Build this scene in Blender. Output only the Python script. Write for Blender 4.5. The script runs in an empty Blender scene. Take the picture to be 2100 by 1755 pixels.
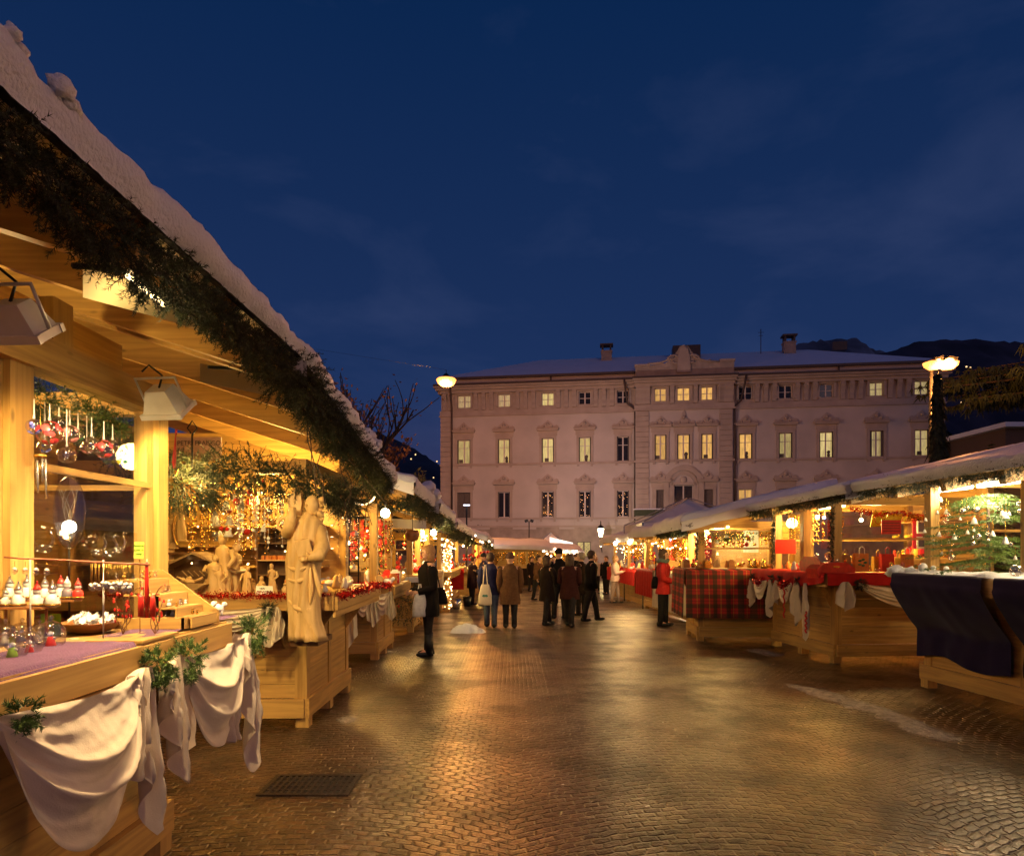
import bpy, math, random
from math import sin, cos, pi, radians, sqrt, atan2
from mathutils import Vector, Matrix, Euler, noise
random.seed(11)
R = random.Random(5)
sc = bpy.context.scene
col = sc.collection
F, CX, YH, EYE = 1400.0, 1050.0, 1125.0, 1.66

def P(px, py, d):
    "world point seen at photo pixel px, py at depth d metres"
    return Vector(((px - CX) * d / F, d, EYE + (YH - py) * d / F))
def zg(d):
    return 0.0 if d < 13 else -(min(d, 90) - 13) * 0.02

# ---------------------------------------------------------------- materials
MATS = {}
def newmat(name):
    m = bpy.data.materials.new(name); m.use_nodes = True
    nt = m.node_tree; nt.nodes.clear()
    out = nt.nodes.new('ShaderNodeOutputMaterial')
    b = nt.nodes.new('ShaderNodeBsdfPrincipled')
    nt.links.new(b.outputs[0], out.inputs[0])
    MATS[name] = m
    return m, nt, b, out
def N(nt, t, **k):
    n = nt.nodes.new(t)
    for a, v in k.items():
        if a in n.inputs: n.inputs[a].default_value = v
        else: setattr(n, a, v)
    return n
def ramp(nt, stops):
    r = nt.nodes.new('ShaderNodeValToRGB')
    e = r.color_ramp.elements
    while len(e) < len(stops): e.new(0.5)
    for i, (p, c) in enumerate(stops):
        e[i].position = p; e[i].color = (*c, 1)
    return r
def c4(c): return (c[0], c[1], c[2], 1)

def plain(name, c, rough=.5, metal=0, var=.15, scale=20, bump=0.0, bscale=60, sheen=0, emit=None, estr=0, island=0.0, trans=0):
    "one colour with a little procedural unevenness"
    if name in MATS: return MATS[name]
    m, nt, b, out = newmat(name)
    tc = N(nt, 'ShaderNodeTexCoord')
    no = N(nt, 'ShaderNodeTexNoise'); no.inputs['Scale'].default_value = scale; no.inputs['Detail'].default_value = 4
    nt.links.new(tc.outputs['Object'], no.inputs['Vector'])
    d = tuple(max(0, x * (1 - var)) for x in c); l = tuple(min(1, x * (1 + var)) for x in c)
    rp = ramp(nt, [(.3, d), (.7, l)])
    nt.links.new(no.outputs['Fac'], rp.inputs[0])
    colout = rp.outputs[0]
    if island:
        g = N(nt, 'ShaderNodeNewGeometry')
        hs = N(nt, 'ShaderNodeHueSaturation')
        mr = N(nt, 'ShaderNodeMapRange'); mr.inputs['To Min'].default_value = 1 - island; mr.inputs['To Max'].default_value = 1 + island
        nt.links.new(g.outputs['Random Per Island'], mr.inputs[0]); nt.links.new(mr.outputs[0], hs.inputs['Value'])
        nt.links.new(colout, hs.inputs['Color']); colout = hs.outputs[0]
    nt.links.new(colout, b.inputs['Base Color'])
    b.inputs['Roughness'].default_value = rough
    b.inputs['Metallic'].default_value = metal
    if 'cloth' in name or 'jeans' in name or 'trousers' in name: b.inputs['Specular IOR Level'].default_value = .12
    if sheen: b.inputs['Sheen Weight'].default_value = sheen
    if trans:
        b.inputs['Subsurface Weight'].default_value = trans; b.inputs['Subsurface Radius'].default_value = (.03, .015, .01)
    if emit:
        b.inputs['Emission Color'].default_value = c4(emit); b.inputs['Emission Strength'].default_value = estr
    if bump:
        n2 = N(nt, 'ShaderNodeTexNoise'); n2.inputs['Scale'].default_value = bscale; n2.inputs['Detail'].default_value = 5
        nt.links.new(tc.outputs['Object'], n2.inputs['Vector'])
        bp = N(nt, 'ShaderNodeBump'); bp.inputs['Strength'].default_value = bump; bp.inputs['Distance'].default_value = .02
        nt.links.new(n2.outputs['Fac'], bp.inputs['Height']); nt.links.new(bp.outputs[0], b.inputs['Normal'])
    return m

def wood(name, light, dark, axis=0, rough=.45, scale=1.0):
    "planed softwood, grain along axis, knots, every board its own tone"
    if name in MATS: return MATS[name]
    m, nt, b, out = newmat(name)
    tc = N(nt, 'ShaderNodeTexCoord'); g = N(nt, 'ShaderNodeNewGeometry')
    off = N(nt, 'ShaderNodeVectorMath', operation='ADD')
    cx = N(nt, 'ShaderNodeCombineXYZ')
    mu = N(nt, 'ShaderNodeMath', operation='MULTIPLY'); mu.inputs[1].default_value = 37.0
    nt.links.new(g.outputs['Random Per Island'], mu.inputs[0])
    for i in range(3): nt.links.new(mu.outputs[0], cx.inputs[i])
    nt.links.new(tc.outputs['Object'], off.inputs[0]); nt.links.new(cx.outputs[0], off.inputs[1])
    mp = N(nt, 'ShaderNodeMapping'); s = [26 * scale] * 3; s[axis] = 1.3 * scale; mp.inputs['Scale'].default_value = s
    nt.links.new(off.outputs[0], mp.inputs['Vector'])
    no = N(nt, 'ShaderNodeTexNoise'); no.inputs['Scale'].default_value = 1.0; no.inputs['Detail'].default_value = 6; no.inputs['Distortion'].default_value = .6
    nt.links.new(mp.outputs[0], no.inputs['Vector'])
    rp = ramp(nt, [(.25, dark), (.62, light)])
    nt.links.new(no.outputs['Fac'], rp.inputs[0])
    # knots
    mp2 = N(nt, 'ShaderNodeMapping'); s = [6.5 * scale] * 3; s[axis] = 2.6 * scale; mp2.inputs['Scale'].default_value = s
    nt.links.new(off.outputs[0], mp2.inputs['Vector'])
    vo = N(nt, 'ShaderNodeTexVoronoi'); vo.inputs['Scale'].default_value = 1.0
    nt.links.new(mp2.outputs[0], vo.inputs['Vector'])
    kr = ramp(nt, [(.05, (.35, .35, .35)), (.11, (1, 1, 1))])
    nt.links.new(vo.outputs['Distance'], kr.inputs[0])
    mx = N(nt, 'ShaderNodeMix', data_type='RGBA', blend_type='MULTIPLY'); mx.inputs[0].default_value = .8
    nt.links.new(rp.outputs[0], mx.inputs[6]); nt.links.new(kr.outputs[0], mx.inputs[7])
    # broad stain and board tone
    n3 = N(nt, 'ShaderNodeTexNoise'); n3.inputs['Scale'].default_value = 2.2; n3.inputs['Detail'].default_value = 5
    nt.links.new(tc.outputs['Object'], n3.inputs['Vector'])
    hs = N(nt, 'ShaderNodeHueSaturation')
    a1 = N(nt, 'ShaderNodeMath', operation='MULTIPLY_ADD'); a1.inputs[1].default_value = .38; a1.inputs[2].default_value = .58
    a2 = N(nt, 'ShaderNodeMath', operation='MULTIPLY_ADD'); a2.inputs[1].default_value = .45
    nt.links.new(g.outputs['Random Per Island'], a1.inputs[0])
    nt.links.new(n3.outputs['Fac'], a2.inputs[0]); nt.links.new(a1.outputs[0], a2.inputs[2])
    nt.links.new(a2.outputs[0], hs.inputs['Value']); nt.links.new(mx.outputs[2], hs.inputs['Color'])
    nt.links.new(hs.outputs[0], b.inputs['Base Color'])
    b.inputs['Roughness'].default_value = rough
    bp = N(nt, 'ShaderNodeBump'); bp.inputs['Strength'].default_value = .25; bp.inputs['Distance'].default_value = .004
    nt.links.new(no.outputs['Fac'], bp.inputs['Height']); nt.links.new(bp.outputs[0], b.inputs['Normal'])
    return m

def glow(name, c, s):
    if name in MATS: return MATS[name]
    m, nt, b, out = newmat(name)
    b.inputs['Base Color'].default_value = (.8, .8, .8, 1)
    b.inputs['Emission Color'].default_value = c4(c); b.inputs['Emission Strength'].default_value = s
    return m

def glass(name, tint=(1, 1, 1), rough=.02, refl=1.0, base=0.0):
    "thin clear glass: see-through with a mirror sheen that grows at the edges"
    if name in MATS: return MATS[name]
    m = bpy.data.materials.new(name); m.use_nodes = True; MATS[name] = m
    nt = m.node_tree; nt.nodes.clear()
    out = N(nt, 'ShaderNodeOutputMaterial'); tr = N(nt, 'ShaderNodeBsdfTransparent'); gl = N(nt, 'ShaderNodeBsdfGlossy')
    tr.inputs[0].default_value = c4(tint); gl.inputs['Roughness'].default_value = rough; gl.inputs[0].default_value = (.95, .95, .95, 1)
    lw = N(nt, 'ShaderNodeFresnel'); gg = N(nt, 'ShaderNodeNewGeometry'); io = N(nt, 'ShaderNodeMapRange'); io.inputs['To Min'].default_value = 1.5; io.inputs['To Max'].default_value = 1 / 1.5
    nt.links.new(gg.outputs['Backfacing'], io.inputs[0]); nt.links.new(io.outputs[0], lw.inputs[0])
    ma = N(nt, 'ShaderNodeMath', operation='MULTIPLY_ADD'); ma.inputs[1].default_value = refl; ma.inputs[2].default_value = base; ma.use_clamp = True
    nt.links.new(lw.outputs[0], ma.inputs[0])
    mx = N(nt, 'ShaderNodeMixShader'); nt.links.new(ma.outputs[0], mx.inputs[0])
    nt.links.new(tr.outputs[0], mx.inputs[1]); nt.links.new(gl.outputs[0], mx.inputs[2]); nt.links.new(mx.outputs[0], out.inputs[0])
    return m

# ---------------------------------------------------------------- mesh builder
class MB:
    def __init__(s): s.v = []; s.f = []; s.m = []; s.sm = []
    def add(s, v, f, m=0, smooth=False):
        o = len(s.v); s.v += [Vector(x) for x in v]
        s.f += [tuple(i + o for i in q) for q in f]; s.m += [m] * len(f); s.sm += [smooth] * len(f)
        return s
    def box(s, c, d, m=0, rot=None):
        x, y, z = d[0] / 2, d[1] / 2, d[2] / 2
        v = [Vector((a * x, b * y, e * z)) for a in (-1, 1) for b in (-1, 1) for e in (-1, 1)]
        if rot is not None:
            r = Euler(rot).to_matrix(); v = [r @ q for q in v]
        c = Vector(c); v = [q + c for q in v]
        return s.add(v, [(0, 1, 3, 2), (4, 6, 7, 5), (0, 4, 5, 1), (2, 3, 7, 6), (0, 2, 6, 4), (1, 5, 7, 3)], m)
    def box2(s, a, b, m=0):
        return s.box([(a[i] + b[i]) / 2 for i in range(3)], [abs(a[i] - b[i]) for i in range(3)], m)
    def beam(s, p, q, w, h, m=0):
        p, q = Vector(p), Vector(q); d = (q - p).normalized()
        up = Vector((0, 0, 1)) if abs(d.z) < .95 else Vector((1, 0, 0))
        sd = d.cross(up).normalized() * w / 2; u2 = sd.cross(d).normalized() * h / 2
        v = [p - sd - u2, p + sd - u2, p + sd + u2, p - sd + u2, q - sd - u2, q + sd - u2, q + sd + u2, q - sd + u2]
        return s.add(v, [(0, 1, 2, 3), (4, 7, 6, 5), (0, 4, 5, 1), (1, 5, 6, 2), (2, 6, 7, 3), (3, 7, 4, 0)], m)
    def tube(s, pts, r, n=6, m=0, caps=True, smooth=True):
        pts = [Vector(p) for p in pts]; k = len(pts); rr = r if isinstance(r, (list, tuple)) else [r] * k
        v = []; a = Vector((0, 0, 1)); d0 = (pts[1] - pts[0]).normalized()
        if abs(d0.dot(a)) > .9: a = Vector((1, 0, 0))
        for i in range(k):
            d = (pts[min(i + 1, k - 1)] - pts[max(i - 1, 0)])
            if d.length < 1e-9: d = d0
            d.normalize(); x = d.cross(a)
            if x.length < 1e-5: x = d.orthogonal()
            x.normalize(); y = d.cross(x); a = -y if False else x.cross(d)
            for j in range(n):
                t = 2 * pi * j / n; v.append(pts[i] + (x * cos(t) + y * sin(t)) * rr[i])
        f = [(i * n + j, i * n + (j + 1) % n, (i + 1) * n + (j + 1) % n, (i + 1) * n + j) for i in range(k - 1) for j in range(n)]
        if caps: f += [tuple(range(n - 1, -1, -1)), tuple((k - 1) * n + j for j in range(n))]
        return s.add(v, f, m, smooth)
    def lathe(s, c, prof, n=12, m=0, smooth=True, sx=1, sy=1):
        c = Vector(c); v = []; k = len(prof)
        for r, z in prof:
            for j in range(n):
                t = 2 * pi * j / n; v.append(c + Vector((r * cos(t) * sx, r * sin(t) * sy, z)))
        f = [(i * n + j, i * n + (j + 1) % n, (i + 1) * n + (j + 1) % n, (i + 1) * n + j) for i in range(k - 1) for j in range(n)]
        if prof[0][0] > 1e-6: f.append(tuple(range(n - 1, -1, -1)))
        if prof[-1][0] > 1e-6: f.append(tuple((k - 1) * n + j for j in range(n)))
        return s.add(v, f, m, smooth)
    def sph(s, c, r, n=10, m=0, sc=(1, 1, 1), lump=0, seed=0):
        c = Vector(c); h = max(4, n // 2 + 1); v = []
        for i in range(h + 1):
            a = pi * i / h
            for j in range(n):
                t = 2 * pi * j / n; d = Vector((sin(a) * cos(t), sin(a) * sin(t), cos(a)))
                k = 1 + (lump * noise.noise(d * 1.7 + Vector((seed, seed * .7, 0))) if lump else 0)
                v.append(c + Vector((d.x * sc[0], d.y * sc[1], d.z * sc[2])) * r * k)
        f = [(i * n + j, (i + 1) * n + j, (i + 1) * n + (j + 1) % n, i * n + (j + 1) % n) for i in range(h) for j in range(n)]
        return s.add(v, f, m, True)
    def grid(s, fn, nu, nv, m=0, smooth=True, thick=0):
        v = [Vector(fn(i / nu, j / nv)) for i in range(nu + 1) for j in range(nv + 1)]
        f = [(i * (nv + 1) + j, (i + 1) * (nv + 1) + j, (i + 1) * (nv + 1) + j + 1, i * (nv + 1) + j + 1) for i in range(nu) for j in range(nv)]
        return s.add(v, f, m, smooth)
    def prism(s, outline, thick, frame, m=0):
        "outline [(a,b)], frame=(origin, axis a, axis b, normal)"
        o, a, b, nn = [Vector(x) for x in frame]; k = len(outline)
        v = [o + a * p + b * q for p, q in outline] + [o + a * p + b * q + nn * thick for p, q in outline]
        f = [tuple(range(k))[::-1], tuple(range(k, 2 * k))] + [(i, (i + 1) % k, (i + 1) % k + k, i + k) for i in range(k)]
        return s.add(v, f, m)
    def build(s, name, mats, parent=None, world=True, origin=None, solid=0):
        if not isinstance(mats, (list, tuple)): mats = [mats]
        me = bpy.data.meshes.new(name)
        v = s.v
        if parent is not None and world:
            root = parent
            while root.parent: root = root.parent
            inv = (Matrix.Translation(root.location) @ root.rotation_euler.to_matrix().to_4x4()).inverted()
            v = [inv @ x for x in v]
        if origin is not None:
            o = Vector(origin); v = [x - o for x in v]
        me.from_pydata([tuple(x) for x in v], [], s.f)
        for x in mats: me.materials.append(x)
        me.polygons.foreach_set('material_index', s.m); me.polygons.foreach_set('use_smooth', s.sm)
        me.update()
        ob = bpy.data.objects.new(name, me); col.objects.link(ob)
        if parent is not None: ob.parent = parent
        if origin is not None: ob.location = origin
        if solid:
            md = ob.modifiers.new('Solidify', 'SOLIDIFY'); md.thickness = solid; md.offset = 0
        return ob
def tag(o, label=None, cat=None, group=None, kind=None):
    if label: o['label'] = label
    if cat: o['category'] = cat
    if group: o['group'] = group
    if kind: o['kind'] = kind
    return o
def thing(name, label, cat, loc=(0, 0, 0), rz=0, group=None):
    o = bpy.data.objects.new(name, None); col.objects.link(o); o.empty_display_size = .1
    o.location = loc; o.rotation_euler = (0, 0, rz)
    return tag(o, label, cat, group)
def single(mb, name, mats, label, cat, origin, group=None, solid=0):
    return tag(mb.build(name, mats, origin=origin, solid=solid), label, cat, group)
def dup(root, loc, rz=None, scale=None, label=None, group=None):
    def rec(o, par):
        c = o.copy(); col.objects.link(c)
        if par is not None: c.parent = par
        for ch in list(kids.get(o, ())): rec(ch, c)
        return c
    kids = {}
    for o in root.children_recursive: kids.setdefault(o.parent, []).append(o)
    r = rec(root, None); r.location = loc
    if rz is not None: r.rotation_euler = (0, 0, rz) if not isinstance(rz, (tuple, list)) else rz
    if scale is not None: r.scale = (scale,) * 3 if not isinstance(scale, (tuple, list)) else scale
    if label: r['label'] = label
    if group: r['group'] = group
    return r
def text_part(name, body, size, loc, rot, mat, parent=None, align='CENTER', font_thick=.001):
    cu = bpy.data.curves.new(name, 'FONT'); cu.body = body; cu.size = size; cu.align_x = align; cu.align_y = 'CENTER'; cu.extrude = font_thick
    o = bpy.data.objects.new(name, cu); col.objects.link(o)
    dg = bpy.context.evaluated_depsgraph_get(); me = bpy.data.meshes.new_from_object(o.evaluated_get(dg))
    bpy.data.objects.remove(o)
    ob = bpy.data.objects.new(name, me); col.objects.link(ob); me.materials.clear(); me.materials.append(mat)
    if parent is not None:
        root = parent
        while root.parent: root = root.parent
        ob.parent = parent
        inv = (Matrix.Translation(root.location) @ root.rotation_euler.to_matrix().to_4x4()).inverted()
        mm = inv @ Matrix.Translation(Vector(loc)) @ Euler(rot).to_matrix().to_4x4()
        ob.matrix_local = mm
    else:
        ob.location = loc; ob.rotation_euler = rot
    return ob
def nz(x, y=0, z=0): return noise.noise(Vector((x, y, z)))

# ---------------------------------------------------------------- greenery
def sprig(mb, p, d, L, n, nl, w, m=0, spread=.9):
    "a fir twig: stem with needles to both sides"
    p = Vector(p); d = Vector(d).normalized(); a = d.orthogonal().normalized(); b = d.cross(a)
    q = p + d * L
    mb.add([p - a * .0025, p + a * .0025, q], [(0, 1, 2)], m)
    for i in range(n):
        t = (i + R.random()) / n; o = p + d * (L * t); ang = R.uniform(0, 2 * pi)
        s = (a * cos(ang) + b * sin(ang))
        dr = (d * R.uniform(.35, .9) + s * spread).normalized(); e = o + dr * nl * R.uniform(.7, 1.15) * (1.1 - .5 * t)
        ww = dr.cross(Vector((R.uniform(-1, 1), R.uniform(-1, 1), R.uniform(-1, 1)))).normalized() * w
        mb.add([o - ww, o + ww, e], [(0, 1, 2)], m)
def garland(mb, pts, rad, dens, L=.13, n=16, nl=.035, w=.0022, droop=.5, m=0, seed=1, out=None):
    "fir garland along a polyline; dens = twigs per metre"
    pts = [Vector(p) for p in pts]
    for a, b in zip(pts, pts[1:]):
        k = max(2, int((b - a).length * dens)); dd = (b - a).normalized()
        for i in range(k):
            t = R.random(); c = a.lerp(b, t)
            rr = rad * (1 + .75 * nz(c.y * 2.3 + seed, c.x * 2, c.z * 3) + .35 * nz(c.y * 7, c.x * 7, seed))
            ang = R.uniform(0, 2 * pi); q = Vector((cos(ang), 0, sin(ang))) if abs(dd.y) > .7 else Vector((0, cos(ang), sin(ang)))
            o = c + q * rr * R.random() ** .7 * .8 + dd * R.uniform(-.05, .05)
            d = q * .8 + dd * R.uniform(-1, 1) * .9 + Vector((0, 0, -droop * R.random()))
            sprig(mb, o, d, L * R.uniform(.6, 1.2), n, nl, w, m)
# ---------------------------------------------------------------- shared materials
PINE_L, PINE_D = (.60, .36, .10), (.36, .19, .05)
wx = wood('pine_board_x', PINE_L, PINE_D, 0); wy = wood('pine_board_y', PINE_L, PINE_D, 1); wz = wood('pine_board_z', PINE_L, PINE_D, 2)
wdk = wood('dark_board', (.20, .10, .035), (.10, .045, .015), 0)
carve = wood('carved_wood', (.74, .49, .20), (.56, .34, .11), 2, rough=.5, scale=.8)
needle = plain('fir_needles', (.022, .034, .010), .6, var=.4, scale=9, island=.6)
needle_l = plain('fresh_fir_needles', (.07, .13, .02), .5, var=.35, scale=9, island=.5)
snowm = plain('snow', (.80, .80, .83), .55, var=.06, scale=3, bump=.8, bscale=60)
tarp = plain('white_tarpaulin', (.72, .70, .68), .38, var=.08, scale=2, bump=.15, bscale=9)
lining = plain('cream_roof_lining', (.70, .56, .33), .6, var=.07, scale=3)
muslin = plain('cream_muslin', (.76, .64, .46), .9, var=.07, scale=5, bump=.12, bscale=170, sheen=.2)
purple = plain('purple_cloth', (.10, .035, .10), .95, var=.2, scale=60, bump=.3, bscale=150, sheen=.3)
navy = plain('navy_cloth', (.012, .007, .045), .85, var=.2, scale=5, bump=.1, bscale=80, sheen=.2)
redcl = plain('red_cloth', (.50, .02, .015), .8, var=.15, scale=8, bump=.1, bscale=90)
redshiny = plain('red_tinsel', (.65, .02, .015), .2, metal=.6, var=.3, scale=30, island=.6)
goldshiny = plain('gold_foil', (.80, .48, .10), .22, metal=.9, var=.2, scale=30, island=.4)
silver = plain('silver_foil', (.75, .75, .75), .18, metal=.9, var=.1, scale=30)
whitepaint = plain('white_enamel', (.70, .66, .58), .4, var=.06, scale=15)
blackm = plain('black_iron', (.02, .02, .02), .45, var=.2, metal=.5)
clearglass = glass('clear_glass', base=.03)
paneglass = glass('window_pane_glass', tint=(.97, .96, .92), base=.02)
crystal = glass('crystal_glass', refl=1.6, base=.22, rough=.05)
porcelain = plain('white_china', (.80, .78, .74), .22, var=.04)
red_p = plain('red_paint', (.62, .03, .02), .35, var=.15, island=.3)
orange_p = plain('orange_card', (.70, .24, .04), .6, var=.12)
yellow_p = plain('yellow_card', (.75, .52, .05), .6, var=.12)
green_p = plain('lime_card', (.32, .60, .03), .55, var=.06)
brownbowl = wood('bowl_wood', (.36, .15, .05), (.22, .08, .025), 0, rough=.3)
paper = plain('white_paper', (.82, .80, .72), .7, var=.03)
ink = plain('dark_ink', (.05, .03, .02), .6, var=.1)
skinm = plain('skin', (.62, .36, .24), .5, var=.08, trans=.05)
blob_l = glow('bulb_warm', (1.0, .66, .30), 28)
bulb_f = glow('bulb_fairy', (1.0, .62, .26), 16)
bulb_b = glow('bulb_blue', (.35, .45, 1.0), 14)
bulb_r = glow('bulb_red', (1.0, .08, .05), 6)
tube_w = glow('fluorescent_warm', (1.0, .74, .36), 14)
sodium = glow('sodium_lamp', (1.0, .34, .065), 560)
lantern_g = glow('lantern_glass', (1.0, .86, .45), 14)

def point(name, loc, col_, w, r=.05):
    l = bpy.data.lights.new(name, 'POINT'); l.color = col_; l.energy = w; l.shadow_soft_size = r
    o = bpy.data.objects.new(name, l); col.objects.link(o); o.location = loc; return o
def spot(name, loc, tgt, col_, w, size=100, r=.06, blend=.6):
    l = bpy.data.lights.new(name, 'SPOT'); l.color = col_; l.energy = w; l.shadow_soft_size = r; l.spot_size = radians(size); l.spot_blend = blend
    o = bpy.data.objects.new(name, l); col.objects.link(o); o.location = loc
    o.rotation_euler = (Vector(tgt) - Vector(loc)).to_track_quat('-Z', 'Y').to_euler(); return o
WARM = (1.0, .60, .15); WARMW = (1.0, .70, .28); SOD = (1.0, .34, .07)

# ---------------------------------------------------------------- camera, world, sun
cam = bpy.data.cameras.new('camera'); co = bpy.data.objects.new('camera', cam); col.objects.link(co)
co.location = (0, 0, EYE); co.rotation_euler = (radians(90), 0, 0)
cam.lens = 24; cam.sensor_width = 36; cam.shift_y = (YH - 877.5) / 2100; cam.clip_end = 12000; cam.clip_start = .05
sc.camera = co
w = bpy.data.worlds.new('World'); sc.world = w; w.use_nodes = True
nt = w.node_tree; nt.nodes.clear()
out = N(nt, 'ShaderNodeOutputWorld'); bg = N(nt, 'ShaderNodeBackground')
sky = N(nt, 'ShaderNodeTexSky'); sky.sky_type = 'NISHITA'; sky.sun_disc = False
SUN_EL, SUN_ROT = radians(1.0), radians(175)
sky.sun_elevation = SUN_EL; sky.sun_rotation = SUN_ROT; sky.ozone_density = 4.0; sky.air_density = 1.0; sky.dust_density = .3
tc = N(nt, 'ShaderNodeTexCoord'); mp = N(nt, 'ShaderNodeMapping'); mp.inputs['Scale'].default_value = (1, 1, 2.6)
nt.links.new(tc.outputs['Generated'], mp.inputs[0])
n1 = N(nt, 'ShaderNodeTexNoise'); n1.inputs['Scale'].default_value = 3.2; n1.inputs['Detail'].default_value = 7; n1.inputs['Roughness'].default_value = .55; n1.inputs['Distortion'].default_value = .3
nt.links.new(mp.outputs[0], n1.inputs['Vector'])
cr = ramp(nt, [(.50, (0, 0, 0)), (.74, (1, 1, 1))]); nt.links.new(n1.outputs['Fac'], cr.inputs[0])
# clouds: thin, a little greyer and brighter than the sky, lit from below by the town
sep = N(nt, 'ShaderNodeSeparateXYZ'); nt.links.new(tc.outputs['Generated'], sep.inputs[0])
tint = ramp(nt, [(.0, (.050, .046, .115)), (.22, (.014, .034, .115)), (.62, (.0036, .021, .084)), (1, (.0025, .014, .062))])
nt.links.new(sep.outputs['Z'], tint.inputs[0])
skm = N(nt, 'ShaderNodeMix', data_type='RGBA', blend_type='MIX'); skm.inputs[0].default_value = .9
sks = N(nt, 'ShaderNodeMix', data_type='RGBA', blend_type='MULTIPLY'); sks.inputs[0].default_value = 1; sks.inputs[7].default_value = (.02, .02, .025, 1)
nt.links.new(sky.outputs[0], sks.inputs[6]); nt.links.new(sks.outputs[2], skm.inputs[6]); nt.links.new(tint.outputs[0], skm.inputs[7])
cm = N(nt, 'ShaderNodeMix', data_type='RGBA', blend_type='ADD'); cm.inputs[7].default_value = (.012, .013, .022, 1)
nt.links.new(cr.outputs[0], cm.inputs[0]); nt.links.new(skm.outputs[2], cm.inputs[6])
nt.links.new(cm.outputs[2], bg.inputs[0]); bg.inputs[1].default_value = 1.0
nt.links.new(bg.outputs[0], out.inputs[0])
sl = bpy.data.lights.new('sun', 'SUN'); so = bpy.data.objects.new('sun', sl); col.objects.link(so)
sl.energy = .13; sl.angle = radians(25); sl.color = (1.0, .68, .74)
so.rotation_euler = (radians(80), 0, radians(20))
sc.view_settings.view_transform = 'Standard'; sc.view_settings.look = 'None'; sc.view_settings.gamma = 1; sc.view_settings.exposure = 0
sc.render.engine = 'CYCLES'
cy = sc.cycles; cy.use_denoising = True
try: cy.denoiser = 'OPENIMAGEDENOISE'
except Exception: pass
cy.use_adaptive_sampling = True; cy.adaptive_threshold = .008; cy.adaptive_min_samples = 32; cy.sample_clamp_direct = 60; cy.max_bounces = 7; cy.diffuse_bounces = 3; cy.glossy_bounces = 3; cy.transmission_bounces = 4; cy.transparent_max_bounces = 14
cy.sample_clamp_indirect = 4; cy.caustics_reflective = False; cy.caustics_refractive = False; cy.use_light_tree = True
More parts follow.
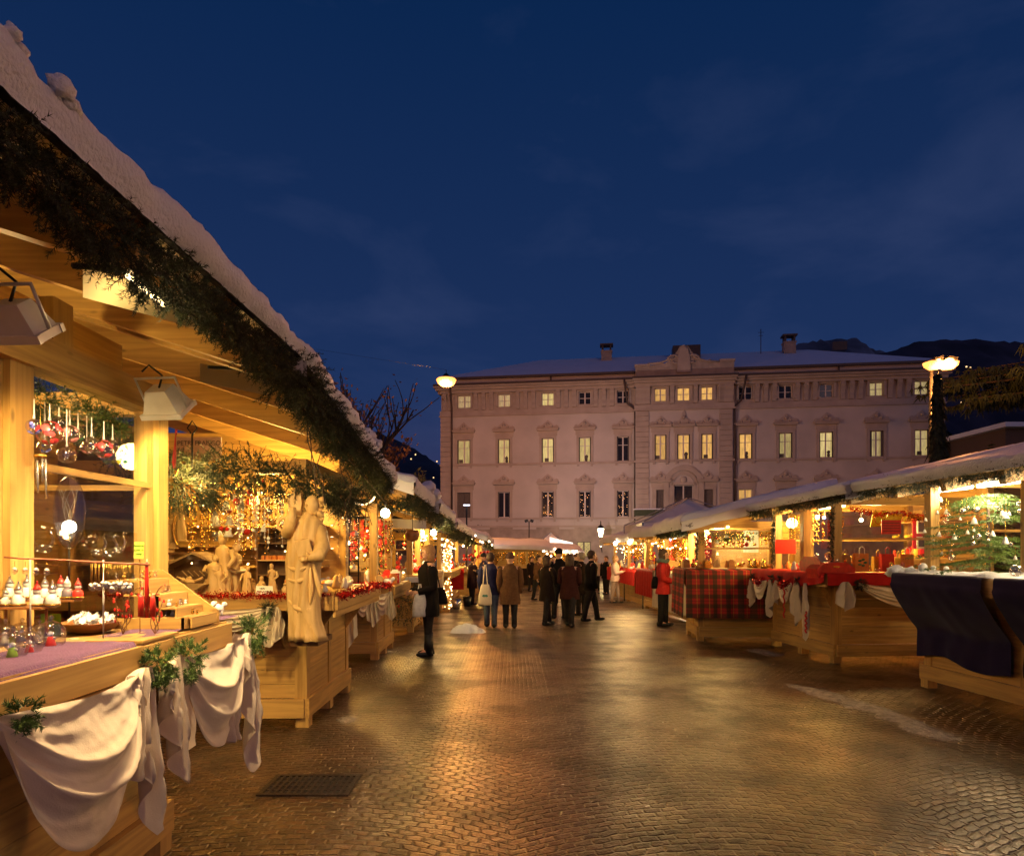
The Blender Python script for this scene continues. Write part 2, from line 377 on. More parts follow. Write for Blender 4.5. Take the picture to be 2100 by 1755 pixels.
# ---------------------------------------------------------------- ground: wet setts laid in arcs
def sett_mat():
    m, nt, b, out = newmat('wet_setts')
    tc = N(nt, 'ShaderNodeTexCoord'); sp = N(nt, 'ShaderNodeSeparateXYZ'); nt.links.new(tc.outputs['Object'], sp.inputs[0])
    def mth(op, a=None, b_=None, c=None):
        n = N(nt, 'ShaderNodeMath', operation=op)
        for i, x in enumerate((a, b_, c)):
            if x is None: continue
            if isinstance(x, (int, float)): n.inputs[i].default_value = x
            else: nt.links.new(x, n.inputs[i])
        return n.outputs[0]
    wn = N(nt, 'ShaderNodeTexNoise'); wn.inputs['Scale'].default_value = .6; wn.inputs['Detail'].default_value = 2; nt.links.new(tc.outputs['Object'], wn.inputs['Vector'])
    wn2 = N(nt, 'ShaderNodeTexNoise'); wn2.inputs['Scale'].default_value = 9; wn2.inputs['Detail'].default_value = 2; nt.links.new(tc.outputs['Object'], wn2.inputs['Vector'])
    ar = mth('FRACT', mth('MULTIPLY', sp.outputs[0], 1 / 2.6)); ar = mth('SUBTRACT', ar, .5); ar = mth('MULTIPLY', ar, ar); ar = mth('MULTIPLY', ar, 1.5)
    v = mth('ADD', sp.outputs[1], ar); v = mth('ADD', v, mth('MULTIPLY', wn.outputs['Fac'], .34)); v = mth('ADD', v, mth('MULTIPLY', wn2.outputs['Fac'], .055))
    sep2 = N(nt, 'ShaderNodeSeparateColor'); nt.links.new(wn2.outputs['Color'], sep2.inputs[0])
    u = mth('ADD', sp.outputs[0], mth('MULTIPLY', sep2.outputs[1], .045))
    cb = N(nt, 'ShaderNodeCombineXYZ'); nt.links.new(u, cb.inputs[0]); nt.links.new(v, cb.inputs[1])
    br = N(nt, 'ShaderNodeTexBrick'); br.offset = .5; br.squash = 1.0
    br.inputs['Scale'].default_value = 1; br.inputs['Brick Width'].default_value = .108; br.inputs['Row Height'].default_value = .072
    br.inputs['Mortar Size'].default_value = .013; br.inputs['Mortar Smooth'].default_value = .9; br.inputs['Bias'].default_value = 0
    br.inputs['Color1'].default_value = (0, 0, 0, 1); br.inputs['Color2'].default_value = (1, 1, 1, 1); br.inputs['Mortar'].default_value = (.5, .5, .5, 1)
    nt.links.new(cb.outputs[0], br.inputs['Vector'])
    stone = ramp(nt, [(0, (.012, .006, .003)), (.5, (.034, .017, .008)), (1, (.080, .043, .021))])
    nt.links.new(br.outputs['Color'], stone.inputs[0])
    grime = N(nt, 'ShaderNodeTexNoise'); grime.inputs['Scale'].default_value = .7; grime.inputs['Detail'].default_value = 6; nt.links.new(tc.outputs['Object'], grime.inputs['Vector'])
    gr = ramp(nt, [(.35, (.5, .5, .5)), (.65, (1.15, 1.1, 1.0))]); nt.links.new(grime.outputs['Fac'], gr.inputs[0])
    mg = N(nt, 'ShaderNodeMix', data_type='RGBA', blend_type='MULTIPLY'); mg.inputs[0].default_value = 1
    nt.links.new(stone.outputs[0], mg.inputs[6]); nt.links.new(gr.outputs[0], mg.inputs[7])
    mm = N(nt, 'ShaderNodeMix', data_type='RGBA'); mm.inputs[7].default_value = (.012, .009, .007, 1)
    nt.links.new(br.outputs['Fac'], mm.inputs[0]); nt.links.new(mg.outputs[2], mm.inputs[6])
    # slush film: thin half-melted snow in drifts of its own
    sn = N(nt, 'ShaderNodeTexNoise'); sn.inputs['Scale'].default_value = .55; sn.inputs['Detail'].default_value = 9; sn.inputs['Roughness'].default_value = .62
    mps = N(nt, 'ShaderNodeMapping'); mps.inputs['Location'].default_value = (3.1, 7.7, 0); nt.links.new(tc.outputs['Object'], mps.inputs[0]); nt.links.new(mps.outputs[0], sn.inputs['Vector'])
    sr = ramp(nt, [(.60, (0, 0, 0)), (.85, (.0, .0, .0))]); nt.links.new(sn.outputs['Fac'], sr.inputs[0])
    ms = N(nt, 'ShaderNodeMix', data_type='RGBA'); ms.inputs[7].default_value = (.42, .36, .30, 1)
    nt.links.new(sr.outputs[0], ms.inputs[0]); nt.links.new(mm.outputs[2], ms.inputs[6])
    nt.links.new(ms.outputs[2], b.inputs['Base Color'])
    # water film
    wt = N(nt, 'ShaderNodeTexNoise'); wt.inputs['Scale'].default_value = 1.1; wt.inputs['Detail'].default_value = 8; wt.inputs['Roughness'].default_value = .62; nt.links.new(tc.outputs['Object'], wt.inputs['Vector'])
    wr = N(nt, 'ShaderNodeMapRange'); wr.inputs['From Min'].default_value = .42; wr.inputs['From Max'].default_value = .60; wr.inputs['To Min'].default_value = .277; wr.inputs['To Max'].default_value = .42
    nt.links.new(wt.outputs['Fac'], wr.inputs[0]); nt.links.new(wr.outputs[0], b.inputs['Roughness'])
    b.inputs['Specular IOR Level'].default_value = .6; b.inputs['Specular Tint'].default_value = (1, .74, .42, 1); wc = N(nt, 'ShaderNodeMapRange'); wc.inputs['From Min'].default_value = .42; wc.inputs['From Max'].default_value = .58; wc.inputs['To Min'].default_value = 1.0; wc.inputs['To Max'].default_value = .2  # specular and coat tints put golden lamplight into the reflections
    nt.links.new(wt.outputs['Fac'], wc.inputs[0]); nt.links.new(wc.outputs[0], b.inputs['Coat Weight']); b.inputs['Coat Tint'].default_value = (1, .80, .52, 1); b.inputs['Coat Roughness'].default_value = .277
    # height: rounded, slightly tilted stones with a rough skin
    fine = N(nt, 'ShaderNodeTexNoise'); fine.inputs['Scale'].default_value = 75; fine.inputs['Detail'].default_value = 3; nt.links.new(tc.outputs['Object'], fine.inputs['Vector'])
    mid = N(nt, 'ShaderNodeTexNoise'); mid.inputs['Scale'].default_value = 17; mid.inputs['Detail'].default_value = 2; nt.links.new(tc.outputs['Object'], mid.inputs['Vector'])
    h = mth('MULTIPLY', br.outputs['Fac'], -1.8); h = mth('ADD', h, mth('MULTIPLY', fine.outputs['Fac'], .42)); h = mth('ADD', h, mth('MULTIPLY', mid.outputs['Fac'], .85))
    h = mth('ADD', h, mth('MULTIPLY', br.outputs['Color'], .6))
    bp = N(nt, 'ShaderNodeBump'); bp.inputs['Strength'].default_value = .88; bp.inputs['Distance'].default_value = .012
    nt.links.new(h, bp.inputs['Height']); nt.links.new(bp.outputs[0], b.inputs['Normal']); nt.links.new(bp.outputs[0], b.inputs['Coat Normal'])
    return m
g = MB()
xs = [-900, -300, -120, -60, -40, -25, -15, -10, -6, -3, 0, 3, 6, 10, 15, 25, 40, 60, 120, 300, 900]
ys = [-200, -60, -20, -8, 0, 3, 6, 9, 13, 17, 22, 28, 36, 45, 55, 70, 90, 300, 1200, 4000]
g.add([(x, y, zg(y)) for x in xs for y in ys], [(i * len(ys) + j, (i + 1) * len(ys) + j, (i + 1) * len(ys) + j + 1, i * len(ys) + j + 1) for i in range(len(xs) - 1) for j in range(len(ys) - 1)], 0, True)
tag(g.build('ground', sett_mat()), 'wet stone setts of the square laid in arcs', 'paving', kind='structure')

# ---------------------------------------------------------------- hills
def hill(name, label, ridge, d0, d1, base, c, seed, amp):
    "ridge: [(px, py)] seen at depth d1; slope runs down to d0"
    pts = [P(px, py, d1) for px, py in ridge]
    mb = MB(); nu, nv = len(pts) - 1, 14
    vs = []; sub = 6
    us = [i / sub for i in range(nu * sub + 1)]
    for u in us:
        k = min(int(u), nu - 1); t = u - k; top = pts[k].lerp(pts[k + 1], t)
        for j in range(nv + 1):
            s = j / nv; y = d1 + (d0 - d1) * s
            x = top.x * (y / d1) ** .3 + nz(u * .9, s * 4, seed) * amp * 2
            z = base + (top.z - base) * (1 - s) ** .85 + amp * nz(u * 2.1, s * 6, seed) * (1 if j else .25) + amp * .4 * nz(u * 7, s * 15, seed)
            vs.append((x, y, z))
    mb.add(vs, [(i * (nv + 1) + j, (i + 1) * (nv + 1) + j, (i + 1) * (nv + 1) + j + 1, i * (nv + 1) + j + 1) for i in range(len(us) - 1) for j in range(nv)], 0, True)
    m = plain('slope_' + name, c, .9, var=.55, scale=.012, bump=.6, bscale=.05)
    return tag(mb.build(name, m), label, 'hill', kind='structure')
hill('rocky_mountain', 'rocky snow-dusted peak behind the palace roof', [(1540, 760), (1600, 725), (1650, 702), (1700, 698), (1745, 693), (1775, 708), (1800, 722), (1850, 735), (1900, 745)], 700, 1300, -20, (.16, .15, .18), 3, 14)
hill('wooded_mountain', 'dark wooded mountain on the right', [(1760, 735), (1830, 720), (1890, 700), (1960, 696), (2040, 700), (2100, 702), (2200, 690), (2400, 700)], 500, 1000, -20, (.07, .045, .06), 8, 9)
hill('valley_side', 'blue hillside with a few house lights beyond the left trees', [(300, 1010), (640, 980), (700, 925), (745, 880), (785, 888), (830, 915), (900, 945), (1000, 1000)], 300, 800, -10, (.035, .03, .045), 5, 6)
def hill_lights(pts, d, nm, label):
    for i, (px, py) in enumerate(pts):
        p = P(px, py, d); mb = MB().box(p, (.45, .45, .5))
        single(mb, 'house_light', glow('far_window', (1, .6, .25), 2), label, 'light', p, nm)
hill_lights([(843, 941), (852, 932), (896, 946), (889, 979)], 300, 'house lights across the valley', 'tiny house light on the dark hillside left of the palace')
hill_lights([(1972, 825), (1975, 815), (1982, 752), (1990, 754)], 300, 'house lights on the right mountain', 'tiny house light on the dark mountain beside the tall street lamp')

# ---------------------------------------------------------------- palace
PA = Vector((-6.18, 59.65, -.95)); PANG = atan2(-5.75, 40.3)
cx_, sx_ = cos(PANG), sin(PANG)
def pu(px):
    t = (px - CX) / F
    return (t * PA.y - PA.x) / (cx_ - t * sx_)
def pz(px, py):
    d = PA.y + pu(px) * sx_
    return EYE + (YH - py) * d / F - PA.z
def W(u, y, z): return (u, y, z)
plaster = plain('lilac_plaster', (.46, .405, .385), .85, var=.12, scale=.45, bump=.1, bscale=8)
stonem = plain('palace_stone', (.38, .31, .27), .8, var=.12, scale=1.2, bump=.2, bscale=7)
stoned = plain('weathered_stone', (.33, .27, .23), .85, var=.2, scale=1.5, bump=.3, bscale=5)
gutter = plain('dark_gutter_metal', (.05, .03, .025), .5, var=.2)
roofsnow = plain('roof_snow', (.78, .80, .88), .7, var=.04, scale=1, bump=.1, bscale=3)
darkpane = plain('dark_window_pane', (.02, .018, .02), .08, var=.3, scale=3)
shutterm = plain('grey_shutter', (.09, .07, .065), .6, var=.2, scale=8)
framew = plain('window_frame_paint', (.55, .48, .45), .5, var=.05)
def litpane(name, c, s):
    m, nt, b, out = newmat(name)
    tc = N(nt, 'ShaderNodeTexCoord'); mp = N(nt, 'ShaderNodeMapping'); mp.inputs['Scale'].default_value = (5, 1, 1.2); nt.links.new(tc.outputs['Object'], mp.inputs[0])
    no = N(nt, 'ShaderNodeTexNoise'); no.inputs['Scale'].default_value = 1.5; no.inputs['Detail'].default_value = 2; nt.links.new(mp.outputs[0], no.inputs['Vector'])
    rp = ramp(nt, [(.3, tuple(x * .62 for x in c)), (.65, c)]); nt.links.new(no.outputs['Fac'], rp.inputs[0])
    nt.links.new(rp.outputs[0], b.inputs['Emission Color'])
    oi = N(nt, 'ShaderNodeObjectInfo'); mo = N(nt, 'ShaderNodeMath', operation='MULTIPLY_ADD'); mo.inputs[1].default_value = s * .55; mo.inputs[2].default_value = s * .6
    nt.links.new(oi.outputs['Random'], mo.inputs[0]); nt.links.new(mo.outputs[0], b.inputs['Emission Strength'])
    b.inputs['Base Color'].default_value = (.2, .18, .1, 1); b.inputs['Roughness'].default_value = .1
    return m
lp_green = litpane('lit_pane_greenish', (.66, .50, .18), .92); lp_warm = litpane('lit_pane_warm', (.90, .48, .12), .95); lp_pale = litpane('lit_pane_pale', (.70, .50, .22), .9)

pal = thing('palace', 'long pale lilac palace with snowy roof and curly gable closing the square', 'building', PA, PANG)
L = pu(1935); z_top = pz(950, 788) - .30           # lower cornice
ZS2 = pz(1100, 951); ZS1 = pz(1100, 1063); ZF = pz(1100, 842)
ub0, ub1 = pu(1303), pu(1502)                 # middle bay
def pbuild(mb, name, mats, parent=pal): return mb.build(name, mats, parent, world=False)
rows2 = [(952, 938, 965), (1033, 1021, 1046), (1123, 1111, 1136), (1199, 1187, 1212), (1277, 1265, 1290), (1353, 1342, 1366), (1401, 1388, 1414), (1449, 1437, 1461), (1528, 1515, 1543), (1609, 1597, 1625), (1693, 1680, 1709), (1796, 1783, 1812), (1890, 1875, 1905)]
kinds2 = ['g', 'g', 'g', 'g', 'd', 'w', 'w', 'w', 'w', 'g', 'g', 'h', 'g']
kinds3 = ['p', 'p', 'g', 'd', 'b', 'w', 'w', 'w', 'd', 'd', 'd', 'g', 'g']
kinds1 = ['s', 'c', 'x', 'x', 'x', 's', 'B', 's', 'w', 'd', 'd', 'd', 'd']
ops = []   # (u0,u1,z0,z1,kind,row,big)
for i, (c, a, b) in enumerate(rows2):
    u0, u1 = pu(a), pu(b)
    ops.append((u0, u1, ZS2 + .12, pz(1100, 899), kinds2[i], 2, i == 6))
    dx = 1 if i not in (5, 6, 7) else .9
    uc, hw = (u0 + u1) / 2, (u1 - u0) / 2 * 1.0
    ops.append((uc - hw, uc + hw, pz(1100, 832), pz(1100, 806), kinds3[i], 3, False))
    if i == 6: ops.append((uc - .78, uc + .78, ZS1 - .6, pz(1400, 995) , 'B', 1, True))
    else: ops.append((uc - hw, uc + hw, ZS1 + .1, pz(1100, 1008), kinds1[i], 1, False))
def wall_with_holes(u0, u1, z0, z1, y, holes, name, mat):
    us = sorted({u0, u1, *[h[0] for h in holes], *[h[1] for h in holes]}); zs = sorted({z0, z1, *[h[2] for h in holes], *[h[3] for h in holes]})
    mb = MB()
    for a, b in zip(us, us[1:]):
        for c, d in zip(zs, zs[1:]):
            if any(h[0] - 1e-6 <= a and b <= h[1] + 1e-6 and h[2] - 1e-6 <= c and d <= h[3] + 1e-6 for h in holes): continue
            mb.add([(a, y, c), (b, y, c), (b, y, d), (a, y, d)], [(0, 1, 2, 3)])
    for h in holes:
        a, b, c, d = h[:4]; e = y + .28
        mb.add([(a, y, c), (b, y, c), (b, y, d), (a, y, d), (a, e, c), (b, e, c), (b, e, d), (a, e, d)], [(0, 4, 5, 1), (1, 5, 6, 2), (2, 6, 7, 3), (3, 7, 4, 0)])
    return pbuild(mb, name, mat)
secs = [(0, ub0, 0), (ub0, ub1, -.35), (ub1, L, 0)]
for a, b, y in secs:
    hs = [o for o in ops if a < o[0] < b and o[5] in (1, 2)]
    wall_with_holes(a, b, ZS1 - .62 if a != ub0 else ZS1 - .62, ZF, y, hs, 'wall', plaster)
    hs = [o for o in ops if a < o[0] < b and o[5] == 3]
    wall_with_holes(a, b, ZF, z_top, y + .02 if a != ub0 else y + .02, hs, 'frieze', stonem)
pbuild(MB().box2((0, -.12, 0), (L, .5, ZS1 - .62)).box2((ub0, -.45, 0), (ub1, .3, ZS1 - .62)), 'stone_base', stoned)
pbuild(MB().box2((.02, .6, 0), (L - .02, 13, z_top - .1)), 'wall', plaster)
mb = MB()
for a, b, y in secs:
    for (z, h, o) in ((ZS2, .16, .12), (ZS1, .14, .12), (ZS1 - .68, .16, .2), (ZF - .05, .38, .10), (ZF - .3, .12, .17)):
        mb.box2((a - (o if a == ub0 or a == 0 else 0), y - o, z - h / 2), (b + (o if b == ub1 or b == L else 0), y + .2, z + h / 2))
pbuild(mb, 'string_course', stonem)
# quoins / rusticated pilasters
for (a, b, y) in ((-.05, pu(927), 0), (pu(1304), pu(1330), -.35), (pu(1474), pu(1500), -.35), (L - 1.0, L + .05, 0)):
    mb = MB(); z = ZS1 - .6; k = 0
    while z < ZF - .45:
        mb.box2((a, y - .10, z), (b, y + .3, z + .40)); z += .43; k += 1
    pbuild(mb, 'rusticated_pilaster', stonem)
# cornice, attic band, gutters
mb = MB()
for a, b, y in secs:
    e0 = .6 if a == 0 else (.3 if a == ub0 else 0); e1 = .6 if b == L else (.3 if b == ub1 else 0)
    for k, (z0, z1, o) in enumerate(((-.55, -.30, .35), (-.30, -.12, .62), (-.12, .02, .85))):
        mb.box2((a - e0 * o, y - o, z_top + z0), (b + e1 * o, y + .5, z_top + z1))
pbuild(mb, 'cornice', stonem)
zA = pz(950, 777)
pbuild(MB().box2((.1, -.10, z_top + .02), (L - .1, .4, zA - .12)), 'attic_band', plaster)
mb = MB()
mb.box2((-.5, -.98, z_top + .022), (ub0 - .3, -.7, z_top + .16)).box2((ub1 + .3, -.98, z_top + .022), (L + .5, -.7, z_top + .16)).box2((ub0 - .3, -1.32, z_top + .022), (ub1 + .3, -1.05, z_top + .14))
mb.box2((-.35, -.45, zA - .12), (ub0 - .1, -.1, zA + .06)).box2((ub1 + .1, -.45, zA - .12), (L + .35, -.1, zA + .06))
pbuild(mb, 'gutter', gutter)
for a_, b_ in ((-.4, ub0 - .35), (ub1 + .35, L + .4)): pbuild(MB().box2((a_, -.69, z_top + .024), (b_, -.12, z_top + .12)), 'ledge_snow', roofsnow)
for px in (928, 1302, 1502):
    u = pu(px) + (.12 if px == 1502 else 0); zt = ZF - .3
    mb = MB().tube([(u + (-.9 if px == 1302 else .8 if px == 1502 else 0), -.9, z_top + .05), (u + (-.85 if px == 1302 else .75 if px == 1502 else 0), -.75, z_top - .5), (u + (-.6 if px == 1302 else .5 if px == 1502 else 0), -.3, ZF + .3), (u, -.28, ZF - .2), (u, -.26, 0.2)], .085, 8)
    pbuild(mb, 'drainpipe', gutter)
for px in (1130, 1718):
    pbuild(MB().tube([(pu(px), -.3, zA), (pu(px), -.25, z_top + .1)], .07, 6), 'drainpipe', gutter)
# roof
zr = pz(1200, 736) + 1.7; y_r = 6.0; ur0, ur1 = 8.0, L - 8.5
e = .32
rv = [(-e, -e, zA + .07), (L + e, -e, zA + .07), (L + e, 13, zA + .07), (-e, 13, zA + .07), (ur0, y_r, zr), (ur1, y_r, zr)]
pbuild(MB().add(rv, [(0, 1, 5, 4), (1, 2, 5), (2, 3, 4, 5), (3, 0, 4), (0, 3, 2, 1)]), 'roof', roofsnow)
# chimneys
def onroof(px, y):  # height of roof surface at local y
    return zA + .07 + (zr - zA) * (y + e) / (y_r + e)
for (px, w_, h0, h1, yy) in ((1228, .95, 730, 708, 5.0), (1601, 1.0, 719, 690, 5.0)):
    d = PA.y + pu(px) * sx_ + yy
    t = (px - CX) / F; u = (t * (PA.y + yy) - (PA.x)) / (cx_ - t * sx_)
    zt = EYE + (YH - h1) * d / F - PA.z; zb = onroof(px, yy) - .4; s = w_ / 2
    mb = MB().box2((u - s, yy - .4, zb), (u + s, yy + .4, zt - .75)).box2((u - s - .05, yy - .45, zt - .75), (u + s + .05, yy + .45, zt - .62))
    ch = pbuild(mb, 'chimney', stoned)
    mb = MB()
    for a in (-1, 1):
        for b in (-1, 1): mb.box((u + a * (s - .12), yy + b * .3, zt - .38), (.16, .16, .48))
    mb.box2((u - s - .12, yy - .5, zt - .14), (u + s + .12, yy + .5, zt)).box((u, yy, zt + .03), (w_ * .7, .6, .06))
    pbuild(mb, 'chimney_cap', gutter, ch)
u = pu(1588); pbuild(MB().tube([(u, 5, zr - .6), (u, 5, pz(1588, 650) + .6)], .035, 5).tube([(u - .25, 5, pz(1588, 655) + .5), (u + .25, 5, pz(1588, 655) + .5)], .02, 5).tube([(u - .18, 5, pz(1588, 662) + .5), (u + .18, 5, pz(1588, 662) + .5)], .02, 5), 'antenna', gutter)
u = pu(1420); pbuild(MB().box2((u - 1.2, 4.2, onroof(0, 4.2) - .1), (u + 1.2, 5.6, zr + .35)), 'dormer', gutter)
u = pu(1768); pbuild(MB().box2((u - .7, 5, zr - .4), (u + .5, 5.8, zr + .35)), 'dormer', gutter)
# curly gable over the middle bay
zc = z_top + .02; ucn = (ub0 + ub1) / 2
def gz(py): return pz(1400, py)
def gu(px): return pu(px)
ol = [(gu(1303), zc), (gu(1303), gz(752)), (gu(1301), gz(747)), (gu(1331), gz(747)), (gu(1331), gz(750)), (gu(1345), gz(748)), (gu(1352), gz(743)), (gu(1362), gz(747)), (gu(1372), gz(741)), (gu(1381), gz(731)), (gu(1388), gz(722)), (gu(1393), gz(713)), (gu(1402), gz(710)), (gu(1411), gz(714)), (gu(1417), gz(724)), (gu(1425), gz(732)), (gu(1436), gz(741)), (gu(1446), gz(744)), (gu(1455), gz(741)), (gu(1463), gz(746)), (gu(1475), gz(747)), (gu(1475), gz(743)), (gu(1505), gz(743)), (gu(1504), gz(748)), (gu(1504), zc)]
pbuild(MB().prism(ol, .55, ((0, -.40, 0), (1, 0, 0), (0, 0, 1), (0, 1, 0))), 'gable', stoned)
mb = MB()
mb.prism([(gu(1387), zc + .5), (gu(1389), gz(735)), (gu(1394), gz(718)), (gu(1402), gz(714)), (gu(1409), gz(719)), (gu(1413), gz(735)), (gu(1415), zc + .5)], -.16, ((0, -.40, 0), (1, 0, 0), (0, 0, 1), (0, 1, 0)))
for s in (-1, 1):
    c = ucn - .05
    mb.tube([(c + s * (.7 + .62 * cos(a) * (1 - a / 9)), -.45, gz(741) + .5 * sin(a) * (1 - a / 9)) for a in [i * .5 for i in range(12)]], .09, 6)
    mb.tube([(c + s * .75, -.43, gz(733)), (c + s * 1.1, -.43, gz(739)), (c + s * 1.9, -.43, gz(745)), (c + s * 2.9, -.43, gz(747))], .09, 6)
pbuild(mb, 'gable_ornament', stonem)
pbuild(MB().box2((gu(1301), -.47, gz(750)), (gu(1332), .2, gz(746.5))), 'parapet_cap', stonem)
pbuild(MB().box2((gu(1474), -.47, gz(746.5)), (gu(1506), .2, gz(742))), 'parapet_cap', stonem)
# corbels in the frieze
cents = [(o[0] + o[1]) / 2 for o in ops if o[5] == 3]
first = None
def corbel_mesh(name='corbel'):
    mb = MB()
    zt = z_top - .55 - ZF
    mb.prism([(0, .2), (-.12, .2), (-.16, .45), (-.14, .75), (-.22, zt - .45), (-.34, zt - .2), (-.32, zt), (0, zt)], .34, ((-.17, 0, 0), (0, 1, 0), (0, 0, 1), (1, 0, 0)))
    return mb
for i, (a, b) in enumerate(zip(cents, cents[1:])):
    n = 3 if b - a > 2.3 else 1
    if i in (4, 7): n = 2
    for k in range(n):
        u = (a + b) / 2 + (k - (n - 1) / 2) * .68
        y = -.35 if ub0 < u < ub1 else 0
        if first is None:
            o = first = pbuild(corbel_mesh(), 'corbel', stonem)
        else:
            o = first.copy(); col.objects.link(o)
        o.location = (u, y + .02, ZF)
for u in (.35, .8, ub0 + .5, ub0 + 1.0, ub1 - .5, ub1 - 1.0, L - .5):
    o = first.copy(); col.objects.link(o); o.location = (u, (-.33 if ub0 < u < ub1 else .02), ZF)
# windows, surrounds
def surround(uc, hw, z0, z1, y, big=False, small=False):
    mb = MB(); t = .2
    mb.box2((uc - hw - t, y - .10, z0 - .02), (uc - hw, y + .1, z1 + t)).box2((uc + hw, y - .10, z0 - .02), (uc + hw + t, y + .1, z1 + t)).box2((uc - hw, y - .10, z1), (uc + hw, y + .1, z1 + t))
    if small: return mb
    w2 = hw + .38; zh = z1 + .62
    mb.box2((uc - w2 + .1, y - .05, z1 + t), (uc + w2 - .1, y + .1, zh)).box2((uc - w2, y - .30, zh), (uc + w2, y + .1, zh + .13)).box2((uc - w2 - .06, y - .36, zh + .13), (uc + w2 + .06, y + .1, zh + .20))
    h = .72 if not big else 1.15
    sh = [(-w2, 0), (-w2 + .02, .22), (-w2 + .18, .30), (-w2 + .3, .2), (-.42, .34), (-.22, .52), (-.13, h * .82), (0, h), (.13, h * .82), (.22, .52), (.42, .34), (w2 - .3, .2), (w2 - .18, .30), (w2 - .02, .22), (w2, 0)]
    mb.prism([(uc + a, zh + .2 + b) for a, b in sh], .16, ((0, y - .12, 0), (1, 0, 0), (0, 0, 1), (0, 1, 0)))
    mb.sph((uc, y - .14, zh + .2 + h * .5), .15, 8)
    for s in (-1, 1):
        mb.sph((uc + s * .34, y - .13, zh + .36), .1, 6)
        mb.box2((uc + s * (hw + .06) - .09, y - .14, z0 - .38), (uc + s * (hw + .06) + .09, y + .1, z0 - .12))
    return mb
for (u0, u1, z0, z1, k, row, big) in ops:
    uc, hw = (u0 + u1) / 2, (u1 - u0) / 2; y = -.35 if ub0 < uc < ub1 else 0
    sr_ = pbuild(surround(uc, hw, z0, z1, y, big and row == 2, row == 3 or (row == 1 and big)), 'window_surround', stonem)
    fr = MB(); f = .06; yy = y + .2
    fr.box2((u0, yy, z0), (u0 + f, yy + .06, z1)).box2((u1 - f, yy, z0), (u1, yy + .06, z1)).box2((u0 + f, yy, z1 - f), (u1 - f, yy + .06, z1)).box2((u0 + f, yy, z0), (u1 - f, yy + .06, z0 + f))
    fr.box2((uc - .055, yy - .01, z0 + f), (uc + .055, yy + .055, z1 - f))
    zm = z0 + (z1 - z0) * (.66 if row != 3 else .5)
    if k not in 'sxcB': fr.box2((u0 + f, yy + .003, zm - .025), (uc - .055, yy + .05, zm + .025)).box2((uc + .055, yy + .003, zm - .025), (u1 - f, yy + .05, zm + .025))
    if k == 's':
        wn_ = pbuild(MB().box2((u0, yy - .05, z0), (uc - .01, yy, z1)).box2((uc + .01, yy - .05, z0), (u1, yy, z1)), 'shutter', shutterm); continue
    wn_ = pbuild(fr, 'window', framew)
    mt = {'g': lp_green, 'w': lp_warm, 'p': lp_pale, 'h': lp_green}.get(k, darkpane)
    pbuild(MB().box2((u0 + .01, yy + .03, z0 + .01), (u1 - .01, yy + .04, z1 - .01)), 'pane', mt, wn_)
    if row == 2 or k in 'cx':
        ww = .12 if k != 'h' else .22
        for s in (-1, 1):
            a = u0 - .02 if s < 0 else u1 + .02 - ww
            pbuild(MB().box2((a, yy - .15, z0), (a + ww, yy - .11, z1)), 'open_shutter', shutterm, wn_)
    if k == 'h' or k == 'p':
        mb = MB()
        for q in range(7): mb.box2((u0 + .1 + q * (u1 - u0 - .2) / 7, yy + .021, z0 + .08), (u0 + .14 + q * (u1 - u0 - .2) / 7, yy + .027, z1 - .08))
        pbuild(mb, 'curtain', framew, wn_)
    if k == 'x':
        mb = MB()
        for q in range(22): mb.sph((R.uniform(u0 + .15, u1 - .15), yy - .02, z0 + .1 + (z1 - z0 - .3) * R.random() ** 1.2), .020, 5)
        pbuild(mb, 'light_string', glow('tree_lights', (1, .45, .12), 3.2), wn_)
# things standing on the sills of lit windows
for i, o in enumerate([o for o in ops if o[5] == 2 and o[4] in 'gw']):
    u0, u1, z0 = o[0], o[1], o[2]; y = (-.35 if ub0 < u0 < ub1 else 0) + .15; uu = u0 + (u1 - u0) * (.25, .7, .4, .6)[i % 4]
    mb = MB().lathe((uu, y, z0 + .06), [(.10, 0), (.13, .2), (.06, .24)], 8).sph((uu, y, z0 + .42), .14, 8, sc=(1, .5, 1.2), lump=.6, seed=i) if i % 2 else MB().box((uu, y, z0 + .22), (.34, .03, .3))
    pbuild(mb, 'sill_plant' if i % 2 else 'sill_board', shutterm)
# interior details lit windows: arch over the middle door-window
mb = MB(); uc = (pu(1388) + pu(1414)) / 2; za = pz(1400, 995)
for k, (r0, r1, yo) in enumerate(((.85, 1.12, .10), (1.2, 1.62, .16))):
    n = 16
    for i in range(n):
        a, b = pi * i / n, pi * (i + 1) / n
        mb.prism([(uc + r0 * cos(a), za + r0 * sin(a)), (uc + r1 * cos(a), za + r1 * sin(a)), (uc + r1 * cos(b), za + r1 * sin(b)), (uc + r0 * cos(b), za + r0 * sin(b))], .3, ((0, -.35 - yo, 0), (1, 0, 0), (0, 0, 1), (0, 1, 0)))
for s in (-1, 1): mb.box2((uc + s * 1.2, -.51, ZS1 - .6), (uc + s * 1.62, -.2, za))
mb.sph((uc, -.37, za + .42), .30, 8, sc=(1, .4, 1))
pbuild(mb, 'arch', stonem)
for a, b in ((1340, 1345), (1371, 1378), (1424, 1431), (1462, 1467)): pbuild(MB().box2((pu(a), -.47, ZS1 - .6), (pu(b), -.2, pz(1400, 1000))), 'half_column', stonem)
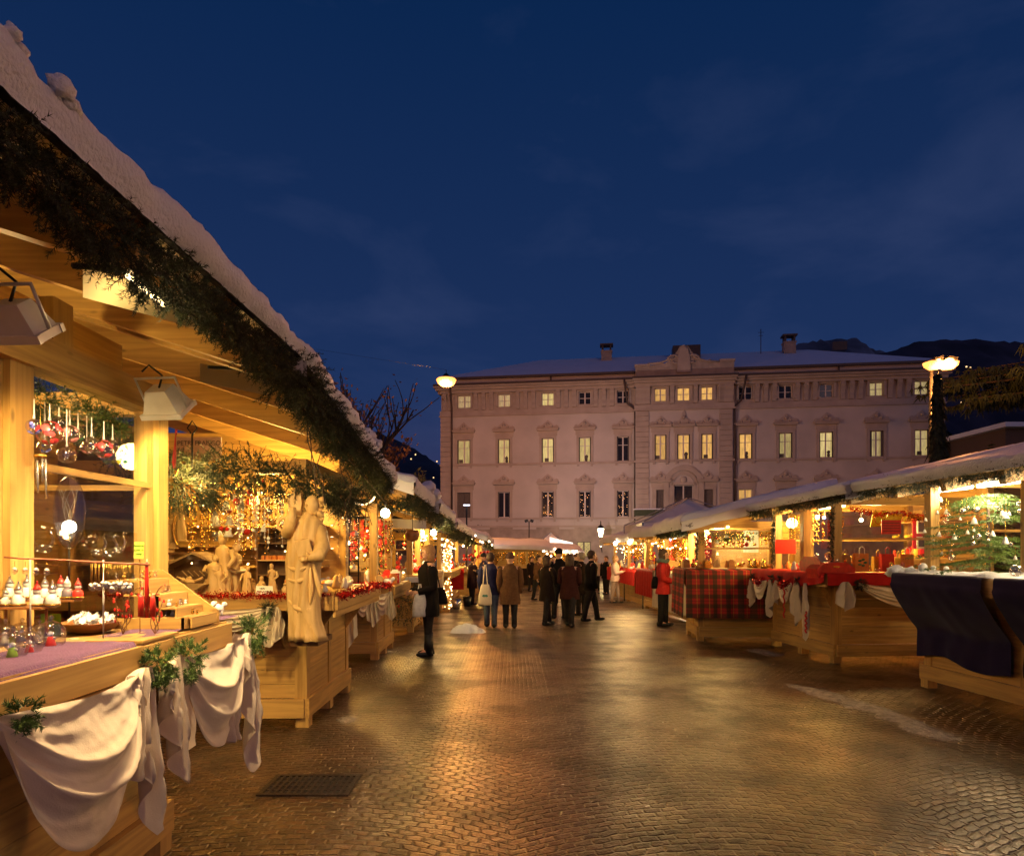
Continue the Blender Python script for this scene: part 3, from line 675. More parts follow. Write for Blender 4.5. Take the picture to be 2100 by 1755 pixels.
# planters with snow on the balcony, wall plaques
mb = MB().box2((pu(1300), -.9, pz(1330, 1058)), (pu(1362), -.5, pz(1330, 1046)))
pl = pbuild(mb, 'window_box', needle)
mb = MB()
for i in range(14): mb.sph((pu(1302 + i * 4.5), -.7, pz(1330, 1045)), .16, 6, sc=(1.2, 1, .5))
pbuild(mb, 'snow_cap', roofsnow, pl)
for a, b in ((962, 1005), (1052, 1100), (1147, 1178), (1228, 1262)):
    pbuild(MB().box2((pu(a), -.02, ZS1 - .60), (pu(b), .0, ZS1 - .15)).box2((pu(a), -.16, pz(1100, 1085)), (pu(b), -.119, pz(1100, 1068))), 'wall_panel', plaster)
tx = text_part('inscription', 'Palazzo', .38, (0, 0, 0), (0, 0, 0), shutterm, pal)
tx.matrix_local = Matrix.Translation((pu(992), -.17, pz(992, 1079))) @ Euler((pi / 2, 0, 0)).to_matrix().to_4x4()
# lattice windows on the ground floor
for a, b in ((1185, 1196), (1199, 1210)):
    u0, u1, z0, z1 = pu(a), pu(b), pz(1200, 1140), pz(1200, 1112)
    wn_ = pbuild(MB().box2((u0 - .06, -.16, z0 - .06), (u1 + .06, -.125, z1 + .06)), 'lattice_window', shutterm)
    pbuild(MB().box2((u0, -.175, z0), (u1, -.163, z1)), 'pane', litpane('lit_lattice_pane', (.62, .48, .16), .9) if 'lit_lattice_pane' not in MATS else MATS['lit_lattice_pane'], wn_)
    mb = MB()
    for k in range(-3, 7):
        for s in (-1, 1):
            p0 = Vector((u0, -.18, z0 + k * .3)); p1 = Vector((u1, -.18, z0 + k * .3 + s * (u1 - u0)))
            if min(p0.z, p1.z) < z0 or max(p0.z, p1.z) > z1: continue
            mb.beam(p0, p1, .02, .02)
    pbuild(mb, 'lattice', shutterm, wn_)

# ---------------------------------------------------------------- street lamps
def pworld(u, y, z): return PA + Vector((u * cx_ - y * sx_, u * sx_ + y * cx_, z))
# lamp hung on a cable off the palace corner
pb = P(915, 779, 42)
wallp = pworld(.4, -.1, pb.z + 1.6 - PA.z); mastp = Vector((-13, 36, 12.6))
t = thing('street_lamp', 'sodium street lamp glowing orange, hung before the left corner of the palace', 'street lamp', pb, 0)
MB().tube([wallp, pb + Vector((0, 0, .62)), mastp], .006, 5).tube([pb + Vector((0, 0, .62)), pb + Vector((0, 0, .3))], .02, 5).build('cable', blackm, t)
MB().tube([mastp, (mastp.x, mastp.y, zg(36))], .1, 8).build('mast', blackm, t)
MB().lathe(pb, [(.02, .42), (.10, .38), (.30, .16), (.34, .06), (.28, .05)], 16).build('lamp_shade', blackm, t)
MB().sph(pb + Vector((0, 0, -.02)), .32, 14, sc=(1, 1, .9)).build('lamp_bulb', sodium, t)
MB().lathe(pb + Vector((0, .1, .0)), [(.30, -.36), (.52, -.2), (.62, .02), (.55, .10), (.3, .12)], 20).build('lamp_halo', glow('sodium_halo', (1, .30, .05), 3.2), t)  # glowing dish added to give the bulb an orange halo
point('lamp_light', pb + Vector((0, -.3, -.5)), SOD, 4600, .35)
# tall twin lamp on the right
pr = P(1932, 745, 26); base = Vector((pr.x - .05, pr.y + .6, zg(26)))
t = thing('street_lamp', 'tall pole with two glowing orange sodium heads behind the right stalls', 'street lamp', base, 0)
MB().tube([base, (base.x, base.y, pr.z + .25)], [.12, .07], 8).build('pole', blackm, t)
for s in (-1, 1):
    q = Vector((pr.x + s * .27, pr.y, pr.z))
    hd = MB().tube([(base.x, base.y, pr.z + .2), (q.x, q.y + .2, q.z + .18)], .035, 6).box((q.x, q.y, q.z + .14), (.34, .55, .1), rot=(0, s * .25, 0)).build('lamp_head', blackm, t)
    MB().sph(q, .21, 12, sc=(1, 1.2, .7)).build('lamp_bulb', sodium, hd)
    MB().lathe(q + Vector((0, .08, 0)), [(.2, -.2), (.34, -.08), (.38, .04), (.2, .1)], 16).build('lamp_halo', MATS['sodium_halo'], hd)  # added halo dish, glowing like the one on the hung lamp
point('lamp_light', pr + Vector((0, -.35, -.35)), SOD, 3800, .3)
# unseen street lamps added behind the camera to light the square
for i, (x, y, e_) in enumerate(((11, -7, 700), (-13, -9, 150))):
    b = Vector((x, y, 0))
    t = thing('street_lamp', 'tall added sodium street lamp, unseen behind the viewer on the %s' % ('right' if i == 0 else 'left'), 'street lamp', b, 0)
    MB().tube([b, b + Vector((0, 0, 8.6))], [.12, .07], 8).build('pole', blackm, t)
    MB().lathe(b + Vector((0, 0, 8.5)), [(.02, .4), (.3, .2), (.4, .05), (.3, .04)], 12).build('lamp_shade', blackm, t)
    MB().sph(b + Vector((0, 0, 8.45)), .2, 10, sc=(1, 1, .7)).build('lamp_bulb', sodium, t)
    point('lamp_light', b + Vector((0, 0, 8.1)), (1.0, .52, .34), e_, .3)
# wall lantern
pl_ = P(1232, 1091, 55.2)
t = thing('wall_lantern', 'small yellow lantern lit on the palace ground floor', 'lantern', pl_, 0)
MB().lathe(pl_, [(.12, -.38), (.26, .28), (.10, .30)], 6, smooth=False).build('lantern_glass', lantern_g, t)
MB().lathe(pl_, [(.32, .30), (.2, .48), (.05, .6), (.04, .85), (.0, .95)], 6, smooth=False).tube([pl_ + Vector((0, 0, -.38)), pl_ + Vector((0, .1, -1.0)), pl_ + Vector((.3, 1.4, -1.6))], .05, 6).build('lantern_frame', blackm, t)
point('lantern_light', pl_ + Vector((0, -.35, .0)), (1, .75, .3), 130, .2)
# floodlight mast between the far roofs
for (px, py, yb, d, lit) in ((1085, 1068, 1125, 40, 0), (957, 1037, 1100, 30, 1)):
    p = P(px, py, d); b = Vector((p.x, d, zg(d)))
    t = thing('floodlight_mast', 'thin mast with two small floodlights above the far stalls' if not lit else 'thin mast with a white bar lamp above the left roofs', 'mast', b, 0)
    MB().tube([b, p], .035, 6).build('pole', blackm, t)
    if lit: MB().box(p + Vector((0, 0, .03)), (.28, .08, .05)).build('lamp_bar', glow('bar_lamp', (.8, .85, 1), 3), t)
    else:
        for s in (-1, 1): MB().box(p + Vector((s * .16, 0, 0)), (.2, .16, .16), rot=(0, s * .3, 0)).build('floodlight', blackm, t)

for tx_, e_ in ((8, 2000), (22, 3600)): spot('floodlight_beam', P(1085, 1066, 40.3) + Vector((0, .3, 0)), pworld(tx_, 0, 8.5), (1.0, .70, .60), e_, 95, .15, 1.0)  # added beams brighten the palace front; the mast's floodlights are modelled unlit
spot('floodlight_beam', P(957, 1037, 30.3), pworld(4, 0, 9), (1.0, .70, .60), 1300, 80, .15, 1.0)  # one more added spot brightening the palace front, set at the bar lamp
# ---------------------------------------------------------------- trees
barkm = plain('bark', (.05, .032, .02), .9, var=.3, scale=8, bump=.5, bscale=20)
leaf_o = plain('withered_leaves', (.30, .12, .03), .7, var=.4, scale=3, island=.5)
leaf_d = plain('dark_foliage', (.022, .028, .014), .8, var=.4, scale=3, island=.5)
def bare_tree(name, label, base, H, spread, seed, leafmat, nleaf, lsz=.10):
    rr = random.Random(seed); t = thing(name, label, 'tree', base, 0)
    br, lf = MB(), MB(); base = Vector(base)
    def grow(p, d, L, r, lev):
        n = 4; pts = [p]; dd = d.copy()
        for i in range(n):
            dd = (dd + Vector((rr.uniform(-.22, .22), rr.uniform(-.22, .22), rr.uniform(-.05, .2)))).normalized(); pts.append(pts[-1] + dd * L / n)
        br.tube(pts, [r * (1 - .55 * i / n) for i in range(n + 1)], 5 if lev else 8, caps=False)
        if lev >= 3:
            for k in range(nleaf):
                q = pts[rr.randint(1, n)] + Vector((rr.uniform(-1, 1), rr.uniform(-1, 1), rr.uniform(-1, 1))) * .22
                a = Vector((rr.uniform(-1, 1), rr.uniform(-1, 1), rr.uniform(-1, 1))).normalized() * lsz; b = a.orthogonal().normalized() * lsz * .6
                lf.add([q - a, q + b, q + a, q - b], [(0, 1, 2, 3)])
            return
        for k in range(4 if lev == 0 else 4):
            q = pts[min(n, 2 + k // 2 + (lev == 0))]; ang = rr.uniform(0, 2 * pi)
            nd = (dd * .9 + Vector((cos(ang), sin(ang), rr.uniform(0, .6))) * spread).normalized()
            grow(q, nd, L * rr.uniform(.55, .75), r * .5, lev + 1)
    grow(base, Vector((0, 0, 1)), H * .42, H * .022, 0)
    br.build('trunk', barkm, t); lf.build('crown', leafmat, t)
    return t
bare_tree('tree', 'half bare tree with withered orange leaves behind the left stall roofs', (-4.85, 25, zg(25)), 8.3, .36, 4, leaf_o, 14)
bare_tree('tree', 'thin bare tree with few orange leaves peeping over the snowy roof edge', (-6.4, 26, zg(26)), 9.6, .5, 9, leaf_o, 5, .07)
bare_tree('tree', 'dark leafless tree close to the left corner of the palace', (-7.0, 48, zg(48)), 9.0, .7, 12, leaf_d, 16, .16)
bare_tree('tree', 'dark dense tree farther left behind the orange tree', (-10.2, 50, zg(50)), 8.6, .8, 17, leaf_d, 16, .16)
def spruce(name, label, base, H, wid, seed, mat, n=46, droop=.35, z0=.12, ex=.85):
    rr = random.Random(seed); t = thing(name, label, 'tree', base, 0); base = Vector(base)
    MB().tube([base, base + Vector((0, 0, H))], [H * .02, .015], 7).build('trunk', barkm, t)
    mb = MB()
    for i in range(n):
        f = z0 + (1 - z0) * (i / n) ** .9; z = H * f; r = wid * (1 - f) ** ex + .05
        for k in range(7):
            ang = rr.uniform(0, 2 * pi); rl = r * rr.uniform(.65, 1.15); o = base + Vector((0, 0, z)); d = Vector((cos(ang), sin(ang), -droop)).normalized()
            sd = Vector((-sin(ang), cos(ang), 0))
            for q in range(int(6 + rl * 9)):
                s = (q + rr.random()) / (6 + rl * 9); p = o + d * rl * s + Vector((0, 0, -.12 * s * s * rl))
                l = (.16 + .16 * rr.random()) * (1.2 - s) * max(.5, rl)
                for sg in (-1, 1):
                    e_ = p + sd * sg * l + d * l * .7 + Vector((0, 0, -.10 * l)); m2 = (p + e_) / 2 + Vector((0, 0, -.05 - l * .28))
                    mb.add([p, m2, e_, (p + e_) / 2 + Vector((0, 0, .02))], [(0, 1, 2, 3)])
    mb.build('crown', mat, t); return t
spruce('conifer', 'tall narrow dark conifer beneath the right street lamp', (15.85, 25.4, zg(25.4)), 8.5, .95, 3, leaf_d, 90, 1.5, .1, .32)
spruce('spruce_tree', 'small dark spruce on the slope right of the tall lamp', (24.6, 35, -.4), 7.6, 1.9, 5, plain('dusky_spruce', (.015, .025, .028), .9, var=.3), 36, .3)
# big branch of a cedar reaching in from the right
t = thing('cedar_tree', 'big cedar reaching drooping green branches in from the right edge', 'tree', (26.5, 31, zg(31)), 0)
bb = MB(); lf = MB(); c0 = Vector((26.5, 31, zg(31)))
bb.tube([c0, c0 + Vector((0, 0, 12))], [.35, .12], 8)
for i in range(46):
    z = R.uniform(9.6, 12.0) if i > 20 else R.uniform(8.7, 10.3); ang = pi + R.uniform(-.75, .75); rl = R.uniform(3.5, 7.4) * (1 if z < 10.4 else .3)
    d = Vector((cos(ang), sin(ang), .02)); o = c0 + Vector((0, 0, z))
    bb.tube([o, o + d * rl * .5 + Vector((0, 0, .2)), o + d * rl + Vector((0, 0, -.25))], [.07, .05, .02], 5, caps=False)
    for q in range(60):
        s = R.uniform(.1, 1); p = o + d * rl * s + Vector((R.uniform(-.3, .3), R.uniform(-.5, .5), .15 * sin(s * 3) - .2 * s)); l = R.uniform(.25, .6)
        for k in range(4):
            e_ = p + Vector((R.uniform(-.25, .25), R.uniform(-.2, .2), -l * R.uniform(.5, 1))); lf.add([p + Vector((-.05, 0, 0)), p + Vector((.05, 0, 0)), e_], [(0, 1, 2)])
bb.build('trunk', barkm, t); lf.build('crown', plain('cedar_needles', (.018, .028, .010), .7, var=.4, island=.5), t)
# dark house at far right
hb = P(2100, 1000, 48); t = thing('house', 'dark house with snowy roof at the right edge behind the spruce', 'house', (hb.x, 48, -.7), 0)
x0 = P(2062, 0, 48).x; zt = P(0, 872, 48).z
MB().box2((x0, 48, -.7), (x0 + 16, 58, zt - .2)).build('wall', plain('dark_render', (.12, .08, .06), .9), t)
MB().box2((x0 - .5, 47.3, zt - .2), (x0 + 17, 59, zt + .12)).build('roof', roofsnow, t)
for k in range(3):
    f = MB().box((x0 + 1.6 + k * 2.6, 47.98, zt - 2.4), (1.1, .1, 1.5)).build('window', gutter, t)
    MB().box((x0 + 1.6 + k * 2.6, 47.92, zt - 2.4), (.9, .04, 1.3)).build('pane', darkpane, f)
# ---------------------------------------------------------------- stall builder
class Fr:
    "local frame of a stall: x along its front, y to its back, street at -y"
    def __init__(s, o, ang): s.o = Vector(o); s.a = ang; s.c, s.s = cos(ang), sin(ang)
    def p(s, x, y, z): return s.o + Vector((x * s.c - y * s.s, x * s.s + y * s.c, z))
    def d(s, x, y, z=0): return Vector((x * s.c - y * s.s, x * s.s + y * s.c, z))
def snow_sheet(prof, x0, x1, ez, eo, th, seed, nu=60, rough=.05):
    "lumpy snow on a roof; prof: [(y, z rise, thickness share)]"
    mb = MB(); nv = len(prof) - 1
    def fn(u, v):
        x = x0 + (x1 - x0) * u; k = min(int(v * nv + 1e-6), nv); y, z, t = prof[k]
        tt = th(u) if callable(th) else th
        n = nz(x * 1.3 + seed, y * 2.2, seed) + .45 * nz(x * 5 + seed, y * 6, z * 3) + .2 * nz(x * 14, y * 14, seed)
        edge = min(1, u * nu / 1.5, (1 - u) * nu / 1.5)
        t2 = tt * t * edge
        return (x + rough * .3 * n, eo(u) * 1 + y - (rough * n * .7 if 0 < k < 6 else 0), ez(u) + z + t2 * (1 + .28 * n + .10 * nz(x * 11, y * 11, 3)) + .006 * nz(x * 38, y * 38, z * 20) + (rough * .5 * n if t > .3 else 0))
    mb.grid(fn, nu, nv)
    return mb
STALLS = {}
def stall(label, o, ang, L, D=2.2, zc=1.26, zp=None, eave=(2.45, 2.45), over=(.5, .5), pitch=.32, rx=(-.4, .4), posts=None, flap=.34, end0=False, endL=False,
          wall_to=0, th=.14, seed=1, lit=30, backm=None, detail=1, panel=True, skirt=True, tubes=1, lcol=WARM, glass_ends=True, tarped=True, lamp_y=.5, name='market_stall', frame=True, rafters=True, fmat=None, hang=.11):
    f = Fr(o, ang); t = thing(name, label, 'market stall', o, ang, 'wooden stalls of the Christmas market')
    def pb(mb, nm, mt): return mb.build(nm, mt, t, world=False)
    zp = zp or eave[0] - .22
    x0, x1 = rx[0], L + rx[1]
    ez = lambda u: eave[0] + (eave[1] - eave[0]) * u
    eo = lambda u: -(over[0] + (over[1] - over[0]) * u)
    def rz_(x, y):
        u = (x - x0) / (x1 - x0); return ez(u) + pitch * (y - eo(u))
    # body
    if skirt:
        pb(MB().box2((-.02, -.04, .10), (L + .02, .0, .27)), 'skirting_board', wx)
        pb(MB().box2((-.06, 0.0, .10), (-.02, D, .27)), 'skirting_board', wy); pb(MB().box2((L + .02, 0, .10), (L + .06, D, .27)), 'skirting_board', wy)
        for x in (.05, L * .5, L - .05): pb(MB().box((x, .03, .05), (.12, .12, .10)), 'foot', wz)
    if panel:
        mb = MB(); z = .272; k = 0
        while z < zc - .12:
            h = min(.128, zc - .12 - z); mb.box2((.08, .0, z), (L - .08, .025, z + h)); z += .131
        pb(mb, 'front_panel', wx)
        for xx in (0, L - .025):
            mb = MB(); z = .272
            while z < zc - .12:
                h = min(.128, zc - .12 - z); mb.box2((xx, .09, z), (xx + .025, D - .05, z + h)); z += .131
            pb(mb, 'end_panel', wy)
    ps = (posts or [.05, L - .05]) if frame else []
    for x in ps:
        pb(MB().box2((x - .055, -.012, .1), (x + .055, .1, zp)), 'post', wz)
    for x in (.05, L - .05) if frame else (): pb(MB().box2((x - .05, D - .1, .1), (x + .05, D, zp + .3)), 'post', wz)
    if panel:
        for x in [L * .5]: pb(MB().box2((x - .05, -.014, .27), (x + .05, .0, zc - .12)), 'batten', wz)
    # counter and flaps
    e0, e1 = (-flap if end0 else 0), (flap if endL else 0)
    mb = MB().box2((e0, -flap, zc - .035), (L + e1, .42, zc)).box2((e0, -flap - .03, zc - .13), (L + e1, -flap, zc - .01)).box2((e0, -flap - .012, zc - .19), (L + e1, -flap + .01, zc - .14))
    pb(mb, 'counter', wx)
    if end0: pb(MB().box2((e0, .422, zc - .035), (.42, D - .1, zc)).box2((e0 - .03, -flap, zc - .13), (e0, D - .1, zc - .01)), 'end_counter', wy)
    if endL: pb(MB().box2((L - .42, .422, zc - .035), (L + e1, D - .1, zc)).box2((L + e1, -flap, zc - .13), (L + e1 + .03, D - .1, zc - .01)), 'end_counter', wy)
    for x in (.12, L - .12):
        pb(MB().add([(x - .012, 0, zc - .04), (x - .012, -flap + .02, zc - .04), (x - .012, 0, zc - .52), (x + .012, 0, zc - .04), (x + .012, -flap + .02, zc - .04), (x + .012, 0, zc - .52)], [(0, 1, 2), (3, 5, 4), (0, 3, 4, 1), (1, 4, 5, 2), (2, 5, 3, 0)]), 'flap_bracket', wx)
    for on, x, s in ((end0, 0, -1), (endL, L, 1)):
        if on:
            for y in (.2, D - .4):
                pb(MB().add([(x, y - .012, zc - .04), (x + s * (flap - .02), y - .012, zc - .04), (x, y - .012, zc - .52), (x, y + .012, zc - .04), (x + s * (flap - .02), y + .012, zc - .04), (x, y + .012, zc - .52)], [(0, 1, 2), (3, 5, 4), (0, 3, 4, 1), (1, 4, 5, 2), (2, 5, 3, 0)]), 'flap_bracket', wx)
    # back wall
    mb = MB(); z = .2
    while z < zp + .25: mb.box2((.05, D, z), (L - .05, D + .02, z + .13)); z += .133
    pb(mb, 'back_wall', backm or wx)
    # top plates
    if frame: pb(MB().box2((-.05, -.02, zp), (L + .05, .11, zp + .13)), 'top_beam', wx)
    for x in (0.05, L - .05) if frame else (): pb(MB().box2((x - .05, .112, zp), (x + .05, D + .02, zp + .12)), 'top_beam', wy)
    if glass_ends and detail:
        for x in (.03, L - .03):
            pn = pb(MB().box2((x - .003, .11, zc + .01), (x + .003, D - .11, zp - .01)), 'pane', paneglass)
            pb(MB().box2((x - .015, .11, (zc + zp) / 2 - .015), (x + .015, D - .11, (zc + zp) / 2 + .015)), 'glazing_bar', wy)
    # rafters, lining, snow
    if rafters:
        n = max(2, int((x1 - x0) / .75) + 1)
        for i in range(n):
            x = x0 + .1 + (x1 - x0 - .2) * i / (n - 1); u = (x - x0) / (x1 - x0); y0 = eo(u) + .06
            pb(MB().beam((x, y0, rz_(x, y0) - .12), (x, D + .15, rz_(x, D + .15) - .12), .085, .19), 'rafter', wy)
    def up(u, v): x = x0 + (x1 - x0) * u; y = eo(u) + (D + .2 - eo(u)) * v; return (x, y, rz_(x, y) - .015)
    pb(MB().grid(up, 8, 6), 'roof_lining', lining)
    mb = MB()
    a, b = Vector((x0, eo(0) - .02, ez(0) - hang * .5)), Vector((x1, eo(1) - .02, ez(1) - hang * .5))
    mb.beam(a, b, .03, hang)
    for xx, uu in ((x0, 0), (x1, 1)):
        mb.beam((xx, eo(uu), ez(uu) - .05), (xx, D + .2, rz_(xx, D + .2) - .05), .03, .12)
    pb(mb, 'fascia', fmat or wx)
    prof = [(-.045, -hang, 0), (-.055, -hang * .65, .0), (-.075, -.01, .15), (-.08, .03, .5), (-.03, .03, .9), (.06, .05, 1.05)]
    for q in (.2, .4, .7, 1.0, 1.4, 1.9): prof.append((q, pitch * q + .02, 1.0))
    yb = D + .25 + over[0]; prof.append((yb, pitch * yb + .02, .9)); prof.append((yb + .03, pitch * yb - .08, 0))
    pb(snow_sheet(prof, x0 - .05, x1 + .05, ez, eo, th, seed, nu=int(max(24, (x1 - x0) * 34)) if detail else 20), 'snow_cover', snowm if tarped else snowm)
    for (x, uu) in ((x0 - .02, 0), (x1 + .02, 1)):   # tarpaulin edge hanging over the gable end
        def fe(u, v): y = eo(uu) - .05 + (D + .3 - eo(uu)) * u; return (x + .01 * nz(u * 9, v), y, rz_(x, y) + .06 - v * (.20 + .04 * nz(u * 6, seed)))
        pb(MB().grid(fe, 16, 3), 'tarpaulin_edge', tarp)
    # lights under the roof
    if lit:
        for k in range(tubes):
            x = L * (k + .5) / tubes
            pb(MB().tube([(x - .35, lamp_y, zp + .02), (x + .35, lamp_y, zp + .02)], .018, 8), 'tube_lamp', tube_w)
        for k in range(max(1, int(round(L / 2.6)))):
            n_ = max(1, int(round(L / 2.6)))
            point('stall_light', f.p(L * (k + .5) / n_, lamp_y - .1, zp - .08), lcol, lit, .12)
    t['_f'] = 0; del t['_f']
    STALLS[label] = (t, f, L, D, zc, zp, eave, over, rx, flap)
    return t, f
def eave_garland(f, L, rx, eave, over, rad, dens, label, seed, L_=.13, n=16, nl=.035, w=.0024, zoff=-.12, yoff=.03, mat=None, u0=0, u1=1, name='fir_garland', wav=.04):
    x0, x1 = rx[0], L + rx[1]; pts = []
    k = max(4, int((x1 - x0) / .35))
    for i in range(k + 1):
        u = u0 + (u1 - u0) * i / k; x = x0 + (x1 - x0) * u
        pts.append(f.p(x, -(over[0] + (over[1] - over[0]) * u) + yoff, eave[0] + (eave[1] - eave[0]) * u + zoff + wav * nz(i * 1.1, seed)))
    mb = MB(); garland(mb, pts, rad, dens, L_, n, nl, w, seed=seed)
    return single(mb, name, mat or needle, label, 'garland', pts[0], 'fir garlands along the stall roofs')
def swag(p0, p1, sag, nrm, label, amp=.022, folds=5, out_=.09, group='cream cloths draped from the stall counters', mat=None, nu=36, nv=34, seed=0, top=.03):
    p0, p1, nrm = Vector(p0), Vector(p1), Vector(nrm).normalized(); mb = MB()
    def fn(u, v):
        s = 1 - abs(2 * u - 1) ** 2.3; g = sin(pi * u)
        dz = (top + (sag - top) * v) * s + .012 * (1 - s)
        ph = v * folds * pi + 1.5 * nz(u * 2, v * 2, seed)
        fo = ((1 - abs(sin(ph))) * 2.2 - .8) * amp * (.35 + .65 * g) + .35 * amp * (1 - abs(sin(ph * 2.7 + u * 5 + seed))) * g + .014 * nz(u * 5, v * 7, seed) + .004 * nz(u * 22, v * 26, seed)
        dia = .5 * amp * sin((u * 1.0 + v * .6) * 22 + seed) * (1 - g) 
        o = .025 + out_ * g * sin(pi * min(1, v * .85 + .08)) + fo + dia
        return p0.lerp(p1, u) + Vector((0, 0, -dz - .05 * v * (1 - g))) + nrm * o
    mb.grid(fn, nu, nv)
    return single(mb, 'swag_drape', mat or muslin, label, 'drape', p0, group)
def tail(p, ln, wd, nrm, along, label, pleats=3, slant=.35, group='cream cloths draped from the stall counters', mat=None, seed=0, pt=.5):
    p, nrm, al = Vector(p), Vector(nrm).normalized(), Vector(along).normalized(); mb = MB()
    def fn(u, v):
        w_ = wd * (.22 + .78 * min(1, v * 1.6) ** .6); l = ln * (1 - slant * abs(u - pt) * 2)
        x = (u - .5) * w_ + .01 * sin(v * 5 + seed)
        o = .035 + (.018 + .03 * min(1, v * 2)) * ((1 - abs(sin(u * pleats * pi + seed + .5 * nz(v * 3, seed)))) * 2 - 1) + .014 * nz(u * 4, v * 4, seed) + .004 * nz(u * 18, v * 14, seed)
        return p + al * x + nrm * o + Vector((0, 0, -l * v))
    mb.grid(fn, 36, 24)
    return single(mb, 'drape_tail', mat or muslin, label, 'drape', p, group)
def bunch(p, r, label, dens=26, group='fir bunches pinned over the drapes', mat=None, L_=.09, stretch=(1, 1, 1.3)):
    mb = MB(); p = Vector(p)
    for i in range(int(dens * 1.9)):
        d = Vector((R.uniform(-1, 1) * stretch[0], R.uniform(-1, 1) * stretch[1], R.uniform(-1, .8) * stretch[2]))
        sprig(mb, p + d * r * .55, d + Vector((0, 0, -.3)), L_ * R.uniform(.45, .95), 26, .026, .0022)
    return single(mb, 'fir_bunch', mat or needle_l, label, 'greenery', p, group)
def cover(pts, fnz, label, name, mat, nrm=None, nu=30, nv=10, cat='cloth', hang=.1, thick=.004, group=None):
    pass
def tinsel(pts, rad, n, label, mat, name='tinsel_garland', group='red tinsel on the counter edges', sz=.02):
    mb = MB(); pts = [Vector(p) for p in pts]
    for i in range(n):
        t = R.random() * (len(pts) - 1); k = min(int(t), len(pts) - 2); c = pts[k].lerp(pts[k + 1], t - k)
        o = c + Vector((R.gauss(0, 1), R.gauss(0, 1), R.gauss(0, 1))) * rad * .55
        a = Vector((R.uniform(-1, 1), R.uniform(-1, 1), R.uniform(-1, 1))).normalized(); b = a.orthogonal().normalized()
        mb.add([o - a * sz, o + b * sz * .35, o + a * sz, o - b * sz * .35], [(0, 1, 2, 3)], 0 if R.random() < .93 else 1)
    return single(mb, name, [mat, goldshiny], label, 'tinsel', pts[0], group)

felt = plain('dark_roofing_felt', (.035, .026, .022), .8, var=.3, scale=40, bump=.3)
# ================================================================ LEFT ROW
Q = pi / 2
S1, f1 = stall('nearest left stall with purple cloth, glass figures and thick snow on its roof', (-1.92, 1.0, 0), Q, 2.78, D=2.0, zc=1.26, zp=2.36, eave=(2.935, 2.95), over=(.515, .515), rx=(-.9, .71),
               posts=[.05, 1.66, 2.66], hang=.05, th=lambda u: .12 if u < .4 else max(.014, .12 - (u - .4) * .2), seed=3, frame=False, glass_ends=False, fmat=felt, lit=0, tubes=0)
def pb1(mb, nm, mt): return mb.build(nm, mt, S1, world=False)
YW = .33
pb1(MB().box2((2.19, YW + .01, 1.27), (3.2, YW + .016, 2.5)), 'pane', paneglass)
pb1(MB().box2((3.355, YW + .13, 1.27), (3.361, 1.9, 2.5)), 'pane', paneglass)
pb1(MB().box2((2.19, YW - .03, 2.03), (3.2, YW - .005, 2.065)), 'glazing_bar', wx)
pb1(MB().box2((3.345, YW + .13, 2.03), (3.37, 1.9, 2.065)), 'glazing_bar', wy)
pb1(MB().box2((2.02, YW - .03, 1.0), (2.17, YW + .09, 2.5)), 'post', wz)
pb1(MB().box2((3.25, YW - .05, 1.0), (3.37, YW + .07, 2.5)), 'post', wz)
pb1(MB().box2((3.17, YW - .02, 1.0), (3.245, YW + .06, 2.5)), 'post', wz)
pb1(MB().box2((3.27, 1.9, .1), (3.37, 2.0, 2.5)), 'post', wz)
pb1(MB().box2((-.9, YW - .06, 2.5), (3.42, YW + .08, 2.66)), 'top_beam', wx)
pb1(MB().box2((3.27, YW + .082, 2.5), (3.37, 2.0, 2.64)), 'top_beam', wy)
pb1(MB().box2((-.9, .62, 2.80), (3.45, .74, 2.98)), 'top_beam', wx)
pb1(MB().box2((2.35, YW + .0, 2.662), (2.50, YW + .08, 2.90)), 'strut', wz)
for k in range(15): pass
mb = MB()
for k in range(16): mb.box2((.02 + k * .125, YW + .0, 1.27), (.142 + k * .125, YW + .03, 2.499))
pb1(mb, 'closed_shutter', wz)
for x in (1.0,): pb1(MB().box2((x, .22, 2.86), (x + .55, .29, 2.98)), 'nogging', wx)
S2, f2 = stall('second left stall with carved nativity figures and red tinsel', (-1.92, 6.35, 0), Q, 1.62, D=2.3, zc=1.25, zp=2.36, eave=(2.95, 2.50), hang=.05, over=(.515, .40), rx=(-1.9, .5), posts=[.05, 1.56],
               end0=True, th=lambda u: .05 + .06 * u, seed=7, lit=0, tubes=1, flap=.36, glass_ends=False, lamp_y=.9, fmat=felt)
point('stall_light', (-2.5, 7.0, 2.2), WARM, 125, .12); point('stall_light', (-2.6, 5.6, 2.25), WARM, 75, .10)
S3, f3 = stall('third left stall with wooden toys and red tinsel under a tarpaulin roof', (-2.03, 10.2, 0), Q, 1.3, D=2.2, zc=1.12, zp=2.2, eave=(2.62, 2.55), over=(.5, .5), rx=(.1, 1.6), posts=[.05, 1.25],
               end0=True, th=.12, seed=9, lit=0, tubes=0, flap=.30, glass_ends=False)
point('stall_light', (-2.5, 10.2, 2.1), WARM, 120, .1)
S4, f4 = stall('fourth left stall hung with greenery beside the woman in black', (-2.0, 13.6, -.01), Q, 2.9, D=2.2, zc=1.15, zp=2.15, eave=(2.5, 2.42), over=(.55, .5), rx=(-.5, .6), posts=[.05, 1.2, 2.85],
               end0=True, th=.14, seed=12, lit=150, tubes=2, flap=.3)
S5, f5 = stall('fifth left stall with a red counter cloth near the couple', (-1.98, 18.9, -.12), Q, 6.2, D=2.4, zc=1.15, zp=2.1, eave=(2.42, 2.30), over=(.5, .5), rx=(-1.2, .6), posts=[.05, 3.1, 6.1],
               end0=True, th=.16, seed=15, lit=150, tubes=3, flap=.3, detail=0)
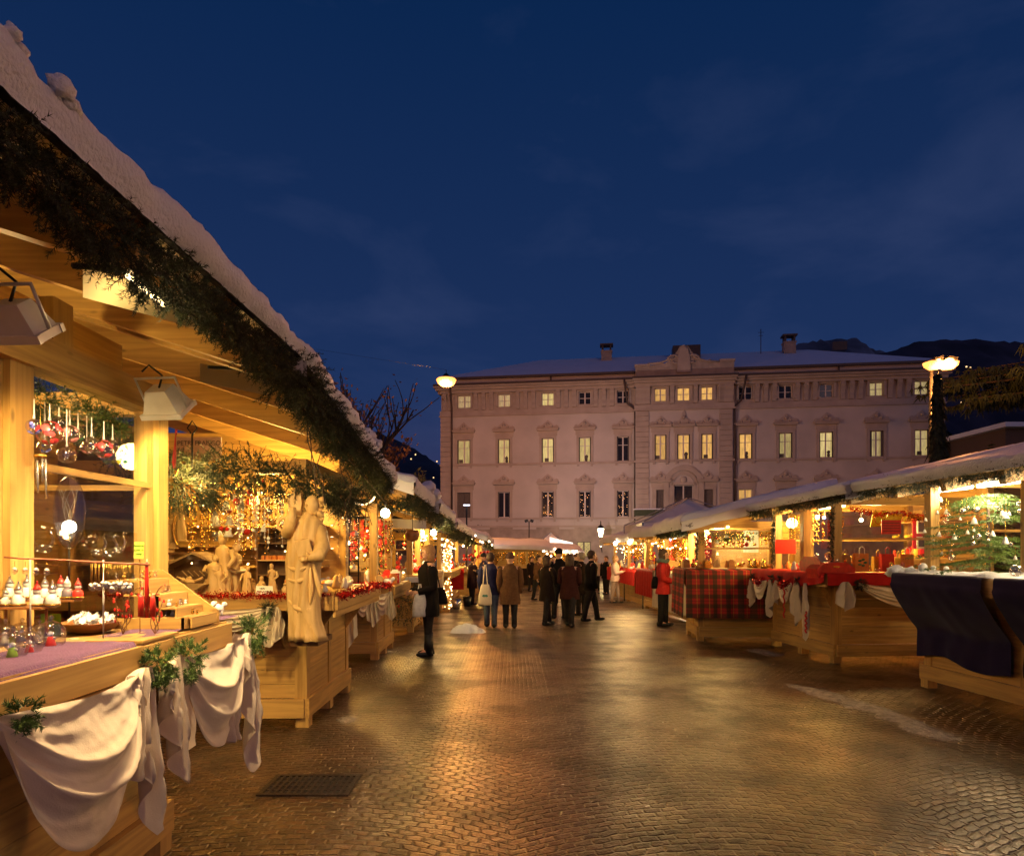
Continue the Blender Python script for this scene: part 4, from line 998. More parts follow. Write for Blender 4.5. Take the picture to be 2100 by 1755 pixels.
S6, f6 = stall('far left stall with yellow light behind the couple', (-1.5, 27.2, -.28), Q, 6.2, D=2.4, zc=1.15, zp=2.1, eave=(2.4, 2.25), over=(.5, .5), rx=(-.8, .6), posts=[.05, 2, 4.1, 6.1],
               end0=True, th=.16, seed=18, lit=150, tubes=3, flap=.3, detail=0)
S7, f7 = stall('far stall facing the street in front of the palace lattice windows', (-1.1, 35.6, -.46), 0, 2.6, D=2.6, zc=1.1, zp=1.95, eave=(2.25, 2.15), over=(.5, .5), rx=(-.5, .5), posts=[.05, 1.3, 2.55],
               th=.10, pitch=.12, seed=21, lit=150, tubes=2, flap=.3, detail=0)
S8, f8 = stall('farthest stall in the middle with string lights on its eave', (1.6, 36.8, -.48), 0, 1.7, D=2.2, zc=1.1, zp=1.95, eave=(2.1, 1.95), over=(.5, .5), rx=(-.4, .5), posts=[.05, .85, 1.65],
               th=.10, pitch=.12, seed=23, lit=150, tubes=2, flap=.3, detail=0)

# thick garland hanging under the nearest eave, in two runs
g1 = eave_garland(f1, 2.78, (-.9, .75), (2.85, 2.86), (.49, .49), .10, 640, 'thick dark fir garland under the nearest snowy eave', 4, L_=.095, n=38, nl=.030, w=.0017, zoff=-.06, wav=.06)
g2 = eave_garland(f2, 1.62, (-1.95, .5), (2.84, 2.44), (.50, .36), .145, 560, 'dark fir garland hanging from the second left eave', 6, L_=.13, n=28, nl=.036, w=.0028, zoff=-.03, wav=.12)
mb = MB()
for i in range(9):
    u = R.random(); p = f2.p(-1.5 + 3.2 * u, -.42, 2.62 - .45 * u); k = [p]
    for j in range(5): k.append(k[-1] + Vector((R.uniform(-.05, .05), R.uniform(-.05, .05), -R.uniform(.07, .14))))
    mb.tube(k, .004, 4, caps=False)
mb.tube([f2.p(-1.6, -.42, 2.68), f2.p(.2, -.42, 2.45), f2.p(1.8, -.42, 2.2)], .006, 5)
single(mb, 'dangling_twigs', barkm, 'thin bare twigs dangling out of the second left garland', 'twigs', f2.p(0, -.4, 2.3))
garl = [(-3.4, 5.75, 2.42), (-2.9, 5.7, 2.36), (-2.45, 5.7, 2.33), (-2.1, 5.75, 2.28), (-1.75, 5.9, 2.2), (-1.6, 6.3, 2.15), (-1.62, 7.0, 2.12)]
mb = MB(); garland(mb, garl, .15, 520, .13, 22, .034, .0030, seed=3)
single(mb, 'fir_garland', needle, 'drooping fir garland above the nativity counter', 'garland', garl[0], 'fir garlands along the stall roofs')
mb = MB(); cpt = Vector((-2.72, 5.55, 2.17))
for i in range(420):
    d = Vector((R.uniform(-1, 1), R.uniform(-.7, .7), R.uniform(-1, .8))); sprig(mb, cpt + Vector((d.x * .30, d.y * .14, d.z * .12)), d + Vector((0, 0, -.2)), .15, 24, .034, .0028)
single(mb, 'fir_bush', needle, 'round bunch of fir hung on a hook above the glass ornaments', 'greenery', cpt)
single(MB().tube([cpt + Vector((.12, 0, .15)), cpt + Vector((.12, 0, .42))], .008, 6).tube([cpt + Vector((.12, 0, .42)), cpt + Vector((.16, 0, .47)), cpt + Vector((.12, 0, .53)), cpt + Vector((.08, 0, .47)), cpt + Vector((.11, 0, .43))], .006, 6), 'hook', blackm, 'iron hook carrying the round fir bunch', 'hook', cpt + Vector((.12, 0, .15)))
eave_garland(f3, 1.3, (.1, 1.6), (2.52, 2.45), (.48, .48), .12, 260, 'fir garland on the third left stall under the tarpaulin', 8, L_=.14, n=12, nl=.04, w=.004)
mb = MB(); garland(mb, [(-3.0, 10.3, 2.62), (-2.3, 10.3, 2.42), (-1.95, 10.3, 2.34), (-1.62, 10.3, 2.3)], .10, 300, .12, 12, .04, .006, seed=5)
single(mb, 'fir_garland', needle, 'ragged fir garland across the near gable of the third left stall', 'garland', (-2.3, 10.3, 2.4), 'fir garlands along the stall roofs')
eave_garland(f4, 2.9, (-.5, .6), (2.4, 2.32), (.52, .48), .12, 170, 'fir garland along the fourth left stall roof', 9, L_=.14, n=10, nl=.045, w=.007)
eave_garland(f5, 6.2, (-1.2, .6), (2.30, 2.16), (.48, .48), .12, 110, 'fir garland along the fifth left stall roof', 10, L_=.16, n=8, nl=.06, w=.008)
eave_garland(f6, 6.2, (-.8, .6), (2.28, 2.12), (.48, .48), .10, 40, 'fir garland along the far left stall roof', 11, L_=.16, n=6, nl=.07, w=.010)
# lumps of snow about to slide from the nearest roofs
for i, (px, py, d, r) in enumerate(((128, 180, 2.03, .032), (26, 66, 1.86, .020), (405, 478, 2.95, .020), (752, 893, 7.6, .09), (772, 908, 7.7, .06), (878, 1000, 12.5, .12), (890, 1012, 13, .12))):
    p = P(px, py, d); mb = MB().sph(p, r, 14, lump=.6, seed=i, sc=(1, 1.3, .9)).sph(p + Vector((-.02, .05, -r * .5)), r * 1.1, 12, lump=.5, seed=i + 9, sc=(1, 1.4, .8))
    single(mb, 'snow_lump', snowm, ['round snow lump on the nearest roof edge', 'small snow lump at the top left of the nearest roof', 'thin snow lump halfway down the nearest roof edge', 'overhanging snow lump at the end of the second left roof', 'snow lump below the overhanging one on the second left roof', 'snow lump on the third left roof', 'lowest snow lump on the third left roof'][i], 'snow', p, 'snow lumps on the left roofs')

# floodlights on the nearest stalls
def floodlight(p, tgt, label, s=1.0, w=70, size=110):
    p = Vector(p); t = thing('floodlight', label, 'floodlight', p, 0, 'white floodlights under the left roofs')
    dr = (Vector(tgt) - p).normalized(); rot = dr.to_track_quat('-Z', 'Y').to_matrix()
    def put(mb, nm, mt, par=t):
        mb.v = [p + rot @ v for v in mb.v]; return mb.build(nm, mt, par)
    a, b, h = .11 * s, .085 * s, .13 * s
    mb = MB().add([(-a, -b, 0), (a, -b, 0), (a, b, 0), (-a, b, 0), (-a * .55, -b * .6, h), (a * .55, -b * .6, h), (a * .55, b * .6, h), (-a * .55, b * .6, h)], [(0, 1, 5, 4), (1, 2, 6, 5), (2, 3, 7, 6), (3, 0, 4, 7), (4, 5, 6, 7)])
    mb.box((0, -b, -.008), (2 * a + .03, .02, .03)).box((0, b, -.008), (2 * a + .03, .02, .03)).box((-a, 0, -.008), (.02, 2 * b, .03)).box((a, 0, -.008), (.02, 2 * b, .03))
    put(mb, 'housing', whitepaint)
    put(MB().box((0, 0, .004), (a * 1.9, b * 1.9, .006)), 'lens', glow('floodlight_lens', (1, .72, .42), 22))
    put(MB().tube([(-a - .012, 0, .01), (-a - .012, 0, h + .06), (a + .012, 0, h + .06), (a + .012, 0, .01)], .008, 6).sph((a * .3, b + .012, .0), .009, 6), 'bracket', whitepaint)
    put(MB().tube([(0, 0, h), (.03, .03, h + .06), (-.03, .04, h + .12), (-.06, 0, h + .10)], .006, 6), 'cable', blackm)
    spot('floodlight_beam', p + dr * .02, tgt, WARMW, w, size)
    return t
floodlight(P(48, 680, 2.5), P(330, 1320, 3.4), 'white floodlight nearest the viewer under the first left roof', .82, 130, 125)
floodlight(P(345, 838, 3.95), P(520, 1230, 4.9), 'white floodlight above the corner post of the nearest left stall', 1.0, 150, 125)
floodlight(P(330, 1240, 4.5) + Vector((0, 0, 1.9)), P(280, 1290, 3.2), 'white floodlight hidden higher up under the first left roof', .9, 60, 130)
# white reflector umbrellas under the roof with tube light
t = thing('ceiling_lamp', 'white lit panel with black arm under the nearest roof', 'lamp', P(290, 590, 2.7))
MB().grid(lambda u, v: P(170 + 300 * u, 548 + 62 * v + 80 * u - 20 * sin(pi * v) , 2.5 + 1.0 * u + .25 * v), 8, 6).build('reflector', lining, t)
MB().tube([P(262, 566, 2.75), P(340, 628, 3.1)], .010, 8).build('tube_lamp', tube_w, t)
MB().tube([P(150, 545, 2.5), P(330, 560, 2.9)], .012, 6).build('arm', blackm, t)
point('panel_light', P(285, 660, 2.9), WARMW, 2.5, .05)
for y in (2.6, 3.2, 3.85): spot('drape_fill_spot', (-1.32, y, 2.55), (-1.72, y + .05, 1.1), (1, .68, .36), 115, 118, .015, .8)  # added spots without a fixture, lighting the drapes from the street side
t = thing('ceiling_lamp', 'smaller white panel with black arm under the second left roof', 'lamp', P(470, 780, 4.9))
MB().grid(lambda u, v: P(410 + 150 * u, 745 + 30 * u + 38 * v, 4.6 + .6 * u + .1 * v), 4, 4).build('reflector', lining, t)
MB().tube([P(428, 753, 4.6), P(525, 757, 5.0)], .012, 6).build('arm', blackm, t)
# inner light of stall 1 and its bare bulb
bulb = P(142, 1080, 3.72)
t = thing('bare_bulb', 'dazzling white bare bulb behind the nearest shop window', 'lamp', bulb)
MB().sph(bulb, .034, 12).build('glass_bulb', glow('bulb_white', (1, .92, .75), 55), t)
MB().tube([bulb + Vector((0, 0, -.03)), bulb + Vector((0, 0, -.08))], .016, 8).tube([bulb + Vector((0, 0, -.08)), (bulb.x, bulb.y, 1.262)], .005, 6).build('socket', blackm, t)
point('stall_light', (-2.85, 3.6, 2.35), WARMW, 40, .1)

# ================================================================ RIGHT ROW
R1, h1 = stall('nearest right stall wrapped in navy cloth with white baubles', (4.97, 8.24, 0), radians(-84), 3.6, D=2.3, zc=1.36, zp=2.40, hang=.07, eave=(2.47, 2.51), over=(.40, .40), rx=(-.95, .4), posts=[.08, 1.45, 3.5], pitch=.22,
               th=.035, seed=31, lit=0, tubes=2, flap=.34, glass_ends=True)
for x, wv in ((.5, 130), (1.7, 120)):
    point('stall_light', h1.p(x, .45, 2.24), (1.0, .78, .48), wv, .12)
R2, h2 = stall('second right stall of bare planks with red cloth, bags and tinsel', (4.50, 11.75, 0), radians(-84), 1.85, D=2.5, zc=1.31, zp=2.30, hang=.07, eave=(2.36, 2.45), over=(.36, .40), rx=(-.3, .95), posts=[.05, .95, 1.8], pitch=.23,
               endL=True, th=.04, seed=33, lit=150, tubes=1, flap=.30)
point('stall_light', h2.p(1.3, 1.0, 2.15), WARMW, 90, .1)
R3, h3 = stall('third right stall with a red tartan cloth and hanging sweets', (3.46, 13.4, -.01), radians(-94.7), 1.1, D=2.0, zc=1.31, zp=2.04, eave=(2.10, 2.12), over=(.33, .33), rx=(-2.4, .4), posts=[.05, 1.05], pitch=.25,
               endL=True, th=.12, seed=35, lit=150, tubes=2, flap=.25, lcol=WARMW)
R4, h4 = stall('fourth right stall with cream and red cloths behind the red jacket', (4.0, 20.4, -.12), radians(-88), 4.4, D=2.0, zc=1.2, zp=2.06, eave=(2.22, 2.2), over=(.4, .4), rx=(-.3, .4), posts=[.05, 2.2, 4.35], pitch=.25,
               endL=True, th=.14, seed=37, lit=150, tubes=2, flap=.25, detail=0)
R5, h5 = stall('farthest right stall with dazzling lamps beside the person in pink', (4.1, 27.5, -.26), radians(-88), 5.6, D=2.0, zc=1.2, zp=2.1, eave=(2.25, 2.25), over=(.45, .45), rx=(-.3, .4), posts=[.05, 2.8, 5.5], pitch=.25,
               endL=True, th=.14, seed=39, lit=190, tubes=3, flap=.25, detail=0)
eave_garland(h1, 3.6, (-.9, .4), (2.46, 2.50), (.38, .38), .075, 420, 'green fir garland along the nearest right eave', 41, L_=.10, n=14, nl=.03, w=.003, zoff=-.06)
eave_garland(h2, 1.85, (-.3, .95), (2.34, 2.44), (.34, .38), .075, 340, 'green fir garland along the second right eave', 43, L_=.10, n=12, nl=.035, w=.004, zoff=-.06)
eave_garland(h3, 1.1, (-2.4, .4), (2.04, 2.06), (.3, .3), .06, 200, 'fir garland along the tartan stall eave', 45, L_=.10, n=10, nl=.04, w=.005, zoff=-.05)
mb = MB(); garland(mb, [h2.p(1.8, -.03, 2.28), h2.p(1.8, -.04, 1.8), h2.p(1.8, -.04, 1.36)], .08, 190, .09, 14, .03, .003, seed=7)
single(mb, 'fir_garland', needle, 'fir garland wound down the corner post of the second right stall', 'garland', h2.p(1.8, -.03, 1.36), 'fir garlands along the stall roofs')
mb = MB(); garland(mb, [h2.p(.05, -.03, 2.25), h2.p(.05, -.04, 1.36)], .05, 120, .09, 10, .03, .004, seed=8)
single(mb, 'fir_garland', needle, 'thin fir garland on the far post of the second right stall', 'garland', h2.p(.05, -.03, 1.36), 'fir garlands along the stall roofs')
mb = MB(); garland(mb, [h3.p(1.05, -.03, 2.0), h3.p(1.05, -.04, 1.4)], .08, 120, .09, 10, .035, .005, seed=9)
single(mb, 'fir_garland', needle, 'dark fir garland round the corner post of the tartan stall', 'garland', h3.p(1.05, -.03, 1.4), 'fir garlands along the stall roofs')

# peaked tents
def tent(label, c, w_, d_, ze, za, z0, lit, name='peaked_tent', litmat=None):
    t = thing(name, label, 'tent', (c[0], c[1], z0)); x, y = c
    A = [(x - w_ / 2, y - d_ / 2, ze), (x + w_ / 2, y - d_ / 2, ze), (x + w_ / 2, y + d_ / 2, ze), (x - w_ / 2, y + d_ / 2, ze)]; ap = Vector((x, y, za))
    mb = MB()
    for i in range(4):
        a, b = Vector(A[i]), Vector(A[(i + 1) % 4])
        def fn(u, v, a=a, b=b):
            p = a.lerp(b, u).lerp(ap, v); s = .10 * sin(pi * v); return p + Vector((0, 0, -s + .03 * nz(p.x * 2, p.y * 2, i)))
        mb.grid(fn, 10, 8)
        mb.grid(lambda u, v, a=a, b=b: a.lerp(b, u) + Vector((0, 0, -.22 * v)), 4, 1)
    mb.build('canopy', tarp, t)
    for i, a in enumerate(A):
        a = Vector(a); MB().tube([a, (a.x, a.y, z0)], .025, 6).build('leg', silver, t); MB().tube([a + Vector((0, 0, .03)), ap.lerp(a, .03) + Vector((0, 0, .03))], .02, 6).build('ridge_seam', plain('grey_seam', (.3, .3, .34), .6), t)
    if lit: point('stall_light', (x, y, ze - .15), (1, .86, .62), lit, .2)
    return t
tent('white peaked tent rising behind the third right stall roof', (5.75, 22.3), 3.6, 3.4, 2.45, 3.30, -.18, 140)
tent('low snowy tent with a glowing side in front of the palace', (2.35, 41), 3.0, 3.0, 1.55, 2.62, -.56, 60)
single(MB().grid(lambda u, v: (2.2 + 1.35 * u, 39.35 + .5 * v, 1.58 + .55 * v - .12 * u + .2 * v * (1 - u)), 4, 4), 'glowing_awning', glow('glowing_awning_cloth', (1, .95, .82), 1.4), 'bright white self-glowing awning panel in front of the low tent', 'awning', (2.8, 39.35, 1.62), solid=.02)  # lamplight on the cloth is put into its material as glow
# ================================================================ GOODS ON THE NEAREST STALL
ZC = 1.262
def on1(px, py, z=ZC):
    "point on the nearest counter top seen at px,py"
    d = (EYE - z) * F / (py - YH); return Vector(((px - CX) * d / F, d, z))
def cloth_strip(quad, label, mat, th=.006, name='counter_cloth', nu=30, nv=8, hang=0, wr=.004, cat='cloth'):
    a, b, c, d = [Vector(q) for q in quad]; mb = MB()
    def fn(u, v):
        p = a.lerp(b, u).lerp(d.lerp(c, u), v)
        return p + Vector((0, 0, th + wr * nz(u * 14, v * 5, 2) + wr))
    mb.grid(fn, nu, nv)
    return single(mb, name, mat, label, cat, a)
# purple cloths
mb = MB()
def pc(u, v):
    y = 1.2 + 1.66 * u; x = -1.93 + .40 * v; e = max(0, x + 1.585)
    return (min(x, -1.568) + .006 * nz(y * 7, v * 3), y, 1.272 + .004 * nz(y * 9, v * 6) - (.075 * (e / .06) if e > 0 else 0))
mb.grid(pc, 60, 14); single(mb, 'counter_cloth', purple, 'long purple cloth on the nearest counter under the glass jars', 'cloth', (-1.75, 2, 1.27))
mb = MB()
def pc2(u, v):
    y = 3.0 + .98 * u; x = -1.84 + .245 * v + .03 * nz(u * 3, 1)
    return (x, y, 1.272 + .004 * nz(y * 9, v * 6, 4))
mb.grid(pc2, 40, 10); single(mb, 'counter_cloth', purple, 'short purple cloth at the far end of the nearest counter', 'cloth', (-1.75, 3.3, 1.27))
single(MB().box2((-1.80, 2.88, 1.262), (-1.56, 3.20, 1.272)), 'board', wy, 'loose pine board between the two purple cloths', 'board', (-1.7, 3, 1.27))

# glass jars with little figures
def jar(p, r, figc, label, h=1.15):
    t = thing('glass_globe', label, 'glass globe', p, R.uniform(0, 6), 'blown glass globes at the front of the nearest counter')
    k = [(r * .62, .002), (r * .9, r * .35), (r, r * .85), (r * .93, r * 1.3), (r * .62, r * 1.75), (r * .2, r * 1.95), (.0, r * 2.0)]
    MB().lathe(p, k, 18).build('glass_shell', crystal, t)
    MB().tube([Vector(p) + Vector((0, 0, r * 1.98)), Vector(p) + Vector((.003, 0, r * 2.2)), Vector(p) + Vector((0, 0, r * 2.35))], [.006, .010, .003], 6).build('glass_knob', crystal, t)
    q = Vector(p)
    MB().lathe(q, [(r * .34, .006), (r * .36, r * .2), (r * .2, r * .8), (r * .1, r * .9)], 8).build('figure_body', figc, t)
    MB().sph(q + Vector((0, 0, r * 1.0)), r * .2, 8).tube([q + Vector((-r * .35, 0, r * .75)), q + Vector((r * .35, 0, r * .7))], r * .08, 5).build('figure_head', porcelain, t)
    MB().lathe(q, [(r * .6, .003), (r * .62, r * .07), (0, r * .09)], 12).build('cotton_base', snowm, t)
    return t
jl = ['with a red figure', 'with a green figure', 'with a small white figure', 'holding a red figure, largest of the row']
for i, (px, py, r, m, lb) in enumerate(((25, 1352, .052, green_p, 'glass globe with a green and white figure, cut by the photo edge'), (60, 1342, .046, red_p, 'glass globe with a red figure next to the leftmost globe'), (80, 1318, .042, porcelain, 'small glass globe with a white figure behind the front ones'), (104, 1328, .056, red_p, 'largest glass globe with a red figure at the right end of the row'), (10, 1322, .046, porcelain, 'glass globe with a white figure at the back left'), (45, 1314, .042, porcelain, 'clear glass globe behind the red-figured one'))):
    jar(on1(px, py), r, m, lb)
# white lid, oval tag
single(MB().lathe(on1(140, 1297), [(.028, 0), (.028, .015), (.024, .017), (0, .017)], 18), 'round_lid', porcelain, 'small round cream lid beside the glass globes', 'lid', on1(140, 1297))
single(MB().lathe(on1(152, 1310, 1.282), [(.014, 0), (.014, .002), (0, .003)], 16, sx=1.4), 'oval_tag', paper, 'tiny oval white tag on the purple cloth', 'tag', on1(152, 1310))
# tiered rack of snowmen
def snowman(p, s, bodyc, hat, label, grp='white bell figures on the tiered rack'):
    p = Vector(p); t = thing('snowman_figure', label, 'figurine', p, R.uniform(-1, 1), grp)
    MB().lathe(p, [(.017 * s, 0), (.021 * s, .010 * s), (.019 * s, .030 * s), (.010 * s, .040 * s), (0, .042 * s)], 12).build('body', bodyc, t)
    MB().sph(p + Vector((0, 0, .050 * s)), .0125 * s, 10).build('head', porcelain, t)
    MB().lathe(p + Vector((0, 0, .056 * s)), [(.014 * s, 0), (.010 * s, .006 * s), (.002, .022 * s)], 10).sph(p + Vector((0, 0, .08 * s)), .004 * s, 6).build('hat', hat, t)
    MB().tube([p + Vector((-.018 * s, .0, .030 * s)), p + Vector((0, -.004, .036 * s)), p + Vector((.018 * s, 0, .030 * s))], .004 * s, 5).lathe(p, [(.021 * s, .003), (.024 * s, .006), (.021 * s, .012)], 12).build('trim', goldshiny, t)
    return t
rp = on1(60, 1290); rk = thing('tiered_rack', 'low brown tiered rack carrying the white bell figures', 'rack', rp)
RD = 2.95
def rkp(px, py, dd=0): return P(px, py, RD + dd)
for (a, b, py, dd, w_) in ((5, 100, 1243, 0, .10), (30, 160, 1228, .07, .06)):
    p, q = rkp(a, py, dd), rkp(b, py + 3, dd); MB().box2((p.x, p.y - w_ / 2, p.z - .01), (q.x, q.y + w_ / 2, p.z)).build('shelf', brownbowl, rk)
for px in (12, 58, 95): p = rkp(px, 1243); MB().tube([(p.x, p.y, p.z - .01), (p.x, p.y, 1.272)], .006, 6).build('leg', brownbowl, rk)
lbs = ['white bell figure with silver cap, leftmost on the rack', 'white bell figure second from the left on the rack', 'white bell figure with a dark cap at the back of the rack', 'white bell figure with a red nose in the middle of the rack', 'white bell figure right of the middle of the rack', 'white bell figure with grey skirt on the rack', 'white bell figure with a red cap near the right end of the rack', 'white bell figure on a red box, rightmost on the rack', 'white bell figure tallest at the back of the rack', 'small white bell figure low at the left end of the rack']
for i, (px, py, s, bc, ht) in enumerate(((20, 1218, 1.25, porcelain, silver), (38, 1243, 1.3, porcelain, silver), (55, 1226, 1.3, porcelain, silver), (76, 1243, 1.3, porcelain, red_p), (108, 1243, 1.35, porcelain, silver), (138, 1222, 1.2, plain('grey_paint', (.16, .13, .15), .4), porcelain), (125, 1225, 1.25, porcelain, red_p), (160, 1232, 1.1, red_p, red_p), (92, 1224, 1.2, porcelain, silver), (12, 1242, 1.0, porcelain, silver))):
    dd = 0 if py > 1235 else .07
    p = rkp(px, 1243 if dd == 0 else 1228, dd)
    if i == 9: p = rkp(px, 1243)
    snowman(p, s, bc, ht, lbs[i])
snowman(on1(8, 1275), 1.2, porcelain, porcelain, 'white angel-like figure standing on the counter at the photo edge', 'white bell figures beside the rack')
# lime price card
p = P(104, 1262, 3.02); t = thing('price_card', 'lime green price card with number 3 under the snowmen', 'card', (p.x, p.y, 1.27))
MB().grid(lambda u, v: (p.x - .045 + .09 * u, p.y + .018 * sin(u * pi), 1.272 + .10 * v), 8, 2).build('card', green_p, t)
text_part('number', '3', .035, (p.x + .012, p.y - .003, 1.325), (pi / 2, 0, 0), ink, t)
# bowl
bp_ = Vector((-1.99, 3.22, 1.264))
t = thing('wooden_bowl', 'wide brown wooden bowl heaped with white shapes', 'bowl', bp_)
MB().lathe(bp_, [(.06, 0), (.105, .02), (.128, .048), (.13, .052), (.122, .050), (.098, .026), (.0, .02)], 28).build('bowl', brownbowl, t)
for i in range(34):
    q = bp_ + Vector((R.uniform(-.085, .085), R.uniform(-.07, .07), .045 + R.uniform(0, .04)))
    mb = MB(); r = R.uniform(.016, .026); n = R.choice((5, 6, 8))
    mb.prism([(r * (1 if k % 2 else .55) * cos(2 * pi * k / (2 * n)), r * (1 if k % 2 else .55) * sin(2 * pi * k / (2 * n))) for k in range(2 * n)], .005, (q, Vector((1, R.uniform(-.6, .6), R.uniform(-.6, .6))).normalized(), Vector((R.uniform(-.4, .4), .6, .8)).normalized(), Vector((0, -.8, .5)).normalized()))
    single(mb, 'star_ornament', porcelain, 'white star-shaped ornament heaped in the wooden bowl', 'ornament', q, 'white ornaments in the wooden bowl')
# branch rod with hanging drops
a, b = P(8, 1142, 2.75), P(308, 1158, 3.05); rod = thing('ornament_rack', 'thin reddish branch held level over the counter to hang glass drops', 'rack', (a.x, a.y, 1.27))
k = [a.lerp(b, i / 10) + Vector((0, 0, .004 * nz(i * 1.3))) for i in range(11)]
MB().tube(k, .0045, 6).build('branch', plain('reddish_twig', (.28, .08, .03), .5), rod)
for px in (62, 212): p = P(px, 1147, 2.75 + px / 1000); MB().tube([p, (p.x, p.y, 1.27)], .0035, 6).build('stand', whitepaint, rod)
first = None
for i in range(26):
    px = 186 + i * 3.9 + R.uniform(-1.5, 1.5) if i < 22 else 30 + (i - 22) * 22; dd = R.uniform(-.03, .03)
    top = P(px, 1150 + (px - 8) * .015 * 2, 2.9 + dd); ln = R.uniform(.075, .10) if i < 22 else .03
    t = thing('glass_drop', 'clear glass drop with white cap hanging from the reddish branch', 'ornament', top, 0, 'glass drops hanging in a row from the branch')
    MB().tube([top, top + Vector((0, 0, -ln))], .0012, 4).build('string', goldshiny, t)
    q = top + Vector((0, 0, -ln)); MB().sph(q + Vector((0, 0, -.012)), .012, 8, sc=(1, 1, 1.25)).build('drop', crystal, t)
    MB().lathe(q + Vector((0, 0, -.006)), [(.010, 0), (.008, .007), (.001, .012)], 8).build('cap', porcelain, t)
# candles
def candle(px, py0, py1, d, r, label):
    b_, tp = P(px, py0, d), P(px, py1, d); t = thing('candle', label, 'candle', b_, 0, 'red candles on the nearest counter')
    MB().lathe(b_, [(r, 0), (r * .96, (tp - b_).z * .7), (r * .82, (tp - b_).z - .008), (r * .5, (tp - b_).z)], 14).build('wax', redcl if False else red_p, t)
    MB().tube([tp, tp + Vector((.001, 0, .012))], .0018, 5).build('wick', porcelain, t)
candle(301, 1266, 1152, 3.05, .0085, 'tall thin red candle')
candle(289, 1264, 1220, 3.0, .0125, 'short red candle left of the tall one')
candle(313, 1264, 1222, 3.0, .0125, 'short red candle right of the tall one')
# clip sign
p = P(285, 1128, 3.12); t = thing('clip_sign', 'small bright green handwritten sign beside the corner post', 'sign', p)
MB().box(p, (.042, .003, .075), rot=(0, .06, 0)).build('card', plain('bright_lime_card', (.62, .80, .10), .5), t)
for i, s in enumerate(('FRASCHE', 'CON LE', 'OVEJE')): text_part('lettering', s, .0115, (p.x, p.y - .0025, p.z + .020 - i * .019), (pi / 2, 0, 0), plain('green_ink', (.05, .22, .02), .5), t)
MB().tube([p + Vector((.0, .004, -.036)), P(287, 1160, 3.14), (P(287, 1160, 3.14).x, 3.14, 1.272)], .002, 4).build('wire', goldshiny, t)
# wire branches with red leaves
def wire_branch(px, d, H, label, seed):
    rr = random.Random(seed); b_ = P(px, 1262, d); b_.z = 1.272; t = thing('wire_branch', label, 'ornament', b_, 0, 'wire branches with red leaves')
    mb, lf = MB(), MB()
    for k in range(5):
        pts = [b_.copy()]; ang = rr.uniform(-1, 1); L_ = H * rr.uniform(.55, 1)
        for j in range(8): pts.append(b_ + Vector((sin(ang) * .35 * L_ * (j + 1) / 8 + .012 * sin(j * 1.1 + k * 2), .01 * sin(j), L_ * (j + 1) / 8 - (.02 if j > 6 else 0))))
        mb.tube(pts, .0022, 5, caps=False)
        for j in range(5):
            q = pts[rr.randint(3, 8)] + Vector((rr.uniform(-.012, .012), -.004, rr.uniform(-.01, .01)))
            if rr.random() < .65: lf.sph(q, .006, 6, sc=(1, .4, 1.5))
            else: lf.sph(q, .0035, 6)
    mb.build('wire', plain('brown_wire', (.18, .08, .03), .4, metal=.3), t); lf.build('leaf', red_p, t)
wire_branch(252, 3.1, .24, 'brown wire branch with red leaves left of the candles', 2)
wire_branch(318, 3.12, .27, 'curled brown wire branch with red berries right of the candles', 5)
# stepped display box
t = thing('display_steps', 'pale pine stepped display box at the far end of the nearest counter', 'display', (-1.75, 3.4, 1.27))
px_ = [(268, 1145), (330, 1150), (432, 1262)]
d0 = 3.42
X = lambda px, d: (px - CX) * d / F
steps = [(255, 318, 1105, .0), (262, 362, 1180, .0), (320, 400, 1212, 0), (352, 418, 1240, 0)]
for i, (xa, xb, zt, h) in enumerate(((-1.98, -1.84, 1.27 + .235, 0), (-1.90, -1.74, 1.27 + .165, 0), (-1.82, -1.66, 1.27 + .10, 0), (-1.76, -1.585, 1.27 + .055, 0))):
    MB().box2((xa, 3.34, zt - .008), (xb + .02, 3.62, zt)).box2((xb + .012, 3.34, 1.272), (xb + .02, 3.62, zt - .008)).build('step', wy, t)
MB().add([(-1.98, 3.625, 1.272), (-1.56, 3.625, 1.272), (-1.56, 3.625, 1.33), (-1.86, 3.625, 1.55), (-1.98, 3.625, 1.55), (-1.98, 3.64, 1.272), (-1.56, 3.64, 1.272), (-1.56, 3.64, 1.33), (-1.86, 3.64, 1.55), (-1.98, 3.64, 1.55)], [(0, 1, 2, 3, 4), (9, 8, 7, 6, 5), (0, 5, 6, 1), (1, 6, 7, 2), (2, 7, 8, 3), (3, 8, 9, 4), (4, 9, 5, 0)]).build('side_board', wx, t)
MB().box2((-1.60, 3.30, 1.272), (-1.585, 3.62, 1.325)).box2((-1.98, 3.30, 1.272), (-1.585, 3.312, 1.325)).build('front_board', wx, t)
for i in range(34):
    s = R.choice((0, 1, 2, 3, 3)); xa, xb, zt = ((-1.97, -1.85, 1.505), (-1.89, -1.75, 1.435), (-1.81, -1.67, 1.37), (-1.74, -1.60, 1.325))[s]
    q = Vector((R.uniform(xa, xb), R.uniform(3.35, 3.6), zt)); r = R.uniform(.007, .013)
    m_ = R.choice((crystal, porcelain, crystal, goldshiny))
    single(MB().sph(q + Vector((0, 0, r)), r, 8).sph(q + Vector((0, 0, r * 2.5)), r * .65, 8).tube([q + Vector((r * .6, 0, r * 2.6)), q + Vector((r * 1.3, 0, r * 3.3))], r * .15, 4), 'glass_animal', m_, {'crystal_glass': 'tiny clear glass animal on the stepped box', 'white_china': 'tiny white china animal on the stepped box', 'gold_foil': 'tiny golden animal on the stepped box'}[m_.name], 'figurine', q, 'tiny animals on the stepped display')
